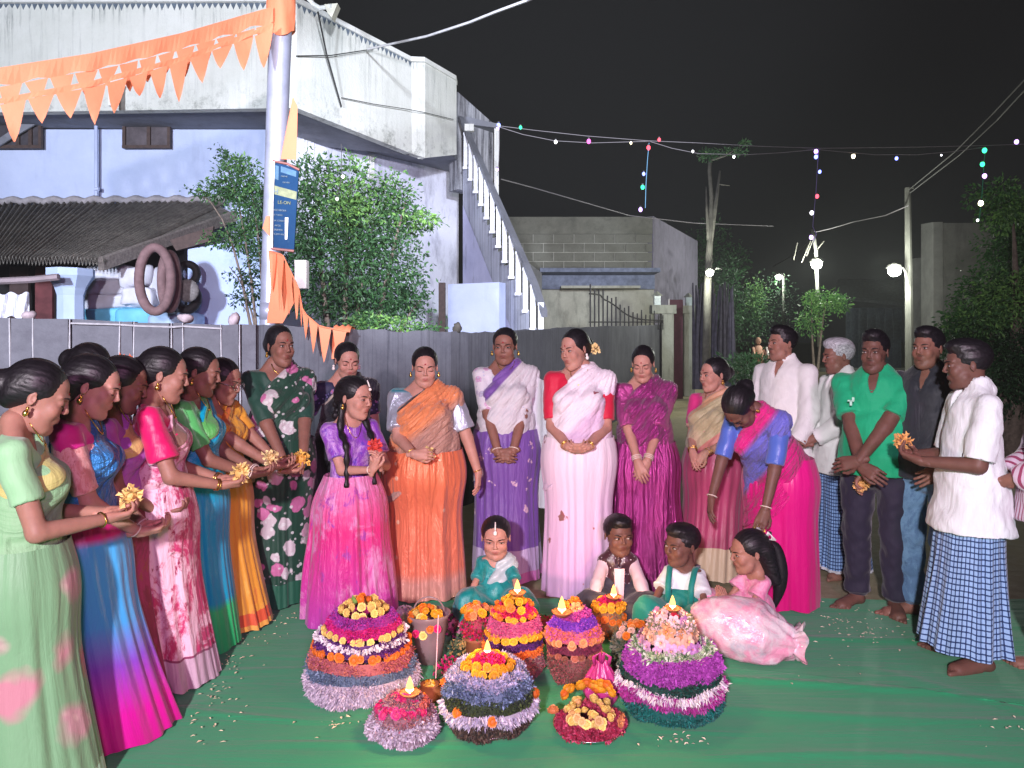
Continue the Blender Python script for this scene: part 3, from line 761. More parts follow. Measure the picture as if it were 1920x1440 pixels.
def necklace(k, root, drop=.10, rad=.002, mat=None, name="necklace"):
    g = k.s; m = MB(); P = []
    for t in np.linspace(-1, 1, 19):
        P.append(k.neck + k.up @ Vector((math.sin(t*1.5)*.055*g, -.052*g - .050*g*(1-t*t)*drop/.10, .028*g - drop*(1-abs(t)**1.7))))
    m.tube(P, rad, 6); m.ball(P[9], rad*3.2, 8, 6); return m.build(name, [mat or GOLD], root, smooth=True)
# ------------------------------------------------------------------ the place: ground, mats
def m_ground():
    k = NT("road_dirt"); v = k.coord("Object"); n = k.noise(v, .6, 8, .7); n2 = k.noise(v, 9, 6, .7)
    c = k.mix(k.ramp(n, [(.35, (0, 0, 0)), (.65, (1, 1, 1))]), (.36, .30, .17), (.24, .21, .13))
    c = k.mix(k.ramp(n2, [(.45, (0, 0, 0)), (.75, (.7, .7, .7))]), c, (.44, .39, .27))
    k.color(c).set(Roughness=.9); k.bump(n2, .5, .02); return k.m
def m_mat():
    k = NT("green_mat"); v = k.coord("Object"); n = k.noise(v, 1.1, 5, .6); w = k.noise(k.mapping(v, (1, 9, 1), rot=(0, 0, R(8))), 1.0, 4, .6, 1.0)
    c = k.mix(n, (.010, .26, .10), (.020, .34, .14)); c = k.mix(k.ramp(k.noise(v, 14, 6, .7), [(.55, (0, 0, 0)), (.8, (.5, .5, .5))]), c, (.07, .22, .12))
    k.color(c).set(Roughness=.75); k.b.inputs["Sheen Weight"].default_value = .15
    k.bump(k.math("ADD", k.math("MULTIPLY", w, .55), k.math("MULTIPLY", k.noise(v, 260, 2), .05)), .35, .05); return k.m
GROUND = m_ground(); MATG = m_mat()
m = MB(); m.surf(np.array([[(x, y, 0) for x in (-450, -12, -6, 0, 6, 12, 450)] for y in (-30, 0, 4, 8, 16, 40, 800)], float)[:, ::-1]); tag(m.build("ground", [GROUND]), kind="structure")
WV = [(1.3, 6.1, .3, .5), (2.9, 11, 1.7, .35), (.7, 17, 4, .25), (5.2, -9, 2, .2)]
CREASE = [((-1.75, 3.16), (-1.15, 3.02), (-.75, 2.98), .010, .012), ((.2, 3.50), (.9, 3.36), (2.4, 3.15), .016, .02), ((-1.0, 2.83), (-.4, 2.78), (.3, 2.86), .008, .015), ((.9, 3.1), (1.5, 2.95), (2.3, 3.0), .009, .03), ((1.3, 3.9), (1.9, 3.75), (2.6, 3.9), .012, .025), ((-1.6, 3.4), (-1.0, 3.5), (-.5, 3.45), .007, .02), ((.7, 2.72), (1.3, 2.80), (1.9, 2.68), .010, .02), ((1.6, 3.55), (2.0, 3.3), (2.3, 2.8), .008, .03), ((-2.2, 2.5), (-1.5, 2.8), (-1.2, 3.3), .007, .02)]
def cloth_sheet(x0, x1, y0, y1, z, seed, nx=90, ny=50, edge=None, amp=.004):
    a = np.linspace(0, 1, nx)[None, :]; b = np.linspace(0, 1, ny)[:, None]; x = x0 + (x1-x0)*a + 0*b; yb = np.array([edge(t) for t in x[0]])[None, :] if edge else y1; y = y0 + (yb-y0)*b + 0*a
    wv = sum(np.sin(x*c[0] + y*c[1] + c[2])*c[3] for c in WV)*amp; zz = z + np.abs(wv) + amp*.8*np.exp(-((b-1)/.012)**2)
    for p, q, r_, h, w in CREASE:
        for t0 in np.linspace(0, 1, 24): 
            cx = p[0]*(1-t0)**2 + 2*q[0]*t0*(1-t0) + r_[0]*t0*t0; cy = p[1]*(1-t0)**2 + 2*q[1]*t0*(1-t0) + r_[1]*t0*t0
            lx_ = abs(r_[0]-p[0])/24*.9; zz = np.maximum(zz, z + np.abs(wv) + h*math.sin(t0*math.pi)**.5*np.exp(-((y-cy)/w)**2 - ((x-cx)/lx_)**2))
    y = y + (b == 1)*.02*np.sin(x*4.1 + seed); P = np.stack([x, y, zz], -1)
    m = MB(); m.surf(P[:, ::-1]); Q = np.stack([P[-1], P[-1]*np.array([1, 1, 0]) + np.array([0, .002, .002])]); m.surf(Q[:, ::-1]); return m
o = cloth_sheet(-3.6, 4.6, 2.7, 4.42, .006, 1, 260, 90).build("green_ground_mat", [MATG], smooth=True)
tag(o, "green cloth mat at the back, its far edge behind the standing people's feet", "mat", "green mats on the road")
o = cloth_sheet(-3.8, 4.4, -.6, 3.7, .018, 2, 300, 240, edge=lambda x: 3.72 - (.0 if x < .2 else (x-.2)*.30), amp=.0045).build("green_ground_mat", [MATG], smooth=True)
tag(o, "green cloth mat in front, spread under the flower stacks and overlapping the rear mat", "mat", "green mats on the road")

# ------------------------------------------------------------------ low wall of stone slabs and plaster behind the people
def m_wall(name, a, b, streak=1.0, stain=(.03, .03, .035), rough=.85, sc=(26, 26, .8), thr=.52, bump=.4):
    k = NT(name); v = k.coord("Object"); n = k.noise(v, 2.2, 7, .7); st = k.noise(k.mapping(v, sc), 1, 6, .7); n3 = k.noise(v, 30, 5, .7)
    c = k.mix(k.ramp(n, [(.3, (0, 0, 0)), (.7, (1, 1, 1))]), a, b)
    c = k.mix(k.math("MULTIPLY", k.ramp(st, [(thr, (0, 0, 0)), (thr+.16, (1, 1, 1))]), streak), c, stain)
    c = k.mix(k.ramp(n3, [(.5, (0, 0, 0)), (.85, (.45, .45, .45))]), c, b)
    k.color(c).set(Roughness=rough); k.b.inputs["Specular IOR Level"].default_value = .25; k.bump(k.math("ADD", n3, n), bump, .015); return k.m
def m_parapet():
    k = NT("parapet_whitewash"); v = k.coord("Object"); z = k.sep(v)[2]
    base = k.mix(k.noise(v, 1.6, 7, .7), (.50, .52, .46), (.80, .81, .78))
    top = k.ramp(k.math("DIVIDE", k.math("SUBTRACT", z, 4.9), 1.3, clamp=True), [(0, (.25, .25, .25)), (.55, (.30, .30, .30)), (1, (1, 1, 1))]); low = k.ramp(k.math("DIVIDE", k.math("SUBTRACT", z, 4.55), .7, clamp=True), [(0, (1, 1, 1)), (.8, (0, 0, 0))])
    st = k.math("MULTIPLY", k.ramp(k.noise(k.mapping(v, (11, 11, .5)), 1, 9, .85, .3), [(.50, (0, 0, 0)), (.62, (1, 1, 1))]), k.ramp(k.noise(v, 1.3, 4), [(.38, (.15, .15, .15)), (.6, (1, 1, 1))])); c = k.mix(k.math("MULTIPLY", st, top), base, (.10, .12, .12))
    c = k.mix(k.math("MULTIPLY", k.ramp(k.noise(v, 5, 8, .8), [(.50, (0, 0, 0)), (.66, (1, 1, 1))]), low), c, (.12, .13, .11)); c = k.mix(k.ramp(k.noise(v, 13, 7, .8), [(.63, (0, 0, 0)), (.72, (.7, .7, .7))]), c, (.16, .17, .16))
    k.color(c).set(Roughness=.9); k.bump(k.noise(v, 24, 6, .7), .4, .02); return k.m
PARA = m_parapet()
SLAB = m_wall("stone_slab", (.06, .058, .070), (.115, .11, .13), .5, (.06, .055, .07), .7, (3, 3, 6), .5)
PLAST = m_wall("stained_plaster", (.055, .055, .068), (.10, .10, .115), .6, (.022, .022, .03), .9, (40, 40, .9), .50, .12)
MORTAR = m_plain("mortar", (.32, .30, .32), .8, var=.2, nsc=20)
cw = empty("compound_wall", at(200, 760, 6.4) * Vector((1, 1, 0)), 0, "low grey compound wall of stone slabs and stained plaster running behind the people", "wall")
def wp(u, Y): return Vector(((u-960)*Y/FPX, Y, 0))
WPTS = [(-70, 6.05, 597), (20, 6.08, 596), (64, 6.1, 596), (133, 6.12, 598), (226, 6.15, 602), (252, 6.16, 603), (322, 6.18, 605), (344, 6.19, 606), (416, 6.22, 608), (451, 6.24, 608), (482, 6.26, 608)]
def lp(o, p): return Vector(p) - o.location
for i in range(len(WPTS)-1):
    u0, y0, v0 = WPTS[i]; u1, y1, v1 = WPTS[i+1]; a, b = wp(u0+2.5, y0), wp(u1-2.5, y1); za = at(u0, v0 + (i % 3), y0).z; zb = at(u1, v1 + (i % 2), y1).z; off = .012*(i % 3)
    P = []
    for q, z in ((a, 0), (b, 0)): P += [q + Vector((0, -off, 0))]
    P = [a + Vector((0, -off, 0)), b + Vector((0, -off, 0)), b + Vector((0, .08, 0)), a + Vector((0, .08, 0))]
    T = [Vector((p.x, p.y, zz)) for p, zz in zip(P, (za, zb, zb, za))]
    m = MB(); m.hexa([lp(cw, p) for p in P + T]); m.build("slab", [SLAB], cw)
m = MB()
for i in range(1, len(WPTS)-1):
    u, y, v = WPTS[i]; z = at(u, v, y).z; r_ = random.random()
    m.tube([lp(cw, wp(u + math.sin(t*9 + i)*.9, y) + Vector((0, -.012, z*t))) for t in np.linspace(0, 1, 9)], [.004, .009, .006, .010, .007, .009, .005, .008, .005], 5)
m.tube([lp(cw, at(u, v + 7 + math.sin(u)*1.2, y - .03)) for u, y, v in WPTS[3:9]], .008, 5)
m.build("mortar_joint", [MORTAR], cw)
# plastered stretch with a ragged top, curving away to the right
WR = [(482, 6.30, 610), (560, 6.35, 611), (640, 6.4, 617), (700, 6.45, 617), (745, 6.5, 622), (800, 6.62, 620), (845, 6.8, 622), (880, 7.05, 623), (915, 7.4, 623), (960, 8.0, 620), (1010, 9.2, 617), (1060, 10.6, 614), (1120, 12.8, 612), (1180, 15.6, 611), (1243, 19.5, 609)]
P = []
RW = []
for i in range(len(WR)-1):
    for t in np.linspace(0, 1, 7)[:-1]: RW.append([WR[i][j]*(1-t) + WR[i+1][j]*t for j in range(3)])
RW.append(WR[-1])
fr, bk, tf, tb = [], [], [], []
for i, (u, y, v) in enumerate(RW):
    z = at(u, v, y).z + .006*math.sin(i*.7) + .004*math.sin(i*1.9); a = wp(u, y); b = a + Vector((.06, .14, 0))
    fr.append(lp(cw, a)); tf.append(lp(cw, (a.x, a.y, z))); tb.append(lp(cw, (b.x, b.y, z - .01))); bk.append(lp(cw, b))
A = np.array([[tuple(p) for p in L] for L in (fr, tf, tb, bk)]); zz = np.linspace(0, 1, 12)[:, None, None]
m = MB(); m.surf(A[0][None]*(1-zz) + A[1][None]*zz); m.surf(A[1:3]); m.surf(A[2:4]); m.surf(np.stack([A[:, 0], A[:, 0]*.999 + .001])) ; m.surf(np.stack([A[:, -1], A[:, -1] + .001]))
m.build("plaster_wall", [PLAST], cw)
STONE = m_plain("field_stone", (.30, .24, .26), .9, var=.4, nsc=14, bump=.5)
def rock(name, u, v, Y, r, label, mat=STONE, sq=.7, seed=1):
    m = MB(); m.ball((0, 0, 0), r, 12, 8); V = m.v[0]; V *= (1 + .22*np.sin(V @ RNG.normal(size=3) / r * 2.2 + seed) + .12*np.sin(V @ RNG.normal(size=3) / r * 5))[:, None]; V[:, 2] *= sq
    o = m.build(name, [mat], smooth=True); p = at(u, v, Y); o.location = (p.x, p.y + .05, p.z + r*sq*.7); return tag(o, label, "stone")
rock("stone", 343, 604, 6.2, .06, "rounded pinkish stone lying on the slab wall below the hanging tyre"); rock("stone", 436, 607, 6.25, .05, "small rough stone upright on the slab wall left of the pole", sq=1.2, seed=4)
rock("stone", 48, 597, 6.1, .05, "brown stone on the slab wall beside the white cloth", seed=8)
rock("stone", 857, 620, 6.85, .05, "dark round stone on the plaster wall below the staircase", m_plain("dark_stone", (.04, .035, .03), .9, var=.4), .9, 5)

# ------------------------------------------------------------------ the white house with the overhanging parapet
WHITE = m_wall("whitewash_weathered", (.62, .64, .60), (.80, .80, .78), .55, (.08, .09, .09), .85, (9, 9, .5), .58)
BLUEW = m_wall("pale_blue_paint", (.48, .56, .80), (.57, .65, .88), .28, (.26, .31, .46), .8, (2.2, 2.2, .6), .50, .15)
LAV = m_wall("lavender_paint", (.66, .67, .82), (.76, .78, .90), .5, (.16, .16, .22), .85, (3, 3, 1.2), .47, .2)
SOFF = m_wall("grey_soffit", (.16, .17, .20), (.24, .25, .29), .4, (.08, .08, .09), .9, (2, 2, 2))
MOLD = m_wall("mouldy_plaster", (.36, .38, .46), (.52, .54, .62), .85, (.05, .055, .07), .9, (20, 20, .45), .52)
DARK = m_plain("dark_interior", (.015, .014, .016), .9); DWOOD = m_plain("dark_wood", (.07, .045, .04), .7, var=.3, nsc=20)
hs = empty("house", (-3.2, 10, 0), 0, "whitewashed flat roofed house with a stained overhanging parapet and outer staircase", "house")
def L(p): return Vector(p) - hs.location
def slabwall(P0, P1, z0a, z1a, z0b, z1b, th, mat, name, par=hs, m=None, nrm=None, n=1):
    """upright panel from ground point P0 to P1, thickness th away from the viewer"""
    a, b = Vector((P0[0], P0[1], 0)), Vector((P1[0], P1[1], 0)); d = (b - a).normalized(); nn = Vector((-d.y, d.x, 0))
    if nn.y < 0: nn = -nn
    if nrm: nn = Vector(nrm)
    nn = nn*th; o = par.location
    Pb = [a, b, b+nn, a+nn]; B = [Vector((p.x, p.y, z)) - o for p, z in zip(Pb, (z0a, z0b, z0b, z0a))]; T = [Vector((p.x, p.y, z)) - o for p, z in zip(Pb, (z1a, z1b, z1b, z1a))]
    mm = m or MB(); mm.hexa(B + T)
    if m is None: return mm.build(name, [mat], par)
    return mm
cA, cB, cC, cD, cE = at(-120, 8, 10.4), at(556, 6, 10.0), at(772, 117, 11.9), at(797, 118, 12.0), at(856, 152, 12.9)
bA, bB, bC, bD, bE = at(-120, 200, 10.4), at(556, 203, 10.0), at(760, 288, 11.9), at(790, 296, 12.0), at(852, 290, 12.9)
bA.z = 4.75; bB.z = 4.70
for nm, a, b, c, d in (("parapet_panel", cA, cB, bA, bB), ("parapet_panel", cB, cC, bB, bC), ("parapet_panel", cC, cD, bC, bD), ("parapet_panel", cD, cE, bD, bE)):
    slabwall(a, b, c.z, a.z, d.z, b.z, .14, PARA, nm)
# coping
m = MB()
for a, b in ((cA, cB), (cB, cC), (cC, cD), (cD, cE)):
    P = [Vector((a.x, a.y-.06, a.z+.003)), Vector((b.x, b.y-.06, b.z+.003)), Vector((b.x, b.y+.22, b.z+.003)), Vector((a.x, a.y+.22, a.z+.003))]
    m.hexa([L(p) for p in P] + [L(p + Vector((0, 0, .07))) for p in P])
m.build("coping", [WHITE], hs)
# wavy drip stain strip under the coping: real scalloped drip moulding
m = MB()
for (a, b, n) in ((cA, cB, 62), (cB, cC, 26)):
    for i in range(n):
        t = (i + .5)/n; p = a.lerp(b, t); d = (b - a).normalized(); w = (b - a).length/n*.46; hgt = .05 + .05*random.random()
        q = Vector((p.x, p.y - .008, p.z)); m.prism([L(q - d*w), L(q + d*w), L(q + Vector((0, 0, -hgt)) + d*w*.2*random.uniform(-1, 1))], (0, .006, 0))
m.build("drip_stain", [m_plain("drip_grey", (.10, .13, .17), .9, var=.3)], hs)
# soffit under the parapet (the overhang) as a real slab
def soff(P, th=.10):
    m = MB(); b = [L(p) for p in P]; t = [p + Vector((0, 0, th)) for p in b]; n = len(P)
    V = np.array([tuple(p) for p in b + t]); c0 = V[:n].mean(0); c1 = V[n:].mean(0); V = np.vstack([V, c0, c1]); j = np.arange(n); j2 = (j+1) % n
    m.add(V, np.stack([j, j2, n+j2, n+j], -1), np.concatenate([np.stack([np.full(n, 2*n), j2, j], -1), np.stack([np.full(n, 2*n+1), n+j, n+j2], -1)])); return m
zS = 4.72
def at_z(p, z): return Vector((p.x, p.y, z))
wA, wB, wC = Vector((at(-120, 0, 11.3).x, 11.3, 0)), Vector((at(500, 0, 11.2).x, 11.2, 0)), Vector((at(860, 0, 14.6).x, 14.6, 0))
i3 = [Vector((bA.x, bA.y+.145, 4.78)), Vector((bB.x-.02, bB.y+.15, 4.74)), Vector((bC.x-.06, bC.y+.15, bC.z+.02)), Vector((bE.x-.06, bE.y+.16, bE.z+.03)), Vector((wC.x+.3, wC.y+.2, bE.z+.05)), Vector((wB.x, wB.y+.3, 4.80)), Vector((wA.x, wA.y+.3, 4.83))]
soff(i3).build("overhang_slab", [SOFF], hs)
# walls under the overhang
slabwall(wA, wB, 0, 4.78, 0, 4.75, .25, BLUEW, "front_wall")
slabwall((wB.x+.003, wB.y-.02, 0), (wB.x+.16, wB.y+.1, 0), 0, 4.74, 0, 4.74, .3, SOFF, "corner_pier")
slabwall((wB.x+.17, wB.y+.12, 0), wC, 0, 4.74, 0, 5.0, .25, LAV, "side_wall")
# openings on the front wall: two dark hatch windows with a post
def win(u0, u1, v0, v1, Y, bars, name="window", mat=DWOOD, rec=.0, mull=None):
    p0, p1 = at(u0, v1, Y), at(u1, v0, Y); w = empty(name, (0, 0, 0)); w.parent = hs; w.location = L(Vector(((p0.x+p1.x)/2, Y, (p0.z+p1.z)/2)))
    W_, H_ = p1.x-p0.x, p1.z-p0.z
    m = MB(); m.box((0, .012, 0), (W_, .02, H_)); m.build("shutter", [mat], w)
    m = MB(); t = .045
    for c, d in (((0, -.01, H_/2), (W_+t, .05, t)), ((0, -.012, -H_/2), (W_+t, .06, t)), ((-W_/2, -.01, 0), (t, .05, H_-t)), ((W_/2, -.01, 0), (t, .05, H_-t))): m.box(c, d)
    m.build("frame", [mull or DWOOD], w)
    for b in bars: m = MB(); m.box((-W_/2 + W_*b, -.015, 0), (.05, .04, H_-t)); m.build("mullion", [mull or DWOOD], w)
    return w
win(234, 318, 221, 276, 11.15, [.55], mat=m_plain("shutter_brown", (.09, .075, .085), .7, var=.4, nsc=6)); win(-6, 77, 226, 276, 11.15, [.5, .78], mat=m_plain("shutter_dark", (.05, .045, .055), .7, var=.4))
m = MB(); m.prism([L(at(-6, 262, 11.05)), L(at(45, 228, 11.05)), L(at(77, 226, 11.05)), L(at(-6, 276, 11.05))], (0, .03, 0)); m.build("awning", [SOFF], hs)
m = MB(); m.box(L(at(211, 178, 9.9)), (.085, .06, .30)); m.box(L(at(211, 157, 9.89)), (.10, .08, .035)); m.build("spout", [WHITE], hs)
m = MB(); m.tube([L(at(180, 215, 11.1)), L(at(180, 370, 11.1)), ], .025, 6); m.tube([L(at(178, 355, 11.08)), L(at(186, 354, 11.08))], .03, 6); m.build("drain_pipe", [BLUEW], hs)
# grille window and door recess on the side wall
def sidept(u, v, off=-.03):
    # point on the side wall plane seen at u, v
    A_, B_ = wB, wC; s_ = (u - 960)/FPX; tt = (s_*A_.y - A_.x)/((B_.x - A_.x) - s_*(B_.y - A_.y)); Y = A_.y + (B_.y - A_.y)*tt; p = at(u, v, Y + off); return p
for (u0, u1, v0, v1) in ((566, 590, 240, 300), (690, 702, 288, 335)):
    w = empty("window", (0, 0, 0)); w.parent = hs
    q = [sidept(u0, v1), sidept(u1, v1), sidept(u1, v0+4), sidept(u0, v0)]; m = MB(); m.prism([L(p) for p in q], (0, .02, 0)); m.build("dark_opening", [DARK], w)
    m = MB()
    for t in np.linspace(.1, .9, 4):
        m.tube([L(sidept(u0 + (u1-u0)*t, v0+3, -.07)), L(sidept(u0 + (u1-u0)*t, v1, -.07))], .012, 5)
    for t in np.linspace(.05, .95, 6): m.tube([L(sidept(u0, v0 + (v1-v0)*t, -.075)), L(sidept(u1, v0 + (v1-v0)*t, -.075))], .012, 5)
    m.build("grille", [WHITE], w)
m = MB(); m.prism([L(sidept(596, 330, -.05)), L(sidept(640, 340, -.05)), L(sidept(640, 243, -.05)), L(sidept(600, 233, -.05))], (0, .03, 0)); m.build("door_curtain", [BLUEW], hs)
m = MB(); m.prism([L(sidept(650, 600, -.05)), L(sidept(688, 600, -.05)), L(sidept(688, 262, -.05)), L(sidept(650, 250, -.05))], (0, .06, 0)); m.build("pilaster", [LAV], hs)
m = MB(); m.tube([L(at(596, 22, 9.9)), L(at(612, 100, 10.25)), L(at(640, 200, 10.6))], .012, 6); m.tube([L(at(555, 105, 9.95)), L(at(620, 104, 10.4)), L(at(700, 92, 11.1))], .008, 5); m.tube([L(at(640, 183, 10.6)), L(at(700, 195, 11.1)), L(at(765, 205, 11.7)), L(at(792, 210, 11.85)), L(at(850, 224, 12.7))], .006, 5)
m.build("wall_cable", [m_plain("cable_black", (.02, .02, .02), .6)], hs)

# stairs: stringer, mouldy side wall, balusters and rail
st0, st1 = at(862, 300, 13.2), at(1008, 640, 10.4)
def stp(t, dz=0.0, dy=0.0, dx=0.0):
    x = (at(868, 0, 13.2).x)*(1-t) + (at(1020, 0, 10.0).x)*t; y = 13.2*(1-t) + 10.0*t; z = 4.65*(1-t) + 1.25*t; return Vector((x + dx, y + dy, z + dz))
m = MB()
n = 14
for i in range(n):      # stepped slab seen from the side
    a, b = stp(i/n), stp((i+1)/n); P = [a + Vector((0, 0, -.75)), b + Vector((0, 0, -.75)), b + Vector((.02, .9, -.75)), a + Vector((.02, .9, -.75))]; T = [a, b + Vector((0, 0, a.z-b.z)), b + Vector((.02, .9, a.z-b.z)), a + Vector((.02, .9, 0))]
    m.hexa([L(p) for p in P + T])
m.build("stair_flight", [MOLD], hs)
# curved mouldy wall under the stair
P = []
for i, t in enumerate(np.linspace(0, 1, 16)):
    top = stp(t, -.68, -.03); base = Vector((top.x, top.y, 0)); P.append([L(Vector((top.x, top.y, top.z*s_))) for s_ in np.linspace(1, 0, 8)])
m = MB(); A = np.array([[tuple(q) for q in r_] for r_ in P]); m.surf(A); m.build("stair_side_wall", [m_wall("stair_side", (.46, .47, .66), (.58, .59, .78), .6, (.10, .11, .15), .85, (4, 4, 1.2), .56)], hs)
m = MB(); m.box(L(Vector((at(829, 0, 11.4).x, 11.4, 1.5))), (.10, .10, 1.9)); m.build("timber_prop", [DWOOD], hs)
m = MB(); slabwall(at(840, 0, 11.3), at(936, 0, 10.9), 0, 2.42, 0, 2.42, .2, BLUEW, "store_wall")
BALM = m_plain("baluster_white", (.75, .78, .85), .6, var=.1)
nb_ = 13; bal = None
for i in range(nb_):
    a = stp((i+.6)/nb_, .08, -.02); dz = .64; me_ = None
    m = MB(); m.box((0, 0, dz/2), (.070, .06, dz)); m.box((0, 0, dz - .02), (.08, .07, .04)); m.box((0, 0, .02), (.10, .08, .04))
    if bal is None: o = m.build("baluster", [BALM], hs); bal = o
    else: o = copy_obj(bal, hs)
    o.location = L(a)
m = MB(); R_ = [stp(t, .76, .02) for t in np.linspace(-.04, 1.0, 12)]; R_[-1].z -= .1
for a, b in zip(R_[:-1], R_[1:]):
    P = [a + Vector((-.035, -.05, -.03)), b + Vector((-.035, -.05, -.03)), b + Vector((.05, .06, -.03)), a + Vector((.05, .06, -.03))]; m.hexa([L(p) for p in P] + [L(p + Vector((0, 0, .09))) for p in P])
m.build("hand_rail", [SOFF], hs)
# landing tower with a white edge post
slabwall(at(858, 0, 13.4), at(930, 0, 13.9), 4.3, at(0, 172, 13.4).z, 4.3, at(0, 236, 13.9).z, .3, m_wall("tower", (.26, .27, .30), (.44, .45, .48), .9, (.03, .03, .04), .9, (9, 9, .6), .45), "landing_wall")
m = MB(); p = at(931, 305, 13.6); m.box(L(p), (.08, .1, 1.42)); p = at(880, 240, 13.0); m.box(L(p), (.16, .1, .12)); m.build("edge_post", [WHITE], hs)
slabwall(at(872, 0, 13.5), at(934, 0, 13.5), at(0, 232, 13.5).z, at(0, 218, 13.5).z, at(0, 240, 13.5).z, at(0, 232, 13.5).z, .5, SOFF, "landing_roof")
# flood lamp arm on the roof
m = MB(); m.tube([L(at(570, -12, 9.8)), L(at(588, 8, 9.8)), L(at(600, 15, 9.8)), L(at(622, 12, 9.7))], .03, 8); m.build("lamp_arm", [WHITE], hs)
m = MB(); m.prism([L(at(608, 8, 9.7)), L(at(633, 6, 9.7)), L(at(622, 33, 9.7)), L(at(614, 24, 9.7))], (0, .16, 0)); m.build("lamp_shade", [m_plain("lamp_cream", (.6, .58, .48), .5)], hs)

# ------------------------------------------------------------------ shed with a corrugated roof
ASB = m_wall("asbestos_sheet", (.10, .095, .085), (.22, .205, .18), .5, (.04, .038, .035), .95, (20, 4, 20), .45, 1.0)
sh = empty("shed", (-4, 8.6, 0), 0, "low shed with a dark corrugated roof and blue pillar against the house", "shed")
def LS(p): return Vector(p) - sh.location
rA, rB = at(-140, 384, 10.9), at(412, 380, 10.9); eA, eB = at(-140, 487, 8.2), at(190, 489, 8.2)
nsheet = 7
for i in range(nsheet):
    t0, t1 = i/nsheet, (i+1)/nsheet + .012; nu, nv = 46, 6; P = np.zeros((nv, nu, 3))
    for b in range(nv):
        for a in range(nu):
            t = t0 + (t1-t0)*a/(nu-1); p = rA.lerp(rB, t).lerp(eA.lerp(eB, t), b/(nv-1)); ph_ = (t*nsheet*7.0)*2*math.pi
            P[b, a] = tuple(LS(p) + Vector((0, 0, .038*math.sin(ph_) + .012*(i % 2) + .004*math.sin(a*3.1 + b*2.2))))
    m = MB(); m.surf(P); m.surf((P - np.array([0, 0, .012]))[:, ::-1]); E = np.stack([P[-1], P[-1] - np.array([0, 0, .02])]); m.surf(E)
    m.build("roof_sheet", [ASB], sh, smooth=True)
m = MB(); m.tube([LS(rA.lerp(rB, t) + Vector((0, 0, .05 + .02*math.sin(t*90)))) for t in np.linspace(0, 1.02, 90)], .065, 8, flat=.8); m.build("ridge_mortar", [MORTAR], sh, smooth=True)
vb0, vb1 = at(440, 402, 10.7), at(188, 492, 8.2)
m = MB(); P = [vb0 + Vector((0, -.04, 0)), vb1 + Vector((0, -.04, 0)), vb1 + Vector((.03, .02, 0)), vb0 + Vector((.03, .02, 0))]; m.hexa([LS(p + Vector((0, 0, -.09))) for p in P] + [LS(p + Vector((0, 0, .05))) for p in P]); m.build("verge_board", [m_plain("weathered_board", (.20, .18, .165), .9, var=.4, nsc=30)], sh)
m = MB(); P = [rB + Vector((-.1, 0, 0)), at(440, 402, 10.7), vb1, eB + Vector((-.1, 0, 0))]; m.add(np.array([tuple(LS(p)) for p in P]), [[0, 1, 2, 3]]); m.add(np.array([tuple(LS(p - Vector((0, 0, .03)))) for p in P]), [[3, 2, 1, 0]]); m.build("roof_edge", [ASB], sh)
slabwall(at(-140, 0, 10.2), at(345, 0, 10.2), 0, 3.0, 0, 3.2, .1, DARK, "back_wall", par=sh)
for u0, u1, c in ((20, 55, (.05, .03, .03)), (68, 100, (.12, .03, .035))):
    p0, p1 = at(u0, 640, 9.6), at(u1, 500, 9.6); m = MB(); m.box(LS((p0 + p1)/2), (p1.x-p0.x, .05, p1.z-p0.z)); m.build("door_leaf", [m_plain("door_red", c, .7, var=.3)], sh)
pb = Vector((at(133, 0, 8.1).x, 8.1, 0)); BLU2 = m_plain("pillar_blue", (.38, .48, .68), .7, var=.12, nsc=3)
m = MB(); m.lathe([(0, 0), (.17, 0), (.17, .1), (.145, .14), (.135, 2.05), (.16, 2.13), (.20, 2.20), (.24, 2.26), (.24, 2.34), (0, 2.34)], 8, tuple(LS(pb))); m.build("pillar", [BLU2], sh)
slabwall((at(352, 0, 9.0).x, 9.0, 0), (at(505, 0, 8.9).x, 8.9, 0), 0, at(0, 452, 9.0).z - .1, 0, at(0, 440, 8.9).z, .15, m_wall("sky_blue_paint", (.40, .50, .76), (.48, .58, .84), .15, (.35, .42, .6), .8, (2, 2, .6), .5, .1), "side_wall", par=sh)
m = MB(); P = [at(395, 450, 9.0), at(352, 452, 9.0), at(300, 472, 9.0), at(300, 480, 8.98)]; m.prism([LS(at(318, 450, 8.95)), LS(at(400, 424, 8.95)), LS(at(395, 452, 8.95)), LS(at(330, 470, 8.95))], (0, .05, 0)); m.build("gable_board", [DWOOD], sh)
m = MB(); m.tube([LS(at(-20, 528, 7.7)), LS(at(60, 524, 7.7)), LS(at(110, 519, 7.7))], .035, 6); m.build("eave_pole", [m_plain("bamboo", (.25, .20, .22), .6)], sh)

# things kept in the shed
SACK = m_plain("sack_white", (.52, .53, .60), .7, var=.15, nsc=5, bump=.6, bsc=18); BLUES = m_plain("sack_blue", (.12, .42, .62), .6, var=.15, nsc=5, bump=.5, bsc=18)
def sack(u, v, Y, sx, sy, sz, mat, label, seed):
    m = MB(); m.ball((0, 0, 0), (1, 1, 1), 20, 12); V = m.v[0]; V[:] = np.sign(V)*np.abs(V)**.42 * np.array([sx/2, sy/2, sz/2]); r = np.random.default_rng(seed)
    for i in range(4): V += (np.sin(V @ r.normal(size=3)*14 + r.uniform(0, 6))*.012)[:, None]*np.array([.6, 1, .7])
    o = m.build("sack", [mat], smooth=True); p = at(u, v, Y); o.location = p; return tag(o, label, "sack", "sacks stacked in the shed")
sack(215, 512, 8.9, .56, .35, .20, SACK, "white woven sack topmost of the left stack in the shed", 1); sack(218, 540, 8.9, .62, .38, .20, SACK, "white woven sack in the middle of the left stack in the shed", 2)
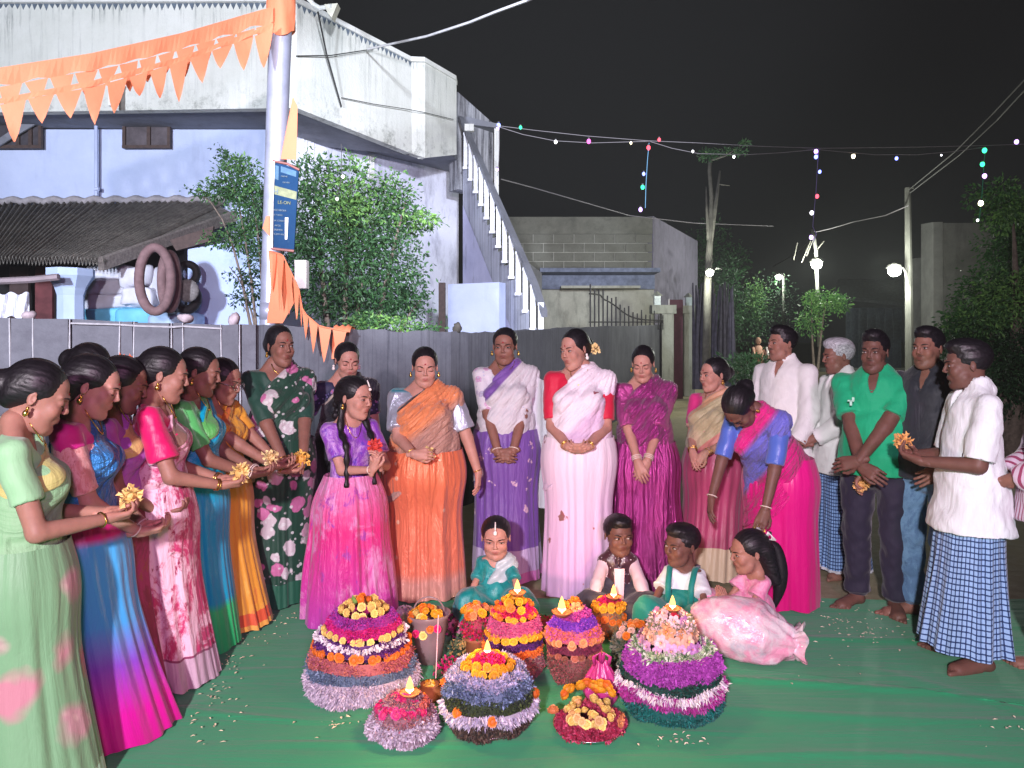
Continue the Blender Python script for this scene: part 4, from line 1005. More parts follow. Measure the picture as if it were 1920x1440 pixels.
sack(216, 567, 8.9, .64, .38, .20, SACK, "white woven sack third from the top of the left stack in the shed", 3); sack(216, 597, 8.85, .66, .4, .26, BLUES, "bright blue sack at the bottom of the left stack in the shed", 4)
sack(262, 520, 8.8, .34, .35, .24, SACK, "white sack topmost of the stack behind the hanging tyre", 5); sack(268, 558, 8.8, .40, .35, .25, SACK, "white sack second from the top behind the hanging tyre", 6); sack(262, 598, 8.8, .44, .4, .27, BLUES, "pale blue sack lowest behind the hanging tyre", 7)
sack(315, 540, 8.9, .34, .3, .5, SACK, "tall white sack framed by the hanging tyre", 8); sack(330, 605, 8.6, .55, .4, .22, m_plain("tarp_blue", (.30, .42, .60), .5, var=.2), "crumpled pale blue tarpaulin bundle under the hanging tyre", 9)
RUB = m_plain("tyre_dusty", (.165, .10, .105), .8, var=.25, nsc=14); RUBD = m_plain("tyre_black", (.018, .018, .022), .7, var=.3)
def torus(name, u, v, Y, rx, rz, r, mat, label, ry=0, parent=None, twist=0.2):
    m = MB(); P = [(math.cos(a)*rx*math.cos(twist), math.cos(a)*rx*math.sin(twist), math.sin(a)*rz) for a in np.linspace(0, 2*math.pi, 41)]; m.tube(P, r, 12, cap=False, flat=1)
    o = m.build(name, [mat], smooth=True); o.location = at(u, v, Y); o.rotation_euler = (0, ry, 0); return tag(o, label, "tyre")
torus("tyre", 291, 524, 7.9, .155, .34, .05, RUB, "dusty brown tyre hanging upright from the shed eave", 0, twist=.3); torus("tyre", 318, 528, 8.1, .085, .30, .05, RUB, "narrow brown tyre hanging behind the dusty upright one", 0, twist=.9)
torus("tyre", 352, 513, 8.6, .10, .11, .045, RUBD, "black tyre hung highest on the pale blue wall", 0); torus("tyre", 350, 560, 8.5, .11, .13, .055, RUBD, "black tyre hung below the other on the pale blue wall", .3)
m = MB(); m.ball((0, 0, 0), (.13, .05, .13), 14, 8); o = m.build("cane_basket", [m_plain("cane", (.16, .15, .15), .8, var=.4, nsc=30)], smooth=True); o.location = at(352, 545, 8.3); tag(o, "round grey basket hooked on the wall between the black tyres", "basket")
m = MB(); X = np.linspace(0, 1, 24); A = np.zeros((10, 24, 3))
for i in range(10):
    for j, x in enumerate(X): p = at(-30 + 85*x, 550 + 5*(i) + 3*math.sin(j*.8), 7.6 + .04*math.sin(j*1.1 + i*.3)); A[i, j] = tuple(p)
m.surf(A); o = m.build("washing_cloth", [cloth("wash_white", (.66, .68, .78))], smooth=True); tag(o, "white cloth hung to dry at the left under the shed eave", "cloth")

# ------------------------------------------------------------------ leaning street pole with the blue board and orange flags
POLE_GREY = m_plain('box_grey', (.30, .31, .33), .6, var=.2)
STEEL = m_plain("pole_paint", (.30, .31, .40), .38, var=.18, nsc=5, metal=.35); ORG = None
def m_flag():
    k = NT("orange_flag_cloth"); v = k.coord("Object"); n = k.noise(v, 3, 3); k.color(k.mix(n, (.78, .20, .09), (.84, .27, .14))).set(Roughness=.7)
    tr = k.n("ShaderNodeBsdfTranslucent"); tr.inputs[0].default_value = (.9, .3, .1, 1); mx = k.n("ShaderNodeMixShader"); mx.inputs[0].default_value = .3
    k.l(k.b.outputs[0], mx.inputs[1]); k.l(tr.outputs[0], mx.inputs[2]); k.l(mx.outputs[0], k.out.inputs[0]); k.bump(k.noise(v, 25, 3), .3, .01); return k.m
ORG = m_flag()
pp = empty("street_pole", (at(500, 0, 6.95).x, 6.95, 0), 0, "leaning grey steel street pole wrapped with orange cloth at its top", "pole")
q0, q1 = Vector((0, 0, 0)), None
PX = lambda t: pp.location + Vector((.17*t, 0, 5.2*t))
m = MB(); m.tube([(Vector((-.03 + .20*t, 0, 5.6*t))) for t in np.linspace(0, 1, 12)], [.088 + .020*t for t in np.linspace(0, 1, 12)], 20); m.build("shaft", [STEEL], pp, smooth=True)
for z, h in ((1.75, .16), (3.35, .05)): m = MB(); m.tube([Vector((-.03 + .20*zz/5.6, 0, zz)) for zz in (z, z+h)], .098, 20); m.build("collar", [STEEL], pp, smooth=True)
m = MB(); P = np.zeros((8, 25, 3)); 
for i in range(8):
    for j in range(25):
        a = j/24*2*math.pi; z = 4.42 + i*.13 + (.05*math.sin(a*2+1) if i == 0 else 0); r = .125 + .012*math.sin(a*5 + i); P[i, j] = (-.03 + .2*z/5.6 + r*math.cos(a), r*math.sin(a), z)
m.surf(P); m.build("cloth_wrap", [ORG], pp, smooth=True)
# the orange strip trailing down the pole
def strip(name, pts, wid, par, zig=0.0, teeth=True):
    m = MB(); n = len(pts); A = np.zeros((2, n, 3))
    for i, p in enumerate(pts):
        d = (pts[min(i+1, n-1)] - pts[max(i-1, 0)]).normalized(); w = wid[i] if hasattr(wid, "__len__") else wid; nn = Vector((d.z, 0, -d.x)); A[0, i] = tuple(p); A[1, i] = tuple(p + nn*w)
    m.surf(A); return m
pts = [at(553, 190, 6.8), at(556, 220, 6.75), at(553, 250, 6.75), at(548, 275, 6.75), at(545, 300, 6.75)]
m = MB(); m.add(np.array([tuple(Vector(p) - pp.location) for p in (at(549, 180, 6.82), at(558, 200, 6.82), at(556, 300, 6.78), at(526, 298, 6.76), at(544, 240, 6.8))]), [[0, 1, 2, 3]], [[0, 3, 4]]); m.build("cloth_tail", [ORG], pp)
m = MB(); m.add(np.array([tuple(Vector(p) - pp.location) for p in (at(499, 405, 6.8), at(508, 405, 6.8), at(507, 445, 6.8), at(492, 428, 6.8))]), [[0, 1, 2, 3]]); m.build("cloth_tail", [ORG], pp)
m = MB(); m.add(np.array([tuple(Vector(p) - pp.location) for p in (at(503, 470, 6.74), at(522, 474, 6.70), at(548, 520, 6.66), at(556, 560, 6.64), at(530, 606, 6.70), at(500, 606, 6.76), at(508, 540, 6.74), at(530, 530, 6.70))]), [[0, 1, 7, 6], [1, 2, 3, 7], [7, 3, 4, 4], [6, 7, 4, 5]][:2] + [[6, 7, 4, 5]], [[7, 3, 4]]); m.build("cloth_tail", [ORG], pp)

sb = empty("blue_board", at(536, 385, 6.68), 0, "faded blue lettered board tied to the leaning pole", "sign")
LB = lambda u, v, dy=0: Vector((at(u, v, 6.62).x, 6.62 + dy, at(u, v, 6.62).z)) - sb.location
BQ = [(509, 466), (551, 470), (560, 318), (513, 302)]
m = MB(); m.prism([LB(*q) for q in BQ], (0, .02, 0)); 
def m_board():
    k = NT("faded_blue_board"); v = k.coord("Object"); n = k.noise(k.mapping(v, (6, 1, 2)), 3, 6, .7); c = k.mix(n, (.003, .022, .065), (.007, .038, .10))
    c = k.mix(k.ramp(k.noise(v, 26, 6, .8), [(.60, (0, 0, 0)), (.72, (.6, .6, .6))]), c, (.04, .08, .12)); k.color(c).set(Roughness=.7); k.b.inputs["Specular IOR Level"].default_value = .1; return k.m
m.build("panel", [m_board()], sb)
FR = m_plain("board_frame", (.75, .70, .68), .5, var=.2); FRR = m_plain("board_frame_red", (.20, .07, .06), .6, var=.2)
m = MB(); m.tube([LB(510, 465, -.012), LB(511, 380, -.012), LB(514, 304, -.012)], .013, 6); m.build("frame", [FR], sb)
m = MB(); m.tube([LB(512, 302, -.012), LB(540, 308, -.012), LB(562, 319, -.012)], .011, 6); m.build("frame", [FRR], sb); m = MB(); m.tube([LB(508, 466, -.012), LB(552, 471, -.012)], .012, 6); m.build("frame", [FRR], sb)
def bq(a, b):   # a, b in 0..1 over the board
    l = Vector((*BQ[0], 0)).lerp(Vector((*BQ[3], 0)), 1-b); r = Vector((*BQ[1], 0)).lerp(Vector((*BQ[2], 0)), 1-b); q = l.lerp(r, a); return (q.x, q.y)
def patch(a0, a1, b0, b1, mat, nm, dy=-.004):
    m = MB(); m.prism([LB(*bq(a0, b1)), LB(*bq(a1, b1)), LB(*bq(a1, b0)), LB(*bq(a0, b0))], (0, dy, 0)); m.build(nm, [mat], sb)
CRM = m_plain("faded_yellow_print", (.15, .16, .08), .6, var=.3, nsc=20); PBL = m_plain("faded_blue_print", (.03, .09, .16), .6, var=.3, nsc=20)
patch(.04, .98, .275, .375, CRM, "print_band"); patch(.30, .92, .03, .10, PBL, "print_band"); patch(.04, .22, .04, .20, PBL, "print_band")
def text(s_, a, b, size, mat):
    f = bpy.data.curves.new("lettering", "FONT"); f.body = s_; f.size = size; f.extrude = .002; o = bpy.data.objects.new("lettering", f); link(o, sb); f.materials.append(mat)
    dg = bpy.context.evaluated_depsgraph_get(); me_ = bpy.data.meshes.new_from_object(o.evaluated_get(dg)); bpy.data.objects.remove(o); o = bpy.data.objects.new("lettering", me_); link(o, sb)
    if not me_.materials: me_.materials.append(mat)
    o["kind"] = "stuff"
    p = LB(*bq(a, b), -.008); o.location = p; o.rotation_euler = (R(90), R(4), 0)
WPR = m_plain("white_print", (.12, .16, .20), .6, var=.2)
for s_, a, b, z, mm in (("H", .03, .37, .06, WPR), ("LE-ON", .22, .475, .040, CRM), ("KSCHBORA", .06, .565, .022, WPR), ("A Y RON", .06, .62, .020, WPR), ("NA CORAT", .06, .685, .020, WPR), ("AKOL", .12, .74, .022, WPR), ("SRBMPA", .10, .79, .022, WPR), ("CAMTAN", .10, .84, .022, WPR), ("OM PRS", .40, .22, .018, WPR), ("MAPNE", .32, .155, .018, WPR)): text(s_, a, b, z, mm)
m = MB(); m.prism([LB(535, 449, -.006), LB(539, 449, -.006), LB(541, 408, -.006), LB(535, 408, -.006)], (0, -.003, 0)); m.build("torn_strip", [FR], sb)

def bunting(name, top, teeth, tl, label, band=0.0, wid=.5, sd=1, gaps=None):
    """top: list of points; each tooth a flag of its own"""
    root = empty(name, top[0], 0, label, "bunting", "orange flag garlands"); n = len(top)
    def pt(t):
        x = t*(n-1); i = min(int(x), n-2); return top[i].lerp(top[i+1], x-i)
    m = MB()
    if band:
        A = np.zeros((2, 60, 3))
        for j, t in enumerate(np.linspace(0, 1, 60)): p = pt(t) - root.location; A[0, j] = tuple(p); A[1, j] = tuple(p + Vector((0, .012*math.sin(j*.9), -band*(.92 + .08*math.sin(j)))))
        m.surf(A); m.build("band", [ORG], root)
    else: m.tube([pt(t) - root.location for t in np.linspace(0, 1, 30)], .006, 5); m.build("cord", [ORG], root)
    for i in range(teeth):
        t0, t1 = i/teeth, (i+.93)/teeth; a, b = pt(t0), pt(t1); h = tl(i) if callable(tl) else tl; d = Vector((0, random.uniform(-.05, .08), -1)); dz = Vector((0, 0, -band*.97)); mid = a.lerp(b, .5 + random.uniform(-.08, .08)) + d*h
        m = MB(); V = []; Q = []; nn = 6
        for r_ in range(nn):
            s_ = r_/(nn-1); w = (1 - s_)**.72 if r_ < nn-1 else .02
            for c_ in range(4):
                q = (c_/3 - .5)*w + .5; V.append(tuple(a.lerp(b, q)*(1) + (mid - a.lerp(b, .5))*s_ + dz + Vector((0, .01*math.sin(s_*3 + i + c_*.6), 0)) - root.location))
        for r_ in range(nn-1):
            for c_ in range(3): Q.append([r_*4+c_, r_*4+c_+1, (r_+1)*4+c_+1, (r_+1)*4+c_])
        m.add(np.array(V), Q); m.build("flag", [ORG], root, smooth=True)
    return root
bunting("flag_garland", [at(512, 12, 6.8), at(340, 62, 6.4), at(170, 100, 6.0), at(-60, 136, 5.6)], 14, lambda i: .20 + .05*math.sin(i*2.1), "orange flag garland with a wide band, upper of the two across the house front", band=.15)
bunting("flag_garland", [at(512, 44, 6.7), at(340, 106, 6.3), at(170, 152, 5.9), at(-60, 196, 5.5)], 13, lambda i: .25 + .07*math.sin(i*1.7 + 1), "narrow orange flag garland hanging just below the wide one", band=.05)
bunting("flag_garland", [at(505, 470, 6.75), at(530, 478, 6.6), at(560, 540, 6.4), at(568, 585, 6.3), at(600, 612, 6.25), at(652, 622, 6.25)], 9, lambda i: (.36, .5, .42, .30, .24, .24, .28, .30, .24)[i], "short orange flag garland falling from the pole onto the plaster wall", band=0)
m = MB(); A = np.zeros((12, 10, 3))
for i in range(12):
    for j in range(10): a = i/11*math.pi; p = at(628 + 34*(j/9), 622, 6.42); A[i, j] = (p.x, p.y + .10*math.cos(a) - .02, at(0, 618, 6.4).z + .035*math.sin(a)*(1 + .3*math.sin(j*2)) - (.25*max(0, math.cos(a)*-1)**2)*(1 if j < 5 else .1))
m.surf(A); o = m.build("orange_cloth", [ORG], smooth=True); tag(o, "crumpled orange cloth lying over the top of the plaster wall", "cloth")
o = MB().box((0, 0, 0), (.16, .10, .34)).build("meter_box", [FR]); o.scale = (.7, 1, .8); o.location = at(566, 515, 7.2); tag(o, "white meter box behind the pole partly covered by leaves", "box")

# ------------------------------------------------------------------ foliage
def m_leaf(name, a, b, c=None):
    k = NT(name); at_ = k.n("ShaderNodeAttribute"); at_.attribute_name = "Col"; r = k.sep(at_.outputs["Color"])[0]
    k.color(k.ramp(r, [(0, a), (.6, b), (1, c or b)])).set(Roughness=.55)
    tr = k.n("ShaderNodeBsdfTranslucent"); tr.inputs[0].default_value = (*[x*1.2 for x in b], 1); mx = k.n("ShaderNodeMixShader"); mx.inputs[0].default_value = .25
    k.l(k.b.outputs[0], mx.inputs[1]); k.l(tr.outputs[0], mx.inputs[2]); k.l(mx.outputs[0], k.out.inputs[0]); return k.m
LEAF = m_leaf("bush_leaf", (.010, .036, .014), (.045, .13, .04), (.20, .40, .09)); LEAFD = m_leaf("dark_leaf", (.015, .045, .022), (.05, .13, .05), (.16, .30, .09)); BARK = m_plain("bark", (.14, .11, .09), .9, var=.4, nsc=20, bump=.6)
def leaves(root, clumps, n, size, mat, name="crown", seed=1, droop=.3, asp=.45, stuff=True):
    """clumps: (centre, radii, weight, brightness)"""
    r = np.random.default_rng(seed); w = np.array([c[2] for c in clumps], float); w /= w.sum(); ci = r.choice(len(clumps), n, p=w)
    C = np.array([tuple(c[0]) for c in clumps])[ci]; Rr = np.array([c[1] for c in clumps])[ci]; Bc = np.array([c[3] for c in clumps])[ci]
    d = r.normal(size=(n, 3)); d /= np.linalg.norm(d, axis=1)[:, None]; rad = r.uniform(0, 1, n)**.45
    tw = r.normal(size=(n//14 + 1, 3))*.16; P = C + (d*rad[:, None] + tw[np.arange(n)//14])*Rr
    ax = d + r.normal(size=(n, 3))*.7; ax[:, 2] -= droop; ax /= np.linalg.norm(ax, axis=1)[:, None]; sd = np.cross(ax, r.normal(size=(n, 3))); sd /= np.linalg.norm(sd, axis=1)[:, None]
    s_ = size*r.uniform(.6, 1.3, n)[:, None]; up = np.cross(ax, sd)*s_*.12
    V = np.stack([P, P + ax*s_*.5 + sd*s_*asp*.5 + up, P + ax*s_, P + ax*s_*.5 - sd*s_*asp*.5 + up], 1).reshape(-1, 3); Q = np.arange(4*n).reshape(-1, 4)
    b = np.clip(Bc + r.normal(size=n)*.16, 0, 1); b4 = np.repeat(b, 4)[:, None]*np.ones(3)  # clump brightness paints highlights and shaded hearts into the leaf colour
    m = MB(); m.add(V - np.array(root.location), Q, col=b4); o = m.build(name, [mat], root, cols=True)
    if stuff: o["kind"] = "stuff"
    return o
def branches(root, base, tips, r0, name="trunk", mat=BARK, parent=None):
    m = MB()
    for tp, mid in tips:
        a = Vector(base); b = Vector(mid); c = Vector(tp); P = [(a*(1-t)**2 + b*2*t*(1-t) + c*t*t) - root.location for t in np.linspace(0, 1, 9)]; m.tube(P, [r0*(1-.85*t) for t in np.linspace(0, 1, 9)], 7)
    return m.build(name, [mat], root, smooth=True)
bs = empty("leafy_bush", (at(650, 0, 8.0).x, 8.0, 0), 0, "large green leafy bush growing between the pole and the staircase", "bush")
cl = []
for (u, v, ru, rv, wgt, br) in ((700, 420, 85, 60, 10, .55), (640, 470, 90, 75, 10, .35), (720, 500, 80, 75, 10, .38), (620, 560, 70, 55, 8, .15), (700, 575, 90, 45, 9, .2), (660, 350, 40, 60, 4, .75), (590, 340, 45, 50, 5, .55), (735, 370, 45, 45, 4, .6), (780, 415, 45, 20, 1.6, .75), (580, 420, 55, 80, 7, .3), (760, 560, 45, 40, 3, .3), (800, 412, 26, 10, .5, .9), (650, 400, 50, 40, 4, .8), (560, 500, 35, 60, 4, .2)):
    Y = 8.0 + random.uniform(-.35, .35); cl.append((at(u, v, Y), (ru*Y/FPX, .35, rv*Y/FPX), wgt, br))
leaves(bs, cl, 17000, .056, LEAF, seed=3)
branches(bs, bs.location, [(at(700, 420, 8), at(660, 560, 8)), (at(590, 350, 8), at(600, 520, 8)), (at(760, 380, 8), at(720, 520, 8)), (at(660, 330, 8), at(640, 500, 8)), (at(790, 560, 8), at(720, 640, 8))], .05)
b2 = empty("leafy_shrub", (at(450, 0, 7.5).x, 7.5, 0), 0, "loose leafy shrub reaching left of the pole over the shed roof edge", "bush")
cl = []
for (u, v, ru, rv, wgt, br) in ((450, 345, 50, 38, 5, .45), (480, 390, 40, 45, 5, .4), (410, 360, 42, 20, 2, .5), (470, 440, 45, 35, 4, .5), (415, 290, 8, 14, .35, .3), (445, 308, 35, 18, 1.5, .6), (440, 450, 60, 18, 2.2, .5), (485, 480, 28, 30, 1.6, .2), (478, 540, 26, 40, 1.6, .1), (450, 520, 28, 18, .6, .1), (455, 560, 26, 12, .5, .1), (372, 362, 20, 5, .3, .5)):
    Y = 7.5 + random.uniform(-.2, .2); cl.append((at(u, v, Y), (ru*Y/FPX, .22, rv*Y/FPX), wgt, br))
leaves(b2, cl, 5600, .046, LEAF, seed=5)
branches(b2, (at(500, 0, 7.5).x, 7.5, 0), [(at(420, 300, 7.5), at(480, 420, 7.5)), (at(372, 362, 7.5), at(470, 400, 7.5)), (at(430, 500, 7.5), at(500, 560, 7.5)), (at(470, 350, 7.5), at(500, 480, 7.5)), (at(452, 570, 7.5), at(490, 590, 7.5))], .022)
g2 = empty("weed_patch", (at(770, 0, 7.6).x, 7.6, 0), 0, "low pale green weeds behind the plaster wall beside the bush", "weeds")
leaves(g2, [(at(740, 612, 7.4), (.28, .2, .10), 3, .8), (at(690, 606, 7.4), (.2, .2, .10), 3, .6), (at(800, 614, 7.4), (.15, .2, .05), 1, .5)], 900, .05, LEAF, "foliage", seed=9)

# ------------------------------------------------------------------ block building behind the wall
CMU = m_wall("concrete_block", (.17, .17, .145), (.26, .26, .22), .35, (.05, .05, .045), .95, (3, 3, 3), .5, .6)
JOINT = m_plain("block_mortar", (.60, .60, .52), .95, var=.2)
bb = empty("block_building", (3, 22.5, 0), 0, "unplastered concrete block building beyond the staircase with a ledge", "building")
YB = 22.5; LBB = lambda p: Vector(p) - bb.location
x0, x1 = at(930, 0, YB).x, at(1224, 0, YB).x; ztop = at(0, 407, YB).z
m = MB(); m.box(LBB(((x0+x1)/2, YB+.13, (ztop)/2)), (x1-x0, .2, ztop - .3)); m.build("mortar_bed", [JOINT], bb)
m = MB(); m.box(LBB(((x0+x1)/2, YB+.10, ztop - .26)), (x1-x0+.02, .28, .52)); m.build("ring_beam", [CMU], bb)
bw, bh = .62, .275; z = ztop - .52; blk = None; row = 0
while z > at(0, 520, YB).z:
    x = x0 - (row % 2)*bw/2 - .1
    while x < x1:
        a, b = max(x, x0), min(x + bw - .022, x1)
        if b - a > .08:
            full = abs(b - a - (bw - .022)) < 1e-4
            if full and blk is not None: o = copy_obj(blk, bb)
            else:
                m = MB(); m.box((0, 0, 0), (b-a, .06, bh-.022)); o = m.build("block", [CMU], bb)
                if full: blk = o
            o.location = LBB(((a+b)/2, YB + .006 - random.uniform(0, .012), z - bh/2))
        x += bw
    z -= bh; row += 1
zl = at(0, 513, YB).z; BLL = m_plain("ledge_blue", (.20, .23, .33), .8, var=.3); PALE = m_wall("pale_plaster", (.42, .42, .36), (.58, .58, .50), .5, (.10, .10, .09), .9, (3, 3, 1), .5)
m = MB(); m.box(LBB(((at(1012, 0, 21.6).x + x1)/2, 21.9, zl)), (x1 - at(1012, 0, 21.6).x, 1.1, .12)); m.build("ledge", [BLL], bb)
m = MB(); m.box(LBB(((at(1015, 0, 22).x + x1)/2, 22.3, zl - .28)), (x1 - at(1015, 0, 22).x, .2, .42)); m.build("fascia", [BLL], bb)
m = MB(); m.box(LBB(((at(1050, 0, 22).x + at(1195, 0, 22).x)/2, 21.7, at(0, 539, 21.7).z)), (at(1195, 0, 22).x - at(1050, 0, 22).x, .5, .07)); m.build("sunshade", [PALE], bb)
slabwall((at(1015, 0, 22.3).x, 22.32, 0), (x1, 22.32, 0), 0, zl - .5, 0, zl - .5, .1, PALE, "lower_wall", par=bb)
slabwall((x1+.004, YB-.05, 0), (at(1308, 0, 27.5).x, 27.5, 0), 0, ztop+.02, 0, at(0, 452, 27.5).z, .2, m_wall("plum_plaster", (.16, .15, .20), (.24, .22, .30), .3, (.05, .045, .07), .9, (5, 5, .7)), "end_wall", par=bb)
m = MB(); m.box(LBB(at(948, 470, 20.4)), (.05, .05, .05)); 
slabwall(at(962, 0, 20.0), at(1016, 0, 21.0), 0, at(0, 470, 20).z, 0, at(0, 512, 21).z, .15, m_plain("stair_back", (.20, .20, .215), .9, var=.15), "yard_wall", par=bb)
# fence of spiked bars on the wall, gate pillars, lanterns, red gate
IRON = m_plain("iron_dark", (.02, .018, .02), .6); fn = empty("spiked_fence", (at(1165, 0, 17.5).x, 17.5, 0), 0, "wavy topped iron fence of thin spiked bars above the far end of the wall", "fence")
LF = lambda p: Vector(p) - fn.location
def ftop(u): return 548 + 45*(1/(1 + math.exp(-(u-1160)/14))) - (6 if u < 1130 else 0)
for i, u in enumerate(range(1107, 1246, 8)):
    Y = 15.5 + (u-1107)/138*3.6; vt = ftop(u) - (10 if i % 3 == 0 else 2); m = MB(); m.tube([LF(at(u, 618, Y)), LF(at(u, vt, Y))], .018, 5); m.build("bar", [IRON], fn)
m = MB(); m.tube([LF(at(u, ftop(u)+8, 15.5 + (u-1107)/138*3.6)) for u in range(1105, 1246, 7)], .018, 5); m.tube([LF(at(u, 604, 15.5 + (u-1107)/138*3.6)) for u in range(1105, 1246, 14)], .015, 5); m.build("rail", [IRON], fn)
PIL = m_wall("pillar_plaster", (.26, .27, .23), (.36, .37, .32), .6, (.14, .14, .12), .9, (6, 6, 1), .5)
for u, Y, vt, lab in ((1250, 19.2, 584, "left"), (1291, 21.0, 584, "right")):
    p = empty("gate_pillar", (at(u, 0, Y).x, Y, 0), 0, "plastered gate pillar with a small lantern, %s of the dark red gate" % ("on the wall side" if lab == "left" else "on the stick fence side"), "pillar", "gate pillars"); zt = at(0, vt, Y).z
    m = MB(); m.box((0, 0, zt/2), (.30, .3, zt)); m.build("shaft", [PIL], p); m = MB(); m.box((-.1 if lab == "left" else 0, 0, zt+.05), (.62 if lab == "left" else .4, .4, .22)); m.build("cap", [PIL], p)
    ln = empty("gate_lantern", (p.location.x - (.25 if lab == "left" else 0), Y, zt + .16), 0, "small house shaped lantern on the %s gate pillar" % ("wall side" if lab == "left" else "stick fence side"), "lantern", "gate lanterns")
    m = MB(); m.box((0, 0, .12), (.16, .16, .24)); m.build("glass_box", [m_plain("lantern_glass", (.45, .52, .52), .3)], ln); m = MB(); m.lathe([(.15, .24), (.14, .26), (.02, .36), (0, .37)], 4); m.build("lantern_roof", [PIL], ln)
gt = empty("red_gate", (at(1267, 0, 20).x, 20, 0), 0, "dark red sheet metal gate between the two lantern pillars", "gate"); zt = at(0, 562, 20).z
m = MB(); m.box((0, 0, zt/2), (.38, .05, zt)); m.build("leaf", [m_plain("gate_red", (.10, .03, .045), .6, var=.2)], gt); m = MB(); m.box((-.19, -.03, zt/2), (.03, .03, zt+.04)); m.build("edge_strip", [FR], gt)
sf = empty("stick_fence", (at(1340, 0, 19).x, 19, 0), 0, "dark fence of upright dry sticks right of the gate", "fence"); STK = m_plain("dry_stick", (.055, .05, .075), .9, var=.4); 
rr = random.Random(4)
for i in range(34):
    u = 1302 + i*2.3; Y = 19 + rr.uniform(0, .5); m = MB(); top = 540 + rr.uniform(-14, 26); m.tube([at(u, 730, Y) - sf.location, at(u + rr.uniform(-3, 3), 640, Y) - sf.location, at(u + rr.uniform(-5, 8), top, Y) - sf.location], [.055, .05, .02], 5); m.build("stick", [STK], sf)

# ------------------------------------------------------------------ far street: trees, poles, lamps, huts
def bare_tree(name, u, Y, vb, limbs, r0, label, mat):
    t = empty(name, (at(u, 0, Y).x, Y, 0), 0, label, "tree"); m = MB()
    for P, r in limbs: m.tube([at(a, b, Y + (c if len(q) > 2 else 0)) - t.location for q in P for a, b, c in [(*q, 0) if len(q) == 2 else q]], r, 7)
    m.build("trunk", [mat], t, smooth=True); return t
PALEB = m_plain("pale_bark", (.11, .105, .09), .9, var=.3, nsc=8, bump=.5)
t1 = bare_tree("bare_tree", 1330, 17, 640, [([(1324, 690), (1326, 560), (1329, 480), (1333, 420), (1334, 370), (1330, 320), (1332, 288)], [.10, .09, .08, .06, .05, .045, .03]), ([(1330, 470), (1342, 380), (1350, 320)], [.06, .045, .02]), ([(1329, 450), (1325, 390), (1324, 350)], [.05, .03, .015]), ([(1334, 300), (1360, 292), (1398, 268)], [.03, .02, .01]), ([(1345, 345), (1368, 348)], [.015, .008])], .1, "tall pruned tree with two bare forked limbs beside the stick fence", PALEB)
leaves(t1, [(at(1330, 290, 17), (.22, .15, .13), 4, .5), (at(1375, 285, 17), (.35, .15, .06), 2, .5), (at(1395, 268, 17), (.10, .1, .05), 1, .6)], 420, .09, LEAFD, seed=6)
ct = empty("dark_tree", (at(1345, 0, 30).x, 30, 0), 0, "dark bushy tree behind the pruned tree and its lamp", "tree")
leaves(ct, [(at(1335, 470, 30), (.9, .6, 1.2), 3, .3), (at(1320, 530, 30), (.9, .6, .8), 3, .2), (at(1380, 490, 30), (.6, .5, .7), 1.5, .3)], 1800, .16, LEAFD, seed=8); branches(ct, ct.location, [(at(1335, 470, 30), at(1340, 560, 30))], .12)
hg = empty("dark_hedge", (at(1420, 0, 26).x, 26, 0), 0, "dark hedge along the left side of the far road", "hedge")
leaves(hg, [(at(1395, 600, 26), (1.0, 1.0, 1.0), 3, .12), (at(1440, 575, 40), (1.8, 1, 1.6), 3, .12), (at(1365, 560, 24), (.5, 1.0, 1.2), 2, .1), (at(1415, 560, 26), (.35, .3, .7), 1.0, .8), (at(1400, 690, 17), (.7, .8, .35), 2, .15)], 5200, .12, LEAFD, "foliage", seed=12)
lt = empty("young_tree", (at(1530, 0, 22).x, 22, 0), 0, "young leafy tree lit by the lamp on the slim pole", "tree")
leaves(lt, [(at(1520, 600, 22), (.45, .3, .45), 3, .7), (at(1548, 565, 22), (.55, .3, .35), 3, .8), (at(1575, 570, 22), (.3, .3, .3), 1, .7), (at(1520, 560, 22), (.2, .3, .25), 1, .9)], 1400, .11, LEAF, seed=14)
branches(lt, lt.location, [(at(1522, 560, 22), at(1520, 620, 22)), (at(1550, 560, 22), at(1540, 600, 22))], .05)
rt = empty("roadside_tree", (at(1900, 0, 9.5).x, 9.5, 0), 0, "large dark green tree at the right edge behind the men", "tree")
cl = []
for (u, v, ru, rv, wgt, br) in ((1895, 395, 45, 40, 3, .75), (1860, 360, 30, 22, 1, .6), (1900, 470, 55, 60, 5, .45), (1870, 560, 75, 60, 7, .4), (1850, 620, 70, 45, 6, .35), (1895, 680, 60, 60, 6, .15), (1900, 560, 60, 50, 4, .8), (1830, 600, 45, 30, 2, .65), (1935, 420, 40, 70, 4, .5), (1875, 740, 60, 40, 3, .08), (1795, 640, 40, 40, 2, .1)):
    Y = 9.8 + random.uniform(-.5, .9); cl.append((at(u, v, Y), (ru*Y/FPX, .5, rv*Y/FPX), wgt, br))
leaves(rt, cl, 17000, .065, LEAF, seed=21, droop=.5); branches(rt, rt.location, [(at(1900, 420, 9.8), at(1910, 560, 9.8)), (at(1850, 600, 9.8), at(1880, 680, 9.8)), (at(1930, 450, 9.8), at(1925, 600, 9.8))], .10)

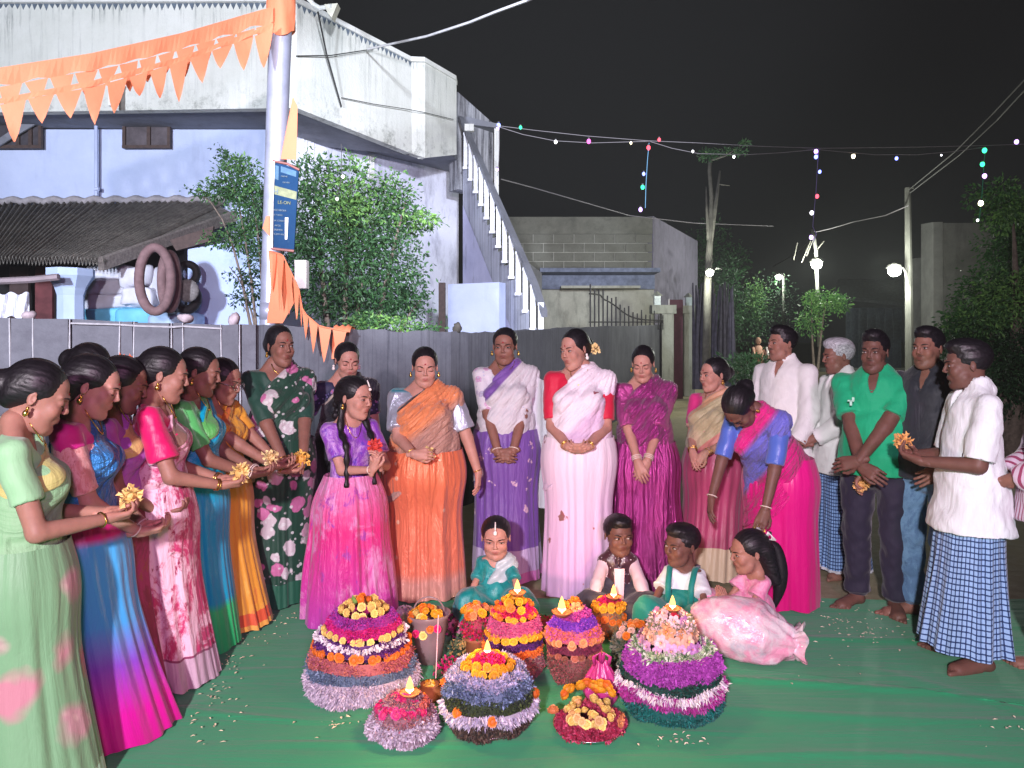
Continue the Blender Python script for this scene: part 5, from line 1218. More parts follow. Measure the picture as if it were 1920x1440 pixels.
POLEC = m_plain("concrete_pole", (.09, .09, .08), .85, var=.2, nsc=6); LAMPM = m_emit("lamp_glow", (1, 1, .93), 26); WIRE = m_plain("wire", (.03, .03, .03), .6)
def street_lamp(u, v, Y, r, label, polepts=None, pr=.05, power=90, arm=None):
    e = empty("street_lamp", (at(u, 0, Y).x, Y, 0), 0, label, "street lamp", "lit street lamps"); 
    if polepts: m = MB(); m.tube([at(a, b, Y) - e.location for a, b in polepts], pr, 10); m.build("pole", [POLEC], e, smooth=True)
    if arm: m = MB(); m.tube([at(a, b, Y) - e.location for a, b in arm], pr*.4, 6); m.build("arm", [POLEC], e, smooth=True)
    m = MB(); m.lathe([(r*1.3, 0), (r*1.0, r*.5), (r*.3, r*.9), (0, r)], 12, tuple(at(u, v, Y) - e.location + Vector((0, 0, r*.4)))); m.build("lamp_shade", [POLEC], e)
    m = MB(); m.ball(at(u, v, Y) - e.location, r, 14, 10); m.build("bulb", [LAMPM], e, smooth=True)
    Lg = bpy.data.lights.new("street_lamp_light", "POINT"); Lg.energy = power*3; Lg.color = (.95, 1.0, .88); Lg.shadow_soft_size = r; lo = bpy.data.objects.new("street_lamp_light", Lg); link(lo); lo.location = at(u, v + 3, Y - r*2.2)
street_lamp(1331, 511, 16.6, .085, "lit lamp fixed on the pruned tree beside the stick fence", arm=[(1334, 508), (1342, 503), (1354, 504)], power=60)
street_lamp(1460, 519, 40, .16, "small distant lit lamp over the dark hedge", [(1469, 640), (1469, 517)], .06, 120, [(1460, 515), (1469, 513), (1472, 516)])
street_lamp(1531, 495, 24, .17, "bright lit lamp on the slim pole with crossed arms and foliage", [(1536, 650), (1533, 560), (1530, 470), (1527, 450), (1523, 430)], .06, 220)
street_lamp(1677, 507, 18, .15, "brightest lit lamp on a curved arm from the tall concrete pole", None, .05, 200, [(1677, 500), (1690, 496), (1697, 510), (1700, 530)])
up_ = empty("utility_pole", (at(1704, 0, 18.2).x, 18.2, 0), 0, "tall tapered concrete utility pole behind the men in dark and green shirts", "pole")
m = MB(); m.tube([at(1706, 755, 18.2) - up_.location, at(1702, 352, 18.2) - up_.location], [.11, .07], 8); m.build("shaft", [POLEC], up_); m = MB(); m.tube([at(1698, 355, 18.2) - up_.location, at(1712, 352, 18.2) - up_.location], .03, 6); m.build("cross_arm", [POLEC], up_)
m = MB()
for a, b in (((1503, 492), (1520, 452)), ((1512, 480), (1526, 446)), ((1526, 475), (1545, 452)), ((1488, 488), (1495, 455))): m.tube([at(*a, 24), at(*b, 24)], .02, 5)
o = m.build("dry_branches", [PALEB]); tag(o, "bare crossed branches at the top of the slim lamp pole", "branches")
FARW = m_wall("far_concrete", (.13, .13, .13), (.20, .20, .195), .6, (.07, .07, .07), .95, (2, 2, .5), .5)
fb = empty("far_building", (at(1800, 0, 26).x, 26, 0), 0, "grey unpainted concrete building with a flat top at the far right", "building")
slabwall(at(1744, 0, 26), at(1768, 0, 25), 0, at(0, 420, 26).z, 0, at(0, 416, 25).z, .3, FARW, "corner_wall", par=fb); slabwall((at(1769, 0, 25).x, 25, 0), (at(1864, 0, 25).x, 25, 0), 0, at(0, 418, 25).z, 0, at(0, 418, 25).z, .3, FARW, "front_wall", par=fb)
slabwall(at(1716, 0, 28), at(1744, 0, 28), 0, at(0, 484, 28).z, 0, at(0, 482, 28).z, .3, FARW, "side_block", par=fb)
for v0, v1 in ((435, 462), (500, 530)):
    m = MB(); p0, p1 = at(1754, v1, 25.4), at(1759, v0, 25.4); m.box(Vector(((p0.x+p1.x)/2, 25.3, (p0.z+p1.z)/2)) - fb.location, (p1.x-p0.x, .3, p1.z-p0.z)); m.build("window", [DARK], fb)
ht = empty("far_hut", (at(1605, 0, 40).x, 40, 0), 0, "low hut with a pale roof and ribbed sheet wall at the end of the street", "hut")
m = MB(); P = [at(1560, 560, 40), at(1700, 575, 40), at(1690, 530, 44), at(1572, 528, 44)]; m.prism([p - ht.location for p in P], (0, 0, .15)); m.build("roof", [m_plain("hut_roof", (.10, .11, .11), .9, var=.3)], ht)
for i in range(13): m = MB(); m.box(Vector((at(1590 + i*8, 0, 41).x, 41 - .05*(i % 2), 1.7)) - ht.location, (.22, .05, 3.4)); m.build("sheet", [m_plain("hut_sheet", (.08, .10, .12), .8, var=.3) if i == 0 else bpy.data.materials["hut_sheet"]], ht)
kb = MB().box((at(1540, 0, 38).x, 38, .09), (10, .4, .18)).build("road_kerb", [PIL]); tag(kb, kind="structure")
# the two far people with a motorcycle
for i, (u, c) in enumerate(((1421, (.45, .25, .18)), (1447, (.55, .5, .48)))):
    pr_ = empty("person", (at(u, 0, 24).x, 24, 0), R(20), ("distant person in a brown top seated on the motorcycle" if i == 0 else "distant person in a pale shirt standing behind the motorcycle"), "person"); m = MB()
    m.tube([(0, 0, .7), (0, 0, 1.15), (.0, -.02, 1.42)], [.14, .19, .10], 10); m.ball((0, -.02, 1.56), (.09, .10, .12), 10, 8); m.tube([(.18, 0, 1.35), (.24, -.12, 1.1), (.12, -.38, 1.05)], .045, 8); m.tube([(-.18, 0, 1.35), (-.24, -.12, 1.1), (-.12, -.38, 1.05)], .045, 8)
    m.tube([(.09, 0, .75), (.12, -.15 if i == 0 else 0, .45), (.11, 0, .05)], [.09, .07, .05], 8); m.tube([(-.09, 0, .75), (-.12, -.15 if i == 0 else 0, .45), (-.11, 0, .05)], [.09, .07, .05], 8); m.build("body", [m_plain("far_cloth_%d" % i, c, .8)], pr_, smooth=True)
mc = empty("motorcycle", (at(1428, 0, 23.6).x, 23.6, 0), R(25), "small distant motorcycle parked by the hedge", "motorcycle")
for y in (-.62, .62): m = MB(); m.tube([(0, y + .27*math.cos(a), .29 + .27*math.sin(a)) for a in np.linspace(0, 6.283, 20)], .05, 8, cap=False); m.build("wheel", [RUBD], mc)
m = MB(); m.tube([(0, -.62, .3), (0, -.42, .9), (0, -.36, 1.0)], .03, 6); m.tube([(-.3, -.3, 1.05), (0, -.38, 1.0), (.3, -.3, 1.05)], .02, 6); m.tube([(0, -.3, .78), (0, .1, .78), (0, .55, .75)], [.09, .13, .09], 8); m.tube([(0, -.1, .35), (0, .2, .35)], .14, 8); m.build("frame", [m_plain("bike_red", (.10, .03, .02), .4)], mc, smooth=True)

# ------------------------------------------------------------------ strings of coloured bulbs
EM = {"white": m_emit("bulb_white", (.95, .95, 1), 5), "warm": m_emit("bulb_warm", (1, .88, .6), 9), "pink": m_emit("bulb_pink", (1, .12, .65), 4), "green": m_emit("bulb_green", (.05, 1, .40), 3), "red": m_emit("bulb_red", (1, .08, .12), 4), "blue": m_emit("bulb_blue", (.22, .28, 1), 5), "violet": m_emit("bulb_violet", (.6, .35, 1), 5)}
SOCK = m_plain("bulb_socket", (.08, .08, .09), .5)
YS = 9.0; BMESH = {}
def bulb(root, u, v, col, Y=YS, r=.026):
    r *= .78
    if (col, r) not in BMESH:
        m = MB(); m.ball((0, 0, 0), (r, r, r*1.25), 10, 8); m.lathe([(r*.5, r*.9), (r*.55, r*1.9), (0, r*1.95)], 8, m=1); BMESH[(col, r)] = m.mesh("bulb", [EM[col], SOCK], True)
    o = bpy.data.objects.new("bulb", BMESH[(col, r)]); link(o, root); o.location = at(u, v, Y) - root.location; return o
def light_string(pts, bulbs, label, Y=YS, rad=.0042, tint=None):
    e = empty("light_string", at(*pts[0], Y), 0, label, "string lights", "strings of coloured bulbs"); m = MB(); P = [at(u, v, Y) - e.location for u, v in pts]
    Q = []
    for i in range(len(P)-1):
        for t in np.linspace(0, 1, 5)[:-1]: Q.append(P[i].lerp(P[i+1], t))
    Q.append(P[-1]); m.tube(Q, rad, 5); m.build("cable", [tint or WIREG], e)
    for u, v, c, *r in bulbs: bulb(e, u, v, c, Y, r[0] if r else .024)
WIREG = m_plain("grey_wire", (.13, .12, .13), .6)
light_string([(936, 236), (1000, 244), (1100, 255), (1215, 264), (1310, 268), (1420, 274), (1536, 278), (1700, 276), (1840, 273), (1930, 270)], [(935, 235, "blue", .03), (976, 239, "green"), (1236, 262, "red"), (1906, 266, "violet", .03)], "long taut wire with few bulbs running right across the street")
light_string([(936, 238), (980, 252), (1040, 264), (1110, 268), (1180, 266), (1218, 265), (1260, 278), (1310, 288), (1400, 290), (1470, 286), (1530, 280), (1570, 284), (1640, 290), (1720, 290), (1790, 284), (1845, 276)], [(1042, 266, "white"), (1104, 265, "pink", .03), (1183, 268, "warm", .016), (1299, 284, "white", .018), (1376, 294, "white", .02), (1600, 293, "warm", .028), (1681, 297, "blue"), (1765, 291, "white", .012)], "sagging wire of coloured bulbs looping below the taut one", Y=9.02)
TB = m_plain("wire_blue", (.08, .22, .35), .6); TV = m_plain("wire_violet", (.18, .15, .35), .6); TG = m_plain("wire_green", (.03, .25, .14), .6)
light_string([(1217, 268), (1214, 300), (1211, 350), (1210, 390)], [(1216, 277, "red", .03), (1207, 326, "blue"), (1205, 351, "green", .03), (1201, 393, "violet", .028)], "hanging drop of bulbs nearest the block building", Y=8.98, tint=TB)
light_string([(1535, 280), (1533, 310), (1530, 360), (1527, 390), (1524, 425), (1531, 440), (1522, 460)], [(1530, 284, "violet", .03), (1530, 294, "blue", .028), (1537, 322, "blue"), (1532, 368, "red", .028), (1522, 399, "white", .028), (1521, 445, "violet", .03)], "hanging drop of bulbs above the slim lamp pole", Y=8.98, tint=TV)
light_string([(1848, 278), (1845, 305), (1843, 340), (1840, 380), (1836, 412)], [(1846, 282, "green", .034), (1842, 308, "green", .032), (1846, 330, "violet", .032), (1839, 381, "warm", .036), (1833, 413, "white", .018)], "hanging drop of bulbs beside the roadside tree", Y=8.98, tint=TG)
light_string([(936, 238), (936, 270), (935, 300), (933, 330)], [(933, 241, "violet", .022), (932, 318, "violet", .022)], "short drop of bulbs on the edge of the stair landing", Y=8.9)
e = empty("light_string", at(640, 330, 7.4), 0, "few white bulbs strung in front of the bush", "string lights", "strings of coloured bulbs"); m = MB(); m.tube([at(640, 270, 7.4) - e.location, at(641, 330, 7.4) - e.location, at(632, 375, 7.4) - e.location], .004, 5); m.build("cable", [WIRE], e); bulb(e, 643, 331, "white", 7.4, .018); bulb(e, 632, 373, "white", 7.4, .018)
def wire(pts, Y, label, rad=.010, mat=None):
    e = MB(); e.tube([at(u, v, y) for (u, v), y in zip(pts, Y if hasattr(Y, "__len__") else [Y]*len(pts))], rad, 5); o = e.build("overhead_wire", [mat or WIRE]); return tag(o, label, "wire", "overhead wires")
wire([(690, 92), (735, 82), (800, 68), (880, 42), (930, 22), (990, 0), (1040, -25)], [10.9, 10, 9, 8, 7.4, 6.8, 6], "thick white cable swinging from the parapet up to the top of the picture", .016, m_plain("white_cable", (.6, .6, .62), .5))
wire([(940, 336), (1000, 352), (1080, 375), (1180, 404), (1300, 418), (1450, 424)], [13, 14, 15, 16.5, 17, 18], "thin grey wire drooping from the landing past the block building", .012, WIREG)
wire([(1704, 385), (1660, 404), (1600, 416), (1560, 428), (1530, 435)], [18, 19, 21, 23, 24], "slack grey wire from the tall concrete pole to the slim lamp pole", .014, WIREG)
wire([(1706, 362), (1800, 290), (1870, 225), (1930, 160)], [18, 14, 12, 10], "dark service wire rising from the tall concrete pole, lower of two", .010); wire([(1704, 356), (1790, 285), (1860, 215), (1930, 140)], [18, 14, 12, 10], "dark service wire rising from the tall concrete pole, upper of two", .010)
wire([(1450, 500), (1500, 470), (1530, 440)], [30, 27, 24], "faint wire behind the slim lamp pole", .02)

# thin haze volume added to carry the glow of the lamps
hz = MB().box((0, 28, 5.5), (60, 80, 13)).build("haze", [bpy.data.materials.new("haze_air")]); hz["kind"] = "stuff"
_m = hz.data.materials[0]; _m.use_nodes = True; _m.node_tree.nodes.clear(); _o = _m.node_tree.nodes.new("ShaderNodeOutputMaterial"); _v = _m.node_tree.nodes.new("ShaderNodeVolumePrincipled"); _v.inputs["Density"].default_value = .0012; _v.inputs["Color"].default_value = (.85, .90, .88, 1); _m.node_tree.links.new(_v.outputs[0], _o.inputs[1])
# ------------------------------------------------------------------ the people
I3 = Matrix.Identity(3)
def P0(u, Y): return Vector((at(u, 0, Y).x, Y, 0))
FLW = cloth("dummy", (.8, .6, .1))
def joined(z, y=-.25, x=.0, dx=.045, pose="cup", back=(0, -1, .15), drop=-.25, spread=1.0):
    """both hands brought together in front of the body"""
    return {1: dict(p=(x+dx, y, z), dir=(-.95*spread, -.35, drop), back=back, pose=pose), -1: dict(p=(x-dx, y, z), dir=(.95*spread, -.35, drop), back=back, pose=pose)}
def cupped(z, y=-.30, x=.0, gap=.055, dirz=.05):
    """both hands held out palms up with flowers"""
    return {1: dict(p=(x+gap, y, z), dir=(-.25, -1, dirz), back=(.35, 0, -1), pose="cup"), -1: dict(p=(x-gap, y, z), dir=(.25, -1, dirz), back=(-.35, 0, -1), pose="cup")}
def newp(u, Y, yaw, label, group=None):
    return empty("person", P0(u, Y), R(yaw) - math.atan((u - 960)/FPX), label, "person", group)

def woman(u, Y, yaw, H, label, blouse, saree, pallu, skin="mid", w=1.0, hy=0, hp=8, hr=0, lean=0, hands=None, hair="bun", eyes=.1, look=0, sleeve=.62, neck="deep", fwd=.10, hemr=(.205, .175), hem=.03, pleats=26, amp=.014, seed=1, ban=(2, 2), ear=EARR, neckl=.10, skirt_kw=None, pallu_kw=None, elbow=None, blouse_kw=None):
    r = newp(u, Y, yaw, label)
    k = skeleton(H, w, False, lean=R(lean), yaw=R(hy), pitch=R(hp), roll=R(hr), hands=hands)
    person_body(k, SKIN[skin], r, False, eyes, look)
    g_top(k, "blouse", blouse, r, off=.009, sleeve=sleeve, neck=neck, hem=.115, seed=seed, **(blouse_kw or {}))
    g_skirt(k, saree, r, hem=hem, hemr=hemr, pleats=pleats, amp=amp, fwd=fwd, seed=seed, **(skirt_kw or {}))
    if pallu: g_pallu(k, pallu, r, seed=seed, **(pallu_kw or {}))
    head_child(k, hair_mesh(hair, HAIR), "hair", r)
    for sx in (-1, 1): head_child(k, ear, "earring", r, (sx*.083, .008, -.034))
    if neckl: necklace(k, r, neckl)
    head_child(k, BINDI, 'bindi', r, (0, -.0865, .040))
    for i, sd in enumerate((1, -1)): bangles(k, r, sd, ban[i], 1 if seed % 2 else 0)
    return r, k
def man(u, Y, yaw, H, label, shirt, lower, skin="deep", w=1.0, hy=0, hp=4, hands=None, hair="short", hairm=None, eyes=.75, look=0, lungi=False, sleeve=.9, loose=.02, long=.12, neck="collar", seed=1, fwd=.0, legs=None, fy=(.1, -.1), hem=.06, hemr=(.22, .18), lkw=None):
    r = newp(u, Y, yaw, label)
    k = skeleton(H, w, True, yaw=R(hy), pitch=R(hp), hands=hands); L = legs or leg_pts(k, None)
    if lungi:
        for sd in (1, -1): L[sd] = [q_*1 for q_ in L[sd]]; L[sd][0] = Vector((sd*.045*H, .01, .50*H)); L[sd][1] = Vector((sd*.05*H, .0, .275*H))
    person_body(k, SKIN[skin], r, True, eyes, look, feet=True, legs=L, footyaw=fy)
    g_top(k, "shirt", shirt, r, off=.012, loose=loose, sleeve=sleeve, neck=neck, long=long, arml=.018, hemflare=.012 + (.030 if lungi else 0), seed=seed, fold=(24, .0042))
    if lungi: g_skirt(k, lower, r, hem=hem, hemr=hemr, fwd=fwd, pleats=9, amp=.020, seed=seed, name="lungi", top=-.03, waist=(.150, .128), pw=1.5, hipb=.006, **(lkw or {}))
    else: g_legs(k, lower, r, L, seed=seed)
    head_child(k, hair_mesh(hair, hairm or HAIR), "hair", r)
    return r, k
C = cloth
GOLDB = (.55, .38, .14); CREAM = (.70, .62, .45)

# row on the left, side on, front to back
S1 = C("pale_green_saree", (.17, .34, .18), "floral", (.50, .12, .17), (.55, .33, .34), sc=4.6, thr=.40, borders=[(0, .07, (.42, .72, .52)), (.07, .078, (.2, .35, .18))], rough=.5)
r1, k1 = woman(40, 2.5, 84, 1.50, "woman in pale green saree with pink blossoms at the left edge, holding petals", C("green_blouse", (.26, .50, .27), borders=[(.98, 1.012, (.45, .72, .55))]), S1, C("green_pallu", (.22, .42, .22), borders=[(0, .035, (.45, .42, .14))]), hp=22, hands=cupped(.935, -.25), seed=3, fwd=.05, hemr=(.21, .20), amp=.012, ban=(0, 1), neckl=.08, eyes=.1, pallu_kw=dict(drop=None))
S2 = C("blue_magenta_saree", (.03, .25, .55), zg=[(0, (.50, .0, .22)), (.12, (.55, .0, .28)), (.30, (.20, .05, .45)), (.45, (.05, .30, .62)), (.75, (.06, .35, .65)), (.78, (.50, .01, .16)), (1.0, (.50, .02, .12))], rough=.32)
r2, k2 = woman(150, 2.9, 76, 1.51, "young woman in blue satin saree with magenta lower drape, second in the left row", C("peach_lace_blouse", (.62, .26, .24), "tiedye", (.75, .42, .40), (.5, .2, .2), sc=30, thr=.5), S2, C("blue_satin_pallu", (.03, .20, .48), rough=.28, fold=.9, metal=.4), skin="fair", hp=20, hands=cupped(.80, -.22), hair="loose", seed=4, fwd=.15, hemr=(.22, .20), eyes=.25, ban=(1, 1), sleeve=.85)
g_top(k2, "shoulder_piece", C("magenta_yoke", (.55, .01, .22)), r2, off=.016, sleeve=.22, neck="deep", hem=.235, seed=5)
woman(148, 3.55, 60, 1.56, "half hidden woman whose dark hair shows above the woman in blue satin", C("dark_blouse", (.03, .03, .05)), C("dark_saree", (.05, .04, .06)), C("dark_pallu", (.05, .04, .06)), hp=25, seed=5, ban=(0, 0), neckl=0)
r3, k3 = woman(212, 3.22, 80, 1.495, "woman in purple silk saree, third in the left row, partly covered", C("purple_blouse", (.30, .07, .33), rough=.35), C("maroon_saree", (.22, .02, .06), "tiedye", (.35, .03, .12), (.30, .08, .04), sc=6, thr=.5), C("purple_pallu", (.34, .09, .40), rough=.3, borders=[(0, .03, GOLDB)]), skin="brown", hp=18, hands=cupped(.80, -.20), hair="braid", seed=6, fwd=.08, neckl=.09)
S4 = C("pink_tiedye_saree", (.48, .03, .13), "tiedye", (.78, .50, .60), (.30, .01, .07), sc=9, thr=.50, borders=[(0, .13, (.52, .36, .45)), (.13, .14, (.25, .05, .12))], rough=.4, fold=.5)
r4, k4 = woman(294, 3.36, 82, 1.53, "woman in crimson and white mottled saree with hot pink puffed sleeves", C("hot_pink_blouse", (.62, .008, .12), rough=.4, borders=[(1.0, 1.028, (.70, .48, .60))]), S4, C("pink_tiedye_pallu", (.45, .04, .14), "tiedye", (.75, .48, .56), (.3, .01, .07), sc=9, thr=.5, rough=.4, borders=[(0, .035, (.22, .12, .09))]), hp=12, hands={1: dict(p=(.05, -.27, .90), dir=(-.2, -1, .0), back=(.5, 0, -1), pose="cup"), -1: dict(p=(-.10, -.28, .90), dir=(.15, -1, .0), back=(-.5, 0, -.9), pose="cup")}, seed=7, fwd=.08, hemr=(.20, .19), amp=.015, ban=(2, 2), blouse_kw=dict(arml=.026), sleeve=.72)
S5 = C("teal_saree", (.0, .30, .44), rough=.28, zg=[(0, (.02, .45, .13)), (.20, (.03, .50, .16)), (.24, (.0, .32, .50)), (.7, (.0, .30, .52)), (1.0, (.0, .34, .45))])
r5, k5 = woman(362, 3.74, 74, 1.53, "woman with a bright green blouse and teal blue saree, fifth in the left row", C("lime_blouse", (.10, .50, .14), rough=.35), S5, C("teal_pallu", (.0, .32, .50), rough=.25, borders=[(0, .05, (.10, .42, .10)), (.05, .06, GOLDB)]), skin="brown", hp=14, hands=cupped(.88, -.30), seed=8, fwd=.06, hemr=(.19, .17), neckl=.10, sleeve=.75)
S6 = C("mustard_saree", (.66, .30, .03), borders=[(0, .025, (.68, .34, .06)), (.025, .085, (.60, .09, .03))], rough=.45, pat="tiedye", c2=(.70, .36, .05), c3=(.62, .20, .04), sc=4, thr=.55)
r6, k6 = woman(408, 4.05, 56, 1.46, "woman in mustard yellow saree with spectacles, sixth in the left row", C("mustard_blouse", (.66, .30, .03), borders=[(.92, 1.0, (.62, .14, .04))]), S6, C("mustard_pallu", (.68, .33, .03), borders=[(0, .03, (.50, .12, .02))]), hp=16, hands={1: dict(p=(.14, -.33, .83), dir=(.25, -1, .1), back=(0, .2, -1), pose="cup"), -1: dict(p=(.06, -.36, .84), dir=(.25, -1, .05), back=(0, .2, -1), pose="cup")}, seed=9, fwd=.12, hemr=(.20, .18), w=1.02)
m = MB()
for x in (-1, 1): m.tube([(x*.031 + .023*math.cos(a), -.102 + .004*abs(math.cos(a)), .002 + .018*math.sin(a)) for a in np.linspace(0, 6.283, 19)], .0017, 5, cap=False); m.tube([(x*.054, -.099, .006), (x*.076, -.04, .006), (x*.083, .01, .002)], .0015, 5)
m.tube([(-.008, -.106, .006), (0, -.109, .009), (.008, -.106, .006)], .0015, 5); GLS = m.mesh("spectacles", [m_plain("steel_rim", (.6, .6, .62), .25, metal=1.0)], True); head_child(k6, GLS, "spectacles", r6)
# standing at the back, left to centre
S7 = C("dark_green_floral", (.010, .055, .032), "floral", (.62, .66, .64), (.55, .18, .36), sc=10, thr=.44, borders=[(0, .13, (.012, .10, .055))], rough=.5)
S7b = C("dark_green_plain", (.012, .075, .045), rough=.45)
r7, k7 = woman(523, 4.42, 18, 1.665, "tall woman in dark green saree with pink and white flowers beside the pole", C("dark_green_blouse", (.010, .058, .038)), S7, C("dark_green_floral_pallu", (.010, .055, .032), "floral", (.62, .66, .64), (.55, .18, .36), sc=10, thr=.44), hy=8, hp=2, w=1.12, eyes=.7, hands={-1: dict(p=(-.06, -.30, .86), dir=(.7, -.7, -.1), back=(.1, -.3, 1), pose="cup"), 1: dict(p=(.04, -.30, .84), dir=(-.6, -.7, .0), back=(0, -.3, -1), pose="cup")}, seed=11, sleeve=.95, hemr=(.20, .17), ban=(1, 1), skin="brown", neckl=.07, fwd=.03)
r8, k8 = woman(648, 4.85, 8, 1.565, "woman in navy and black saree standing behind the girl in purple and pink", C("navy_blouse", (.018, .020, .060), "floral", (.18, .16, .38), (.45, .18, .34), sc=16, thr=.34, borders=[(.98, 1.02, (.16, .18, .30))]), C("black_saree", (.014, .012, .022)), C("black_pallu", (.012, .011, .020), borders=[(0, .012, (.55, .45, .38))]), skin="fair", hp=16, hy=6, w=1.16, hands={-1: dict(p=(-.24, -.04, .82), dir=(0, -.15, -1), back=(-.9, -.3, 0))}, seed=12, ear=EARP, hemr=(.20, .18), ban=(0, 0), neckl=0, hair="braid", pallu_kw=dict(top=(.03, .322)))
S10 = C("orange_saree", (.72, .17, .075), zg=[(0, (.62, .30, .22)), (.10, (.60, .30, .24)), (.16, (.72, .20, .12)), (1.1, (.74, .17, .06))], dots=((.75, .45, .30), 11, .16), rough=.36, fold=.6, metal=.25)
r10, k10 = woman(796, 4.55, -2, 1.525, "stout woman in orange saree with silvery puffed sleeves, one hand on her belly", C("silver_blouse", (.44, .50, .60), metal=.5, fold=.7, rough=.28, zg=[(0, (.44, .50, .60)), (1.235, (.46, .52, .62)), (1.25, (.0, .36, .48)), (1.5, (.0, .36, .48))]), S10, C("orange_pallu", (.70, .19, .07), rough=.35, zg=[(0, (.70, .22, .08)), (.16, (.72, .25, .10)), (.20, (.42, .22, .16)), (.5, (.42, .26, .22))], borders=[(0, .012, (.03, .02, .02))], fold=.5), skin="fair", w=1.38, hp=12, hy=4, eyes=.0, hands={-1: dict(p=(-.05, -.31, .905), dir=(.95, -.2, .05), back=(0, -1, .3), pose="cup"), 1: dict(p=(.33, -.05, .74), dir=(.0, -.1, -1), back=(.9, -.3, .1), pose="relax")}, seed=13, sleeve=.8, hemr=(.26, .21), amp=.017, ban=(1, 1), neckl=.0, blouse_kw=dict(arml=.024), pallu_kw=dict(top=(.03, .318), arm=(-.13, .235)), fwd=.02)
S11 = C("lavender_saree", (.16, .075, .33), "sparse", (.60, .55, .62), (.6, .3, .45), sc=9, thr=.20, borders=[(0, .06, (.50, .16, .42)), (.06, .20, (.44, .36, .56))], rough=.38, fold=.5)
r11, k11 = woman(948, 4.92, 2, 1.665, "tall woman in violet and white saree with patterned white blouse and hands clasped", C("white_print_blouse", (.62, .62, .66), "floral", (.45, .50, .62), (.60, .42, .60), sc=14, thr=.36), S11, C("violet_white_pallu", (.17, .08, .34), zg=[(0, (.17, .08, .34)), (.055, (.17, .08, .34)), (.065, (.60, .60, .62)), (.6, (.58, .60, .66))], pat="sparse", c2=(.50, .12, .32), c3=(.12, .35, .50), sc=8, thr=.30), skin="brown", w=1.14, hp=8, hy=-10, eyes=.5, hands=joined(.845, -.24, -.01), seed=14, sleeve=.85, hemr=(.225, .19), ban=(1, 1), pallu_kw=dict(top=(.02, .318)), neckl=.06, pleats=22, amp=.016)
m = MB(); A = np.zeros((22, 8, 3))
for i, t in enumerate(np.linspace(0, 1, 22)):
    for j in range(8): A[i, j] = (.175 + (j)*.019*(1+.4*t), -.03 + .03*math.sin(j*1.9 + t*2), 1.33 - t*.86 - .01*j)
m.surf(A, uv=np.zeros((22, 8, 2))); m.build("hanging_saree_end", [C("white_print_end", (.58, .60, .66), "sparse", (.3, .3, .42), (.25, .4, .5), sc=8, thr=.2)], r11, smooth=True, uvs=True)
S12 = C("white_rose_saree", (.74, .50, .70), "sparse", (.42, .04, .10), (.16, .18, .12), sc=6.5, thr=.24, zg=[(0, (.44, .30, .50)), (.10, (.48, .34, .54)), (.14, (.70, .44, .68)), (.7, (.78, .62, .76)), (1.1, (.82, .78, .82))], rough=.5)
r12, k12 = woman(1086, 4.62, -2, 1.645, "woman in white and lilac saree with small roses and a red blouse", C("red_blouse", (.55, .008, .045)), S12, C("white_rose_pallu", (.80, .74, .78), "sparse", (.45, .06, .12), (.10, .12, .10), sc=5.2, thr=.17, zg=[(0, (.80, .72, .78)), (.2, (.80, .74, .80)), (.25, (.66, .48, .66)), (.6, (.78, .7, .78))]), skin="fair", w=1.2, hy=-36, hp=10, hr=-4, eyes=.6, look=-1, hands=joined(.93, -.27, 0, dx=.055, back=(0, -.8, -.6), drop=-.05), seed=15, sleeve=.85, hemr=(.215, .18), ear=EARP, ban=(2, 2), pallu_kw=dict(top=(.02, .318)), neckl=.12, pleats=16, amp=.014)
S13 = C("magenta_satin_saree", (.30, .025, .17), rough=.26, sheen=0, fold=.9, metal=.55, zg=[(0, (.30, .03, .17)), (.8, (.42, .05, .26)), (1.1, (.44, .05, .26))])
r13, k13 = woman(1208, 4.82, 4, 1.545, "young woman in glossy magenta satin saree, eyes lowered and hands crossed", C("magenta_satin_blouse", (.42, .06, .25), rough=.26, fold=.9, metal=.5), S13, C("magenta_satin_pallu", (.34, .03, .21), rough=.26, fold=1.0, metal=.55), skin="fair", w=1.14, hp=18, hy=-12, eyes=.1, hands={1: dict(p=(.0, -.23, .80), dir=(-.55, -.3, -.8), back=(.2, -1, .1), pose="relax"), -1: dict(p=(-.05, -.26, .78), dir=(.35, -.3, -.85), back=(-.2, -1, .1), pose="relax")}, seed=16, sleeve=.95, hemr=(.27, .23), amp=.018, ear=EARR, ban=(3, 3), blouse_kw=dict(arml=.02), pallu_kw=dict(top=(.0, .316)), neckl=0)
m = MB(); 
for sx in (-1, 1):
    for i in range(3):
        m.surf(np.array([[[sx*(.155 + .02*j*abs(math.sin(i+1))) + .0, -.05 + .035*i + .02*math.sin(j), 1.235 - .05*j - .012*i] for i in range(5)] for j in range(3)]))
S14 = C("beige_pink_saree", (.36, .05, .13), borders=[(0, .2, (.55, .42, .30))], rough=.4)
r14, k14 = woman(1342, 4.95, -28, 1.445, "woman in beige and pink saree looking away to the left, beside the bending woman", C("pink_gold_blouse", (.60, .03, .20), borders=[(.965, 1.0, (.62, .34, .26))]), S14, C("beige_pallu", (.52, .42, .27), rough=.4, borders=[(0, .04, (.55, .30, .18)), (.24, .5, (.60, .22, .20))]), skin="fair", w=1.26, hy=-22, hp=4, eyes=.9, look=-1, hands=joined(.84, -.26, .02, pose="relax", drop=-.6, spread=.5), seed=17, sleeve=.75, hemr=(.22, .19), ban=(3, 3), neckl=.16)
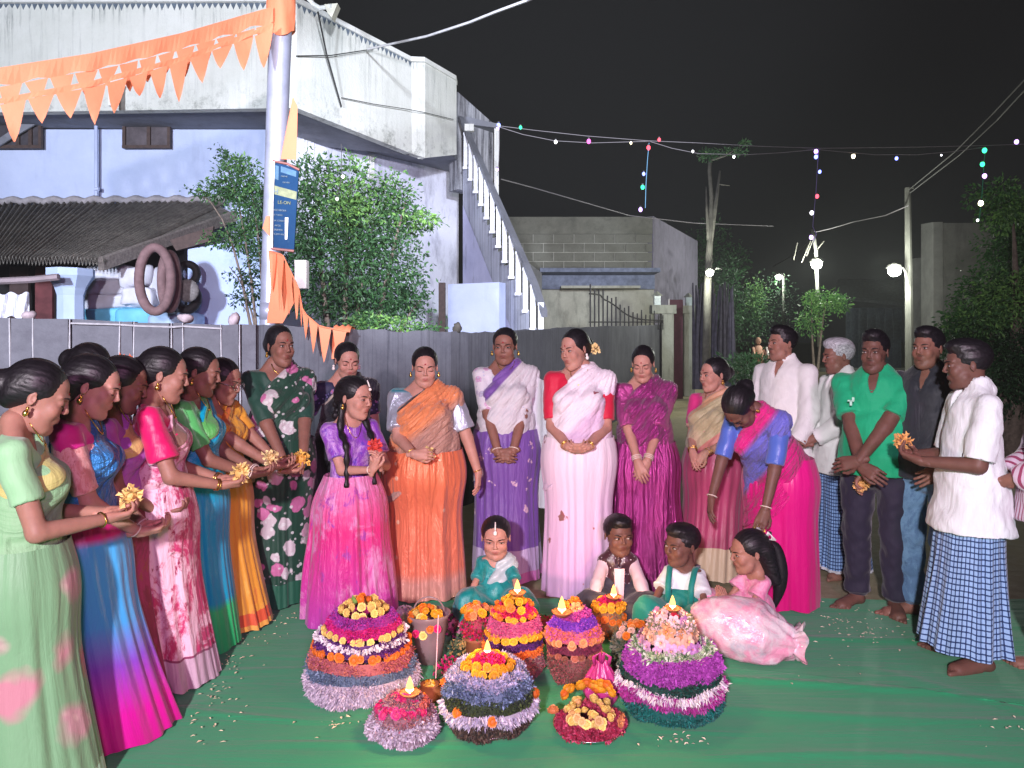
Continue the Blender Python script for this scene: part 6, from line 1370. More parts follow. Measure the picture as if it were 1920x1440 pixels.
# the bending woman
S15 = C("rani_pink_saree", (.66, .0, .20), rough=.35, zg=[(0, (.55, .0, .15)), (1.0, (.68, .005, .22))])
r15, k15 = woman(1462, 4.35, -30, 1.50, "woman in hot pink and blue saree bending forward and reaching down beside the men", C("cobalt_blouse", (.075, .14, .50), rough=.3, borders=[(0, .01, GOLDB)]), S15, C("cobalt_pallu", (.10, .14, .55), rough=.35, zg=[(0, (.66, .01, .22)), (.06, (.66, .01, .22)), (.09, (.13, .13, .55)), (.22, (.14, .15, .58)), (.25, (.66, .0, .20)), (.6, (.66, .0, .20))], fold=.6), skin="deep", w=1.14, lean=40, hp=30, hy=-6, eyes=.0, hands={-1: dict(p=(-.16, -.52, .52), dir=(.15, -.4, -1), back=(-.6, -.7, .3), pose="relax"), 1: dict(p=(.16, -.46, .54), dir=(-.2, -.4, -1), back=(.5, -.7, .3), pose="flat")}, seed=18, sleeve=.9, hemr=(.215, .20), amp=.02, fwd=-.02, ban=(1, 1), skirt_kw=dict(bulge=.02))

# the girl in front of them
r9 = newp(658, 4.18, 22, "girl in purple blouse and long pink skirt with folded hands"); k9 = skeleton(1.33, .98, False, yaw=R(28), pitch=R(8), hands={1: dict(p=(.07, -.24, .88), dir=(-.35, -.35, 1), back=(.8, -.5, 0), pose="cup"), -1: dict(p=(.02, -.25, .86), dir=(.1, -.3, 1), back=(-.8, -.5, 0), pose="cup")}, headscale=1.02)
person_body(k9, SKIN["fair"], r9, False, .3); g_top(k9, "blouse", C("purple_shine", (.22, .05, .42), "tiedye", (.52, .30, .62), (.12, .04, .40), sc=7, thr=.55, rough=.28, fold=.6), r9, off=.012, sleeve=.7, neck="round", hem=.03, arml=.022, seed=20)
g_skirt(k9, C("pink_lehenga", (.60, .02, .22), "tiedye", (.66, .26, .50), (.36, .05, .36), sc=5, thr=.56, rough=.3, fold=.7, zg=[(0, (.42, .04, .34)), (.2, (.55, .04, .30)), (.5, (.66, .02, .20)), (.75, (.66, .16, .38))]), r9, hem=.02, hemr=(.27, .25), pleats=30, amp=.022, seed=21, top=.02, name="skirt", bulge=.03)
m = MB(); m.tube([(.135*math.cos(a), .108*math.sin(a) - .005, k9.pel.z + .045 + .006*math.sin(a*5)) for a in np.linspace(0, 6.283, 25)], .016, 6, cap=False); m.build("sash", [C("sash_lilac", (.45, .25, .55))], r9, smooth=True)
head_child(k9, hair_mesh("braid", HAIR), "hair", r9); head_child(k9, EARR, "earring", r9, (-.083, .008, -.034))
m = MB()
for sx in (-1, 1): m.tube(curve_pts([k9.hM @ Vector((sx*.060, .03, -.02)) * k9.hs + k9.head, k9.P(sx*.080, -.05, .27), k9.P(sx*.080, -.128, .21), k9.P(sx*.078, -.135, .12), k9.P(sx*.082, -.140, .04)], 30), [.022 + .004*math.sin(t*40) - .010*t for t in np.linspace(0, 1, 30)], 10, flat=.8)
m.build("long_lock", [HAIR], r9, smooth=True); necklace(k9, r9, .12, .0014); m = MB(); m.tube([k9.hM @ Vector((0, -.072, .112)) * k9.hs + k9.head, k9.hM @ Vector((0, -.093, .078)) * k9.hs + k9.head], .004, 6); m.ball(k9.hM @ Vector((0, -.098, .066)) * k9.hs + k9.head, .009, 8, 6); m.build("head_ornament", [PEARL], r9, smooth=True)
bangles(k9, r9, -1, 1); 

# the men on the right
WS = C("white_shirt", (.78, .80, .78), rough=.7, fold=.35); WS2 = C("white_shirt_old", (.76, .82, .84), rough=.7, fold=.45)
CHK = C("blue_check_lungi", (.28, .45, .70), "check", (.015, .05, .16), (.004, .012, .05), sc=.026, thr=.13, rough=.7, fold=.4); CHK2 = C("blue_check_lungi_fine", (.22, .38, .66), "check", (.02, .06, .18), (.006, .015, .06), sc=.022, thr=.16, rough=.7, fold=.4, borders=[(0, .018, (.5, .52, .56))])
r16, k16 = man(1468, 5.15, -32, 1.68, "man with moustache in a plain white long shirt, standing behind the bending woman", WS, C("white_dhoti", (.70, .72, .70)), skin="mid", hy=-22, hp=-2, w=1.02, sleeve=1.8, hands={1: dict(p=(.20, -.20, .85), dir=(-.2, -.5, -.6), back=(.8, -.4, .2), pose="cup")}, seed=31, long=.14, eyes=.8, look=-1)
r17, k17 = man(1577, 4.95, -58, 1.59, "grey haired man in white shirt and blue checked lungi beside the man in green", WS, CHK2, skin="brown", hy=-8, hp=6, w=1.05, hairm=GREYHAIR, lungi=True, sleeve=1.7, seed=32, long=.16, hemr=(.21, .17), hem=.05, hands={-1: dict(p=(-.03, -.27, .88), dir=(.6, -.6, .1), back=(-.2, -.7, .4), pose="cup"), 1: dict(p=(.03, -.27, .88), dir=(-.6, -.6, .1), back=(.2, -.7, .4), pose="cup")})
GP = C("green_polo", (.005, .38, .17), rough=.7, fold=.4)
r18, k18 = man(1642, 4.30, -12, 1.63, "stocky man with moustache in bright green polo shirt and dark trousers", GP, C("navy_trousers", (.016, .014, .032), rough=.75), skin="deep", hy=-6, hp=2, w=1.14, sleeve=.72, loose=.012, long=.075, seed=33, fy=(.25, -.35), hands={-1: dict(p=(-.02, -.255, .86), dir=(.75, -.3, -.35), back=(0, -1, .3), pose="relax"), 1: dict(p=(-.04, -.285, .865), dir=(-.85, -.1, -.25), back=(0, -1, .3), pose="relax")}, eyes=.7)
m = MB(); q = k18.P(-.085, -.205, .215); m.box(q, (.034, .006, .008)); m.box(q + Vector((0, 0, -.012)), (.012, .006, .03)); m.box(q + Vector((.012, .0, .010)), (.012, .006, .02)); m.build("chest_logo", [C("logo_white", (.45, .75, .62))], r18)
r19, k19 = man(1742, 4.12, -26, 1.655, "slim young man in black shirt and jeans holding out petals in a lowered hand", C("black_shirt", (.022, .026, .036), rough=.6, fold=.4), C("blue_jeans", (.075, .16, .28), "tiedye", (.12, .24, .38), (.05, .11, .2), sc=9, thr=.5, rough=.8), skin="brown", hy=-2, hp=0, w=1.04, sleeve=1.55, seed=34, long=.08, fy=(.2, -.4), hands={-1: dict(p=(-.26, -.20, .80), dir=(-.35, -.3, -.7), back=(-.8, -.2, .4), pose="cup"), 1: dict(p=(.16, -.2, .9), pose="relax")}, eyes=.85)
r20, k20 = man(1822, 3.58, -68, 1.575, "older man in loose white shirt and large checked blue lungi holding flowers at chest height", WS2, CHK, skin="deep", hy=-8, hp=6, w=.96, lungi=True, sleeve=.92, loose=.028, long=.185, seed=35, fwd=.03, hemr=(.215, .19), hem=.09, hands={-1: dict(p=(-.07, -.235, .985), dir=(.35, -.7, .3), back=(-.3, 0, -1), pose="cup"), 1: dict(p=(.07, -.25, .975), dir=(-.65, -.6, .2), back=(.5, 0, -1), pose="cup")}, eyes=.6, fy=(.3, -.1))
r21, k21 = man(1992, 3.35, -70, 1.60, "man in pink striped shirt at the right edge, only his arm and leg in view", C("striped_shirt", (.62, .50, .60), "stripe", (.30, .05, .12), sc=.022, thr=.4), C("slate_trousers", (.05, .055, .09)), skin="brown", hy=-5, w=1.1, sleeve=1.7, seed=36, hands={-1: dict(p=(-.10, -.24, .90), dir=(.1, -.8, .3), back=(-.6, -.1, -.8), pose="fist"), 1: dict(p=(.0, -.24, .90), dir=(-.4, -.8, .2), back=(.5, 0, -1), pose="cup")}, fy=(.2, -.3))

# the seated children
ARML=.016
def child(u, Y, yaw, H, label, top, low, hair="bun", skin="mid", hy=0, hp=0, hands=None, eyes=.85, look=0, neck="round", sleeve=.7, seed=1, seat=.10, w=.92, hs_=1.0, blouse_kw=None):
    r = newp(u, Y, yaw, label, None); k = skeleton(H, w, False, yaw=R(hy), pitch=R(hp), hands=hands or {1: dict(p=(.15, -.22, .13), dir=(-.2, -1, -.3), back=(0, 0, 1)), -1: dict(p=(-.15, -.22, .13), dir=(.2, -1, -.3), back=(0, 0, 1))}, seat=seat, headscale=hs_); L = leg_pts(k, seat)
    person_body(k, SKIN[skin], r, False, eyes, look, seat=seat, legs=L)
    g_top(k, "top", top, r, off=.012, sleeve=sleeve, neck=neck, hem=.0, seed=seed, **{"arml": .016, **(blouse_kw or {})})
    s = SDF((-.42, -.48, .0), (.42, .22, .36), .010); s.rc((0, 0, seat), k.P(0, 0, .06), .13, .12, .03, fl=1.2)
    for sd in (1, -1): q = L[sd]; s.rc(q[0], q[1], .095, .085, .03); s.rc(q[1], q[2], .085, .06, .03)
    s.el((0, -.16, .06), (.20, .16, .07), .05); s.cut((0, 0, .022), (0, 0, -1)); finish(s, seed, (30, .006)).build("lower_garment", [low], r, smooth=True, uvs=True)
    head_child(k, hair_mesh(hair, HAIR), "hair", r); return r, k
TEAL = C("teal_silk", (.0, .20, .20), "tiedye", (.02, .28, .28), (.0, .14, .15), sc=14, rough=.4); WHT = C("school_white", (.66, .74, .76)); PNK = C("soft_pink", (.66, .20, .36), "tiedye", (.72, .34, .48), (.6, .1, .3), sc=12)
rk1, kk1 = child(930, 4.12, -2, .82, "small girl in teal silk sari seated behind the yellow topped flower stack", TEAL, TEAL, hair="bun", skin="fair", hp=8, eyes=.5, neck="deep", seed=41, sleeve=.75, w=.95)
g_pallu(kk1, C("silver_sash", (.42, .52, .55), rough=.3), rk1, off=.020, top=(.03, .30), arm=(-.12, .13), seed=42, name="sash", h=.009)
m = MB(); m.tube([kk1.hM @ Vector((0, -.066, .118)) * kk1.hs + kk1.head, kk1.hM @ Vector((0, -.092, .080)) * kk1.hs + kk1.head], .004, 6); m.ball(kk1.hM @ Vector((0, -.099, .068)) * kk1.hs + kk1.head, (.011, .006, .013), 8, 6); m.build("head_ornament", [PEARL], rk1, smooth=True)
rk2, kk2 = child(1158, 4.22, 4, .89, "boy in a dark sequinned waistcoat and pale shirt seated behind the small yellow stack", C("boy_shirt", (.62, .48, .56)), C("boy_trousers", (.03, .03, .05)), hair="short", skin="deep", hy=14, hp=2, look=1, seed=43, seat=.06, sleeve=1.6, neck="collar")
g_top(kk2, "waistcoat", C("sequin_waistcoat", (.045, .015, .025), "sparse", (.6, .6, .62), (.4, .4, .45), sc=60, thr=.25, rough=.3), rk2, off=.020, sleeve=.0, neck="collar", hem=.0, seed=44)
m = MB(); A = np.zeros((10, 5, 3))
for i in range(10):
    for j in range(5): q = kk2.P((j-2)*.013*(1.1 - i*.03), -.150 + .004*abs(j-2), .27 - i*.026); A[i, j] = tuple(q)
m.surf(A, uv=np.zeros((10, 5, 2))); m.build("shirt_front", [C("shirt_front_pink", (.66, .50, .60))], rk2, smooth=True, uvs=True)
rk3, kk3 = child(1283, 4.0, -10, .86, "child in white shirt and teal pinafore seated, looking to the left", WHT, C("teal_skirt", (.0, .19, .16)), hair="short", skin="deep", hy=-38, hp=2, look=-1, seed=45, seat=.07, sleeve=.8, blouse_kw=dict(arml=.026))
m = MB()
for sx in (-1, 1):
    m.tube([kk3.P(sx*.062, .08, .20), kk3.P(sx*.066, .03, .315), kk3.P(sx*.066, -.06, .315), kk3.P(sx*.060, -.135, .24), kk3.P(sx*.058, -.150, .14)], .017, 6, flat=.35, up=(0, -1, 0))
m.build("pinafore_strap", [C("teal_strap", (.0, .20, .17))], rk3, smooth=True)
g_top(kk3, "pinafore_bib", C("teal_bib", (.0, .20, .17)), rk3, off=.020, sleeve=0, hem=.0, seed=46, neck="round", blouse=None) if False else None
s = SDF((-.2, -.25, .1), (.2, .2, .40), .009); torso_prims(s, kk3, .021, loose=.0); s.cut(kk3.P(0, 0, .155), (0, 0, 1)); s.cut((0, 0, .12), (0, 0, -1)); finish(s, 3, (30, .003)).build("pinafore", [C("teal_pinafore", (.0, .20, .17))], rk3, smooth=True, uvs=True)
rk4, kk4 = child(1412, 3.86, -52, .80, "girl in pink frock with a long ponytail and white ribbon, palms pressed together", PNK, PNK, hair="loose", skin="mid", hy=-12, hp=10, eyes=.6, seed=47, sleeve=.6, hands={1: dict(p=(.022, -.18, .22), dir=(-.05, -.35, 1), back=(1, 0, .1), pose="flat"), -1: dict(p=(-.022, -.18, .22), dir=(.05, -.35, 1), back=(-1, 0, .1), pose="flat")}, blouse_kw=dict(arml=.030))
m = MB(); a = kk4.hM @ Vector((0, .09, .03)) * kk4.hs + kk4.head; m.tube(curve_pts([a, a + Vector((0.02, .06, -.03)), a + Vector((.03, .085, -.14)), a + Vector((.02, .08, -.25)), a + Vector((.01, .06, -.34))]), [.020 + .014*math.sin(t*2.6) - .018*max(0, t - .7)/.3 for t in np.linspace(0, 1, 24)], 14); m.build("ponytail", [HAIR], rk4, smooth=True)
m = MB(); 
for sx in (-1, 1): m.tube([a + Vector((0, .01, .02)), a + Vector((sx*.045, .0, .065)), a + Vector((sx*.065, .01, .03)), a + Vector((0, .01, .015))], [.006, .014, .014, .005], 8, flat=.4)
m.tube([a + Vector((-.03, .04, .01)), a + Vector((-.05, .07, -.08)), a + Vector((-.05, .075, -.16))], [.006, .007, .013], 6); m.build("ribbon", [m_plain("ribbon_white", (.82, .82, .82), .6)], rk4, smooth=True)
# flowers in the hair
def petal_clump(n, rad, size, seed, cup=.5):
    r = np.random.default_rng(seed); m = MB(); V = []; 
    d = r.normal(size=(n, 3)); d /= np.linalg.norm(d, axis=1)[:, None]; c = d*rad*r.uniform(.5, 1, n)[:, None]; a = d + r.normal(size=(n, 3))*.5; a /= np.linalg.norm(a, axis=1)[:, None]; b = np.cross(a, r.normal(size=(n, 3))); b /= np.linalg.norm(b, axis=1)[:, None]
    s_ = size*r.uniform(.7, 1.3, n)[:, None]; e = np.cross(a, b)*s_*.25
    V = np.stack([c, c + a*s_*.55 + b*s_*.4 + e, c + a*s_, c + a*s_*.55 - b*s_*.4 + e], 1).reshape(-1, 3); m.add(V, np.arange(4*n).reshape(-1, 4), col=np.repeat(r.uniform(.7, 1.15, n), 4)[:, None]*np.ones(3)); return m
# ------------------------------------------------------------------ flowers: shared meshes coloured per object
def m_obj(name, rough=.6, sss=.1):
    k = NT(name); oi = k.n("ShaderNodeObjectInfo"); at_ = k.n("ShaderNodeAttribute"); at_.attribute_name = "Col"
    k.color(k.mix(1.0, oi.outputs["Color"], at_.outputs["Color"], "MULTIPLY")).set(Roughness=rough); k.b.inputs["Subsurface Weight"].default_value = sss; k.b.inputs["Subsurface Radius"].default_value = (.01, .005, .003); k.b.inputs["Subsurface Scale"].default_value = .5
    return k.m
def m_attr(name, rough=.7):
    k = NT(name); at_ = k.n("ShaderNodeAttribute"); at_.attribute_name = "Col"; k.color(at_.outputs["Color"]).set(Roughness=rough); return k.m
PETO = m_obj("petal_object_colour"); PETA = m_attr("petal_layer_colour")
def marigold_mesh(seed, kind="marigold"):
    r = np.random.default_rng(seed); m = MB()
    if kind == "marigold":
        m.ball((0, 0, 0), (.72, .72, .55), 10, 6, col=(.7, .6, .5))
        for ring, (n, z, rr, up) in enumerate(((11, -.12, .92, .1), (11, .12, .86, .5), (9, .32, .66, 1.0), (6, .48, .38, 1.8))):
            for i in range(n):
                a = (i + .5*(ring % 2) + r.uniform(-.15, .15))*2*math.pi/n; c, s_ = math.cos(a), math.sin(a); w = .26; q = np.array([c*rr*.35, s_*rr*.35, z*.5]); tp = np.array([c, s_, 0])*(rr + r.uniform(-.05, .08)) + np.array([0, 0, z + up*.08]); sd = np.array([-s_, c, 0])*w
                m.add([q, q*.4 + tp*.62 + sd, tp + sd*.35, tp - sd*.35, q*.4 + tp*.62 - sd], [[1, 2, 3, 4]], [[0, 1, 4]], col=(1, 1, 1) if ring else (.8, .75, .7))
    else:   # open flower with broad petals
        for ring, (n, rr, z) in enumerate(((6, 1.0, .05), (5, .68, .26), (4, .36, .42))):
            for i in range(n):
                a = (i + .4*ring)*2*math.pi/n + r.uniform(-.1, .1); c, s_ = math.cos(a), math.sin(a); sd = np.array([-s_, c, 0])*.42*rr; b = np.array([c*.08, s_*.08, 0]); mid = np.array([c*rr*.6, s_*rr*.6, z*.7 + .05]); tp = np.array([c*rr, s_*rr, z + .10*(1-rr)])
                m.add([b, mid + sd, tp + sd*.5, tp - sd*.5, mid - sd], [[1, 2, 3, 4]], [[0, 1, 4]], col=(1, 1, 1) if ring else (.85, .8, .85))
        m.ball((0, 0, .3), (.16, .16, .16), 6, 4, col=(1.1, .9, .4))
    return m.mesh(kind, [PETO], False, cols=True)
MARI = [marigold_mesh(i) for i in range(3)]; ROSE = [marigold_mesh(10+i, "rose") for i in range(2)]
ORA, YEL, CRY, MAG, RED, PCH, LIL, WHP, BRN = (.80, .20, .015), (.85, .42, .015), (.85, .66, .20), (.60, .005, .16), (.50, .008, .03), (.80, .34, .14), (.56, .26, .55), (.78, .52, .52), (.26, .09, .05)
def flower(root, p, r, col, kind=0, tilt=None, sq=1.0):
    me = random.choice(MARI if kind == 0 else ROSE); o = bpy.data.objects.new("marigold" if kind == 0 else "blossom", me); link(o, root); j = random.uniform(.82, 1.12); o.color = (*[min(1, c*j) for c in col], 1)
    o.location = p; n = Vector(tilt) if tilt else Vector((p[0], p[1], .06)); o.rotation_euler = (Matrix(n.to_track_quat("Z", "Y").to_matrix()) @ Matrix.Rotation(random.uniform(0, 6), 3, "Z")).to_euler(); s_ = r*random.uniform(.9, 1.1); o.scale = (s_, s_, s_*sq); return o
def ring(root, R_, z, r, col, n=None, kind=0, cols=None, jit=.004, up=.25):
    n = n or max(5, int(2*math.pi*R_/(r*1.75)))
    for i in range(n):
        if random.random() < .05: continue
        a = i*2*math.pi/n + random.uniform(-.09, .09); c = col if not cols else random.choice(cols)
        flower(root, (R_*math.cos(a), R_*math.sin(a), z + .006*math.sin(a*3 + R_*90) + random.uniform(-jit, jit)), r*random.uniform(.88, 1.15), c, kind, (math.cos(a), math.sin(a), up))
def fringe(root, prof, cols, n, L, w=.006, droop=.2, seed=1, name="petal_layer", inner=True, out=.5):
    n = int(n*1.9); L = L*.72; w = w*.62
    """a band of small flower heads and florets on a profile [(r, z), ...] bottom to top"""
    r = np.random.default_rng(seed); P = np.array(prof, float); m = MB()
    base = tuple(np.mean([c for c in cols], 0)*.8)
    if inner: m.lathe([tuple(p) for p in prof], 36, col=base)
    t = r.uniform(0, 1, n)*(len(P)-1); i = np.minimum(t.astype(int), len(P)-2); f = (t - i)[:, None]; q = P[i]*(1-f) + P[i+1]*f; a = r.uniform(0, 2*np.pi, n)
    d = P[i+1] - P[i]; d /= np.linalg.norm(d, axis=1)[:, None] + 1e-9; nr, nz = d[:, 1], -d[:, 0]
    c, s_ = np.cos(a), np.sin(a); wb = 1 + .035*np.sin(a*3 + seed) + .02*np.sin(a*7 + seed*2) + .03*r.normal(size=n)*(r.random(n) < .3); C0 = np.stack([q[:, 0]*c*wb, q[:, 0]*s_*wb, q[:, 1] + .006*np.sin(a*4 + seed) + .004*np.sin(a*9 + seed)], -1); N = np.stack([nr*c, nr*s_, nz], -1)
    D = N*out + r.normal(size=(n, 3))*.35; D[:, 2] -= droop; D /= np.linalg.norm(D, axis=1)[:, None]; Sd = np.cross(D, r.normal(size=(n, 3))); Sd /= np.linalg.norm(Sd, axis=1)[:, None]
    l = L*r.uniform(.6, 1.3, n)[:, None]; ww = w*r.uniform(.7, 1.3, n)[:, None]; up = np.cross(D, Sd)*ww
    V = np.stack([C0 - D*l*.2 + Sd*ww*.5, C0 - D*l*.2 - Sd*ww*.5, C0 + D*l*.6 - Sd*ww, C0 + D*l + up*.3, C0 + D*l*.6 + Sd*ww], 1).reshape(-1, 3)
    b = np.arange(n)[:, None]*5; K = np.array(cols)[r.integers(0, len(cols), n)]*r.uniform(.7, 1.2, n)[:, None]; K = np.repeat(K, 5, 0)
    m.add(V, np.concatenate([b, b+1, b+2, b+4], 1), np.concatenate([b+2, b+3, b+4], 1), col=np.clip(K, 0, 1)); o = m.build(name, [PETA], root, cols=True); o["kind"] = "stuff"; return o
FLM = m_emit("flame", (1, .42, .10), 4.5); FLC = m_emit("flame_core", (1, .80, .42), 9); CLAY = m_plain("clay_lamp", (.30, .10, .04), .7, var=.2); CAND = m_plain("wax", (.75, .66, .5), .4)
def diya(p, label, s_=1.0, light=3.2):
    e = empty("lit_lamp", p, 0, label, "oil lamp", "lit oil lamps on the flower stacks"); m = MB(); m.lathe([(0, 0), (.018*s_, 0), (.034*s_, .014*s_), (.036*s_, .018*s_), (.030*s_, .014*s_), (0, .006*s_)], 16); m.build("clay_cup", [CLAY], e, smooth=True)
    m = MB(); m.lathe([(0, .012*s_), (.009*s_, .018*s_), (.0130*s_, .029*s_), (.0100*s_, .045*s_), (.004*s_, .062*s_), (0, .070*s_)], 12); m.build("flame", [FLM], e, smooth=True); m = MB(); m.lathe([(0, .010*s_), (.0138*s_, .025*s_), (.0112*s_, .036*s_), (0, .044*s_)], 12); m.build("flame_core", [FLC], e, smooth=True)
    Lg = bpy.data.lights.new("flame_light", "POINT"); Lg.energy = light; Lg.color = (1, .55, .22); Lg.shadow_soft_size = .02; lo = bpy.data.objects.new("flame_light", Lg); link(lo); lo.location = Vector(p) + Vector((0, -.03, .11*s_)); return e
STEELP = m_plain("steel_plate", (.62, .60, .62), .25, var=.05, metal=1.0)
def stack(u, vfront, R_, label, name="flower_stack"):
    """placed so that the near rim of its base is seen at pixel row vfront"""
    Yf = CZ*FPX/(vfront - 640); Y = Yf + R_*.93; e = empty(name, (at(u, 0, Y).x, Y, .026), 0, label, "flower stack", "flower stacks on the mat"); e.rotation_euler = (random.uniform(-.035, .035), random.uniform(-.045, .045), random.uniform(0, 6)*0); e.scale = (random.uniform(.96, 1.04), random.uniform(.96, 1.04), 1); return e
def plate(e, r, h=.02): m = MB(); m.lathe([(0, .0), (r*.8, .0), (r, h), (r*1.02, h+.003), (r*.98, h), (r*.78, .006), (0, .006)], 40); return m.build("steel_plate", [STEELP], e, smooth=True)
SL = (.10, .16, .24); SLV = (.40, .34, .44); PUR = (.12, .02, .20); MGT = (.42, .02, .26); DGN = (.015, .05, .03); TEA = (.0, .10, .09); WPT = (.62, .54, .62); RST = (.36, .08, .09)

B1 = stack(676, 1340, .245, "largest flower stack at the left, banded white, slate, orange, purple and cream"); 
fringe(B1, [(.235, 0), (.245, .045), (.235, .085)], [SLV, WPT, (.46, .40, .5)], 5200, .026, .004, .5, 1); fringe(B1, [(.232, .085), (.228, .125)], [SL, (.16, .22, .32), (.08, .12, .2)], 3600, .018, .004, .2, 2)
fringe(B1, [(.226, .125), (.215, .17)], [RST, (.50, .16, .10), (.40, .10, .16)], 3400, .016, .004, .2, 3); ring(B1, .212, .185, .021, ORA); fringe(B1, [(.205, .185), (.178, .235)], [PUR, (.08, .015, .12)], 3000, .014, .005, .1, 4)
fringe(B1, [(.198, .215), (.190, .232)], [(.75, .68, .72)], 500, .022, .008, .3, 5, inner=False); ring(B1, .172, .248, .020, CRY); fringe(B1, [(.165, .25), (.145, .29)], [MAG, (.50, .01, .22)], 2200, .014, .005, .1, 6); fringe(B1, [(.145, .29), (.118, .325)], [(.25, .03, .30), MGT], 1700, .014, .005, .1, 7)
ring(B1, .100, .335, .024, CRY); ring(B1, .060, .355, .024, CRY); ring(B1, .022, .372, .022, ORA, n=3); 
m = MB(); m.tube([(-.03, -.03, .37), (-.04, -.04, .39), (-.045, -.03, .40)], [.010, .008, .002], 6); m.build("bud", [LEAF], B1, cols=True)

B4 = stack(962, 1318, .125, "middle flower stack with magenta and yellow bands and a lamp on its yellow crown"); B4.location.y += .12; B4.scale.z = .86
fringe(B4, [(.115, 0), (.145, .06), (.13, .13)], [(.24, .18, .16), RST, (.30, .10, .12)], 2200, .014, .005, .1, 11); fringe(B4, [(.13, .125), (.128, .16)], [ORA, (.75, .16, .03)], 1800, .018, .005, .2, 12); fringe(B4, [(.126, .16), (.128, .20)], [(.06, .01, .06), PUR], 1500, .010, .005, .1, 13)
ring(B4, .122, .215, .021, YEL); ring(B4, .112, .235, .019, YEL); fringe(B4, [(.120, .235), (.105, .305)], [(.55, .05, .20), (.5, .12, .25)], 2200, .014, .004, .1, 14); ring(B4, .098, .318, .020, ORA, cols=[ORA, YEL]); fringe(B4, [(.095, .32), (.06, .355)], [RED, MAG], 1200, .020, .008, .0, 15)
ring(B4, .078, .36, .024, YEL, cols=[YEL, ORA]); ring(B4, .045, .385, .026, YEL); flower(B4, (0, 0, .40), .03, YEL)
diya(B4.location + Vector((.02, -.03, .362)), "lit lamp on the yellow crown of the middle stack", 1.1)
G10 = stack(895, 1250, .06, "low mound of orange and peach marigolds left of the middle stack"); 
for i in range(22): a = random.uniform(0, 6.28); q = random.random()**.5*.07; flower(G10, (q*math.cos(a)*1.1, q*math.sin(a), .05 + .05*(1 - q/.08) + .06), .026, random.choice([ORA, YEL, PCH]))
fringe(G10, [(.06, .0), (.075, .06), (.03, .13)], [RED, MAG, (.05, .1, .04)], 900, .02, .008, .1, 17)
G10.location.z += .10; m = MB(); m.lathe([(0, -.10), (.07, -.10), (.055, -.02), (.08, .0), (0, .0)], 20); m.build("bowl", [CLAY], G10, smooth=True)

B5 = stack(1082, 1322, .12, "flower stack with violet and peach bands behind the pink bag"); B5.location.y += .10; B5.scale.z = .92
fringe(B5, [(.10, 0), (.125, .07), (.12, .13)], [(.20, .05, .05), RST, (.10, .08, .05)], 2000, .014, .005, .1, 21); ring(B5, .118, .135, .022, BRN, cols=[BRN, (.5, .16, .1)]); fringe(B5, [(.122, .15), (.125, .19)], [(.22, .02, .06), (.14, .02, .05)], 1500, .012, .005, .1, 22)
ring(B5, .125, .20, .023, PCH); ring(B5, .135, .21, .018, PCH, n=14); fringe(B5, [(.128, .205), (.112, .26)], [(.55, .10, .42), (.60, .12, .20), ORA], 2200, .014, .005, .1, 23); fringe(B5, [(.112, .26), (.075, .30)], [(.16, .03, .45), (.28, .05, .5)], 1700, .014, .005, .1, 24)
fringe(B5, [(.080, .30), (.045, .33)], [MGT, (.6, .1, .4)], 1000, .02, .007, .0, 25); ring(B5, .04, .345, .034, PCH, kind=1, cols=[PCH, ORA], n=5); flower(B5, (.01, -.01, .37), .032, ORA, 1)
diya(B5.location + Vector((-.065, -.07, .300)), "lit lamp at the left shoulder of the violet and peach stack", 1.3)

B6 = stack(1153, 1240, .075, "small yellow marigold stack in front of the seated boy"); B6.location.y += .25; B6.location.z += .0; B6.scale.z = .86
fringe(B6, [(.07, -.03), (.08, .08), (.075, .14)], [(.3, .15, .1), ORA, (.2, .2, .1)], 1200, .014, .005, .1, 31); ring(B6, .085, .09, .022, ORA, cols=[ORA, PCH]); ring(B6, .082, .155, .023, YEL); ring(B6, .060, .172, .023, YEL); fringe(B6, [(.06, .17), (.02, .195)], [RED, MAG], 500, .022, .009, 0, 32)
diya(B6.location + Vector((.025, -.02, .168)), "lit lamp on the small yellow stack in front of the seated boy", 1.15)
G11 = stack(1192, 1245, .07, "loose mound of orange flowers and grey leaves between the yellow and the lilac stacks"); G11.location.z += .05
for i in range(26): a = random.uniform(0, 6.28); q = random.random()**.5*.10; flower(G11, (q*math.cos(a), q*math.sin(a), .05 + .06*(1 - q/.1)), .022, random.choice([ORA, ORA, PCH, WHP]))
fringe(G11, [(.10, -.06), (.11, .0), (.05, .07)], [(.16, .14, .08), (.22, .20, .16), DGN], 900, .035, .013, .1, 33)

B3 = stack(1260, 1385, .215, "tall flower stack at the right, teal and purple tiers under lilac and pink blossoms")
fringe(B3, [(.17, 0), (.20, .04), (.205, .085)], [TEA, (.0, .14, .12), (.01, .07, .06)], 4200, .016, .004, .2, 41); fringe(B3, [(.205, .08), (.215, .135)], [(.26, .02, .16), MGT, (.34, .06, .28)], 3200, .022, .005, .4, 42); fringe(B3, [(.214, .125), (.212, .145)], [WPT, (.75, .66, .62)], 900, .038, .005, .9, 43, inner=False)
fringe(B3, [(.205, .14), (.195, .18)], [(.012, .03, .022), (.0, .07, .05)], 2600, .012, .005, .1, 44); fringe(B3, [(.200, .175), (.165, .255)], [(.34, .04, .34), (.42, .07, .42), (.28, .03, .28)], 4200, .018, .005, .3, 45); fringe(B3, [(.165, .25), (.13, .27)], [(.35, .45, .25), (.6, .62, .5), (.1, .2, .08)], 900, .03, .006, .3, 46)
ring(B3, .130, .282, .026, LIL, kind=1, cols=[LIL, (.7, .4, .6)]); ring(B3, .105, .305, .030, WHP, kind=1, cols=[WHP, (.8, .5, .35)]); ring(B3, .085, .335, .030, WHP, kind=1, cols=[WHP, PCH]); fringe(B3, [(.09, .33), (.07, .38)], [(.2, .2, .1), WHP], 500, .025, .009, .1, 47)
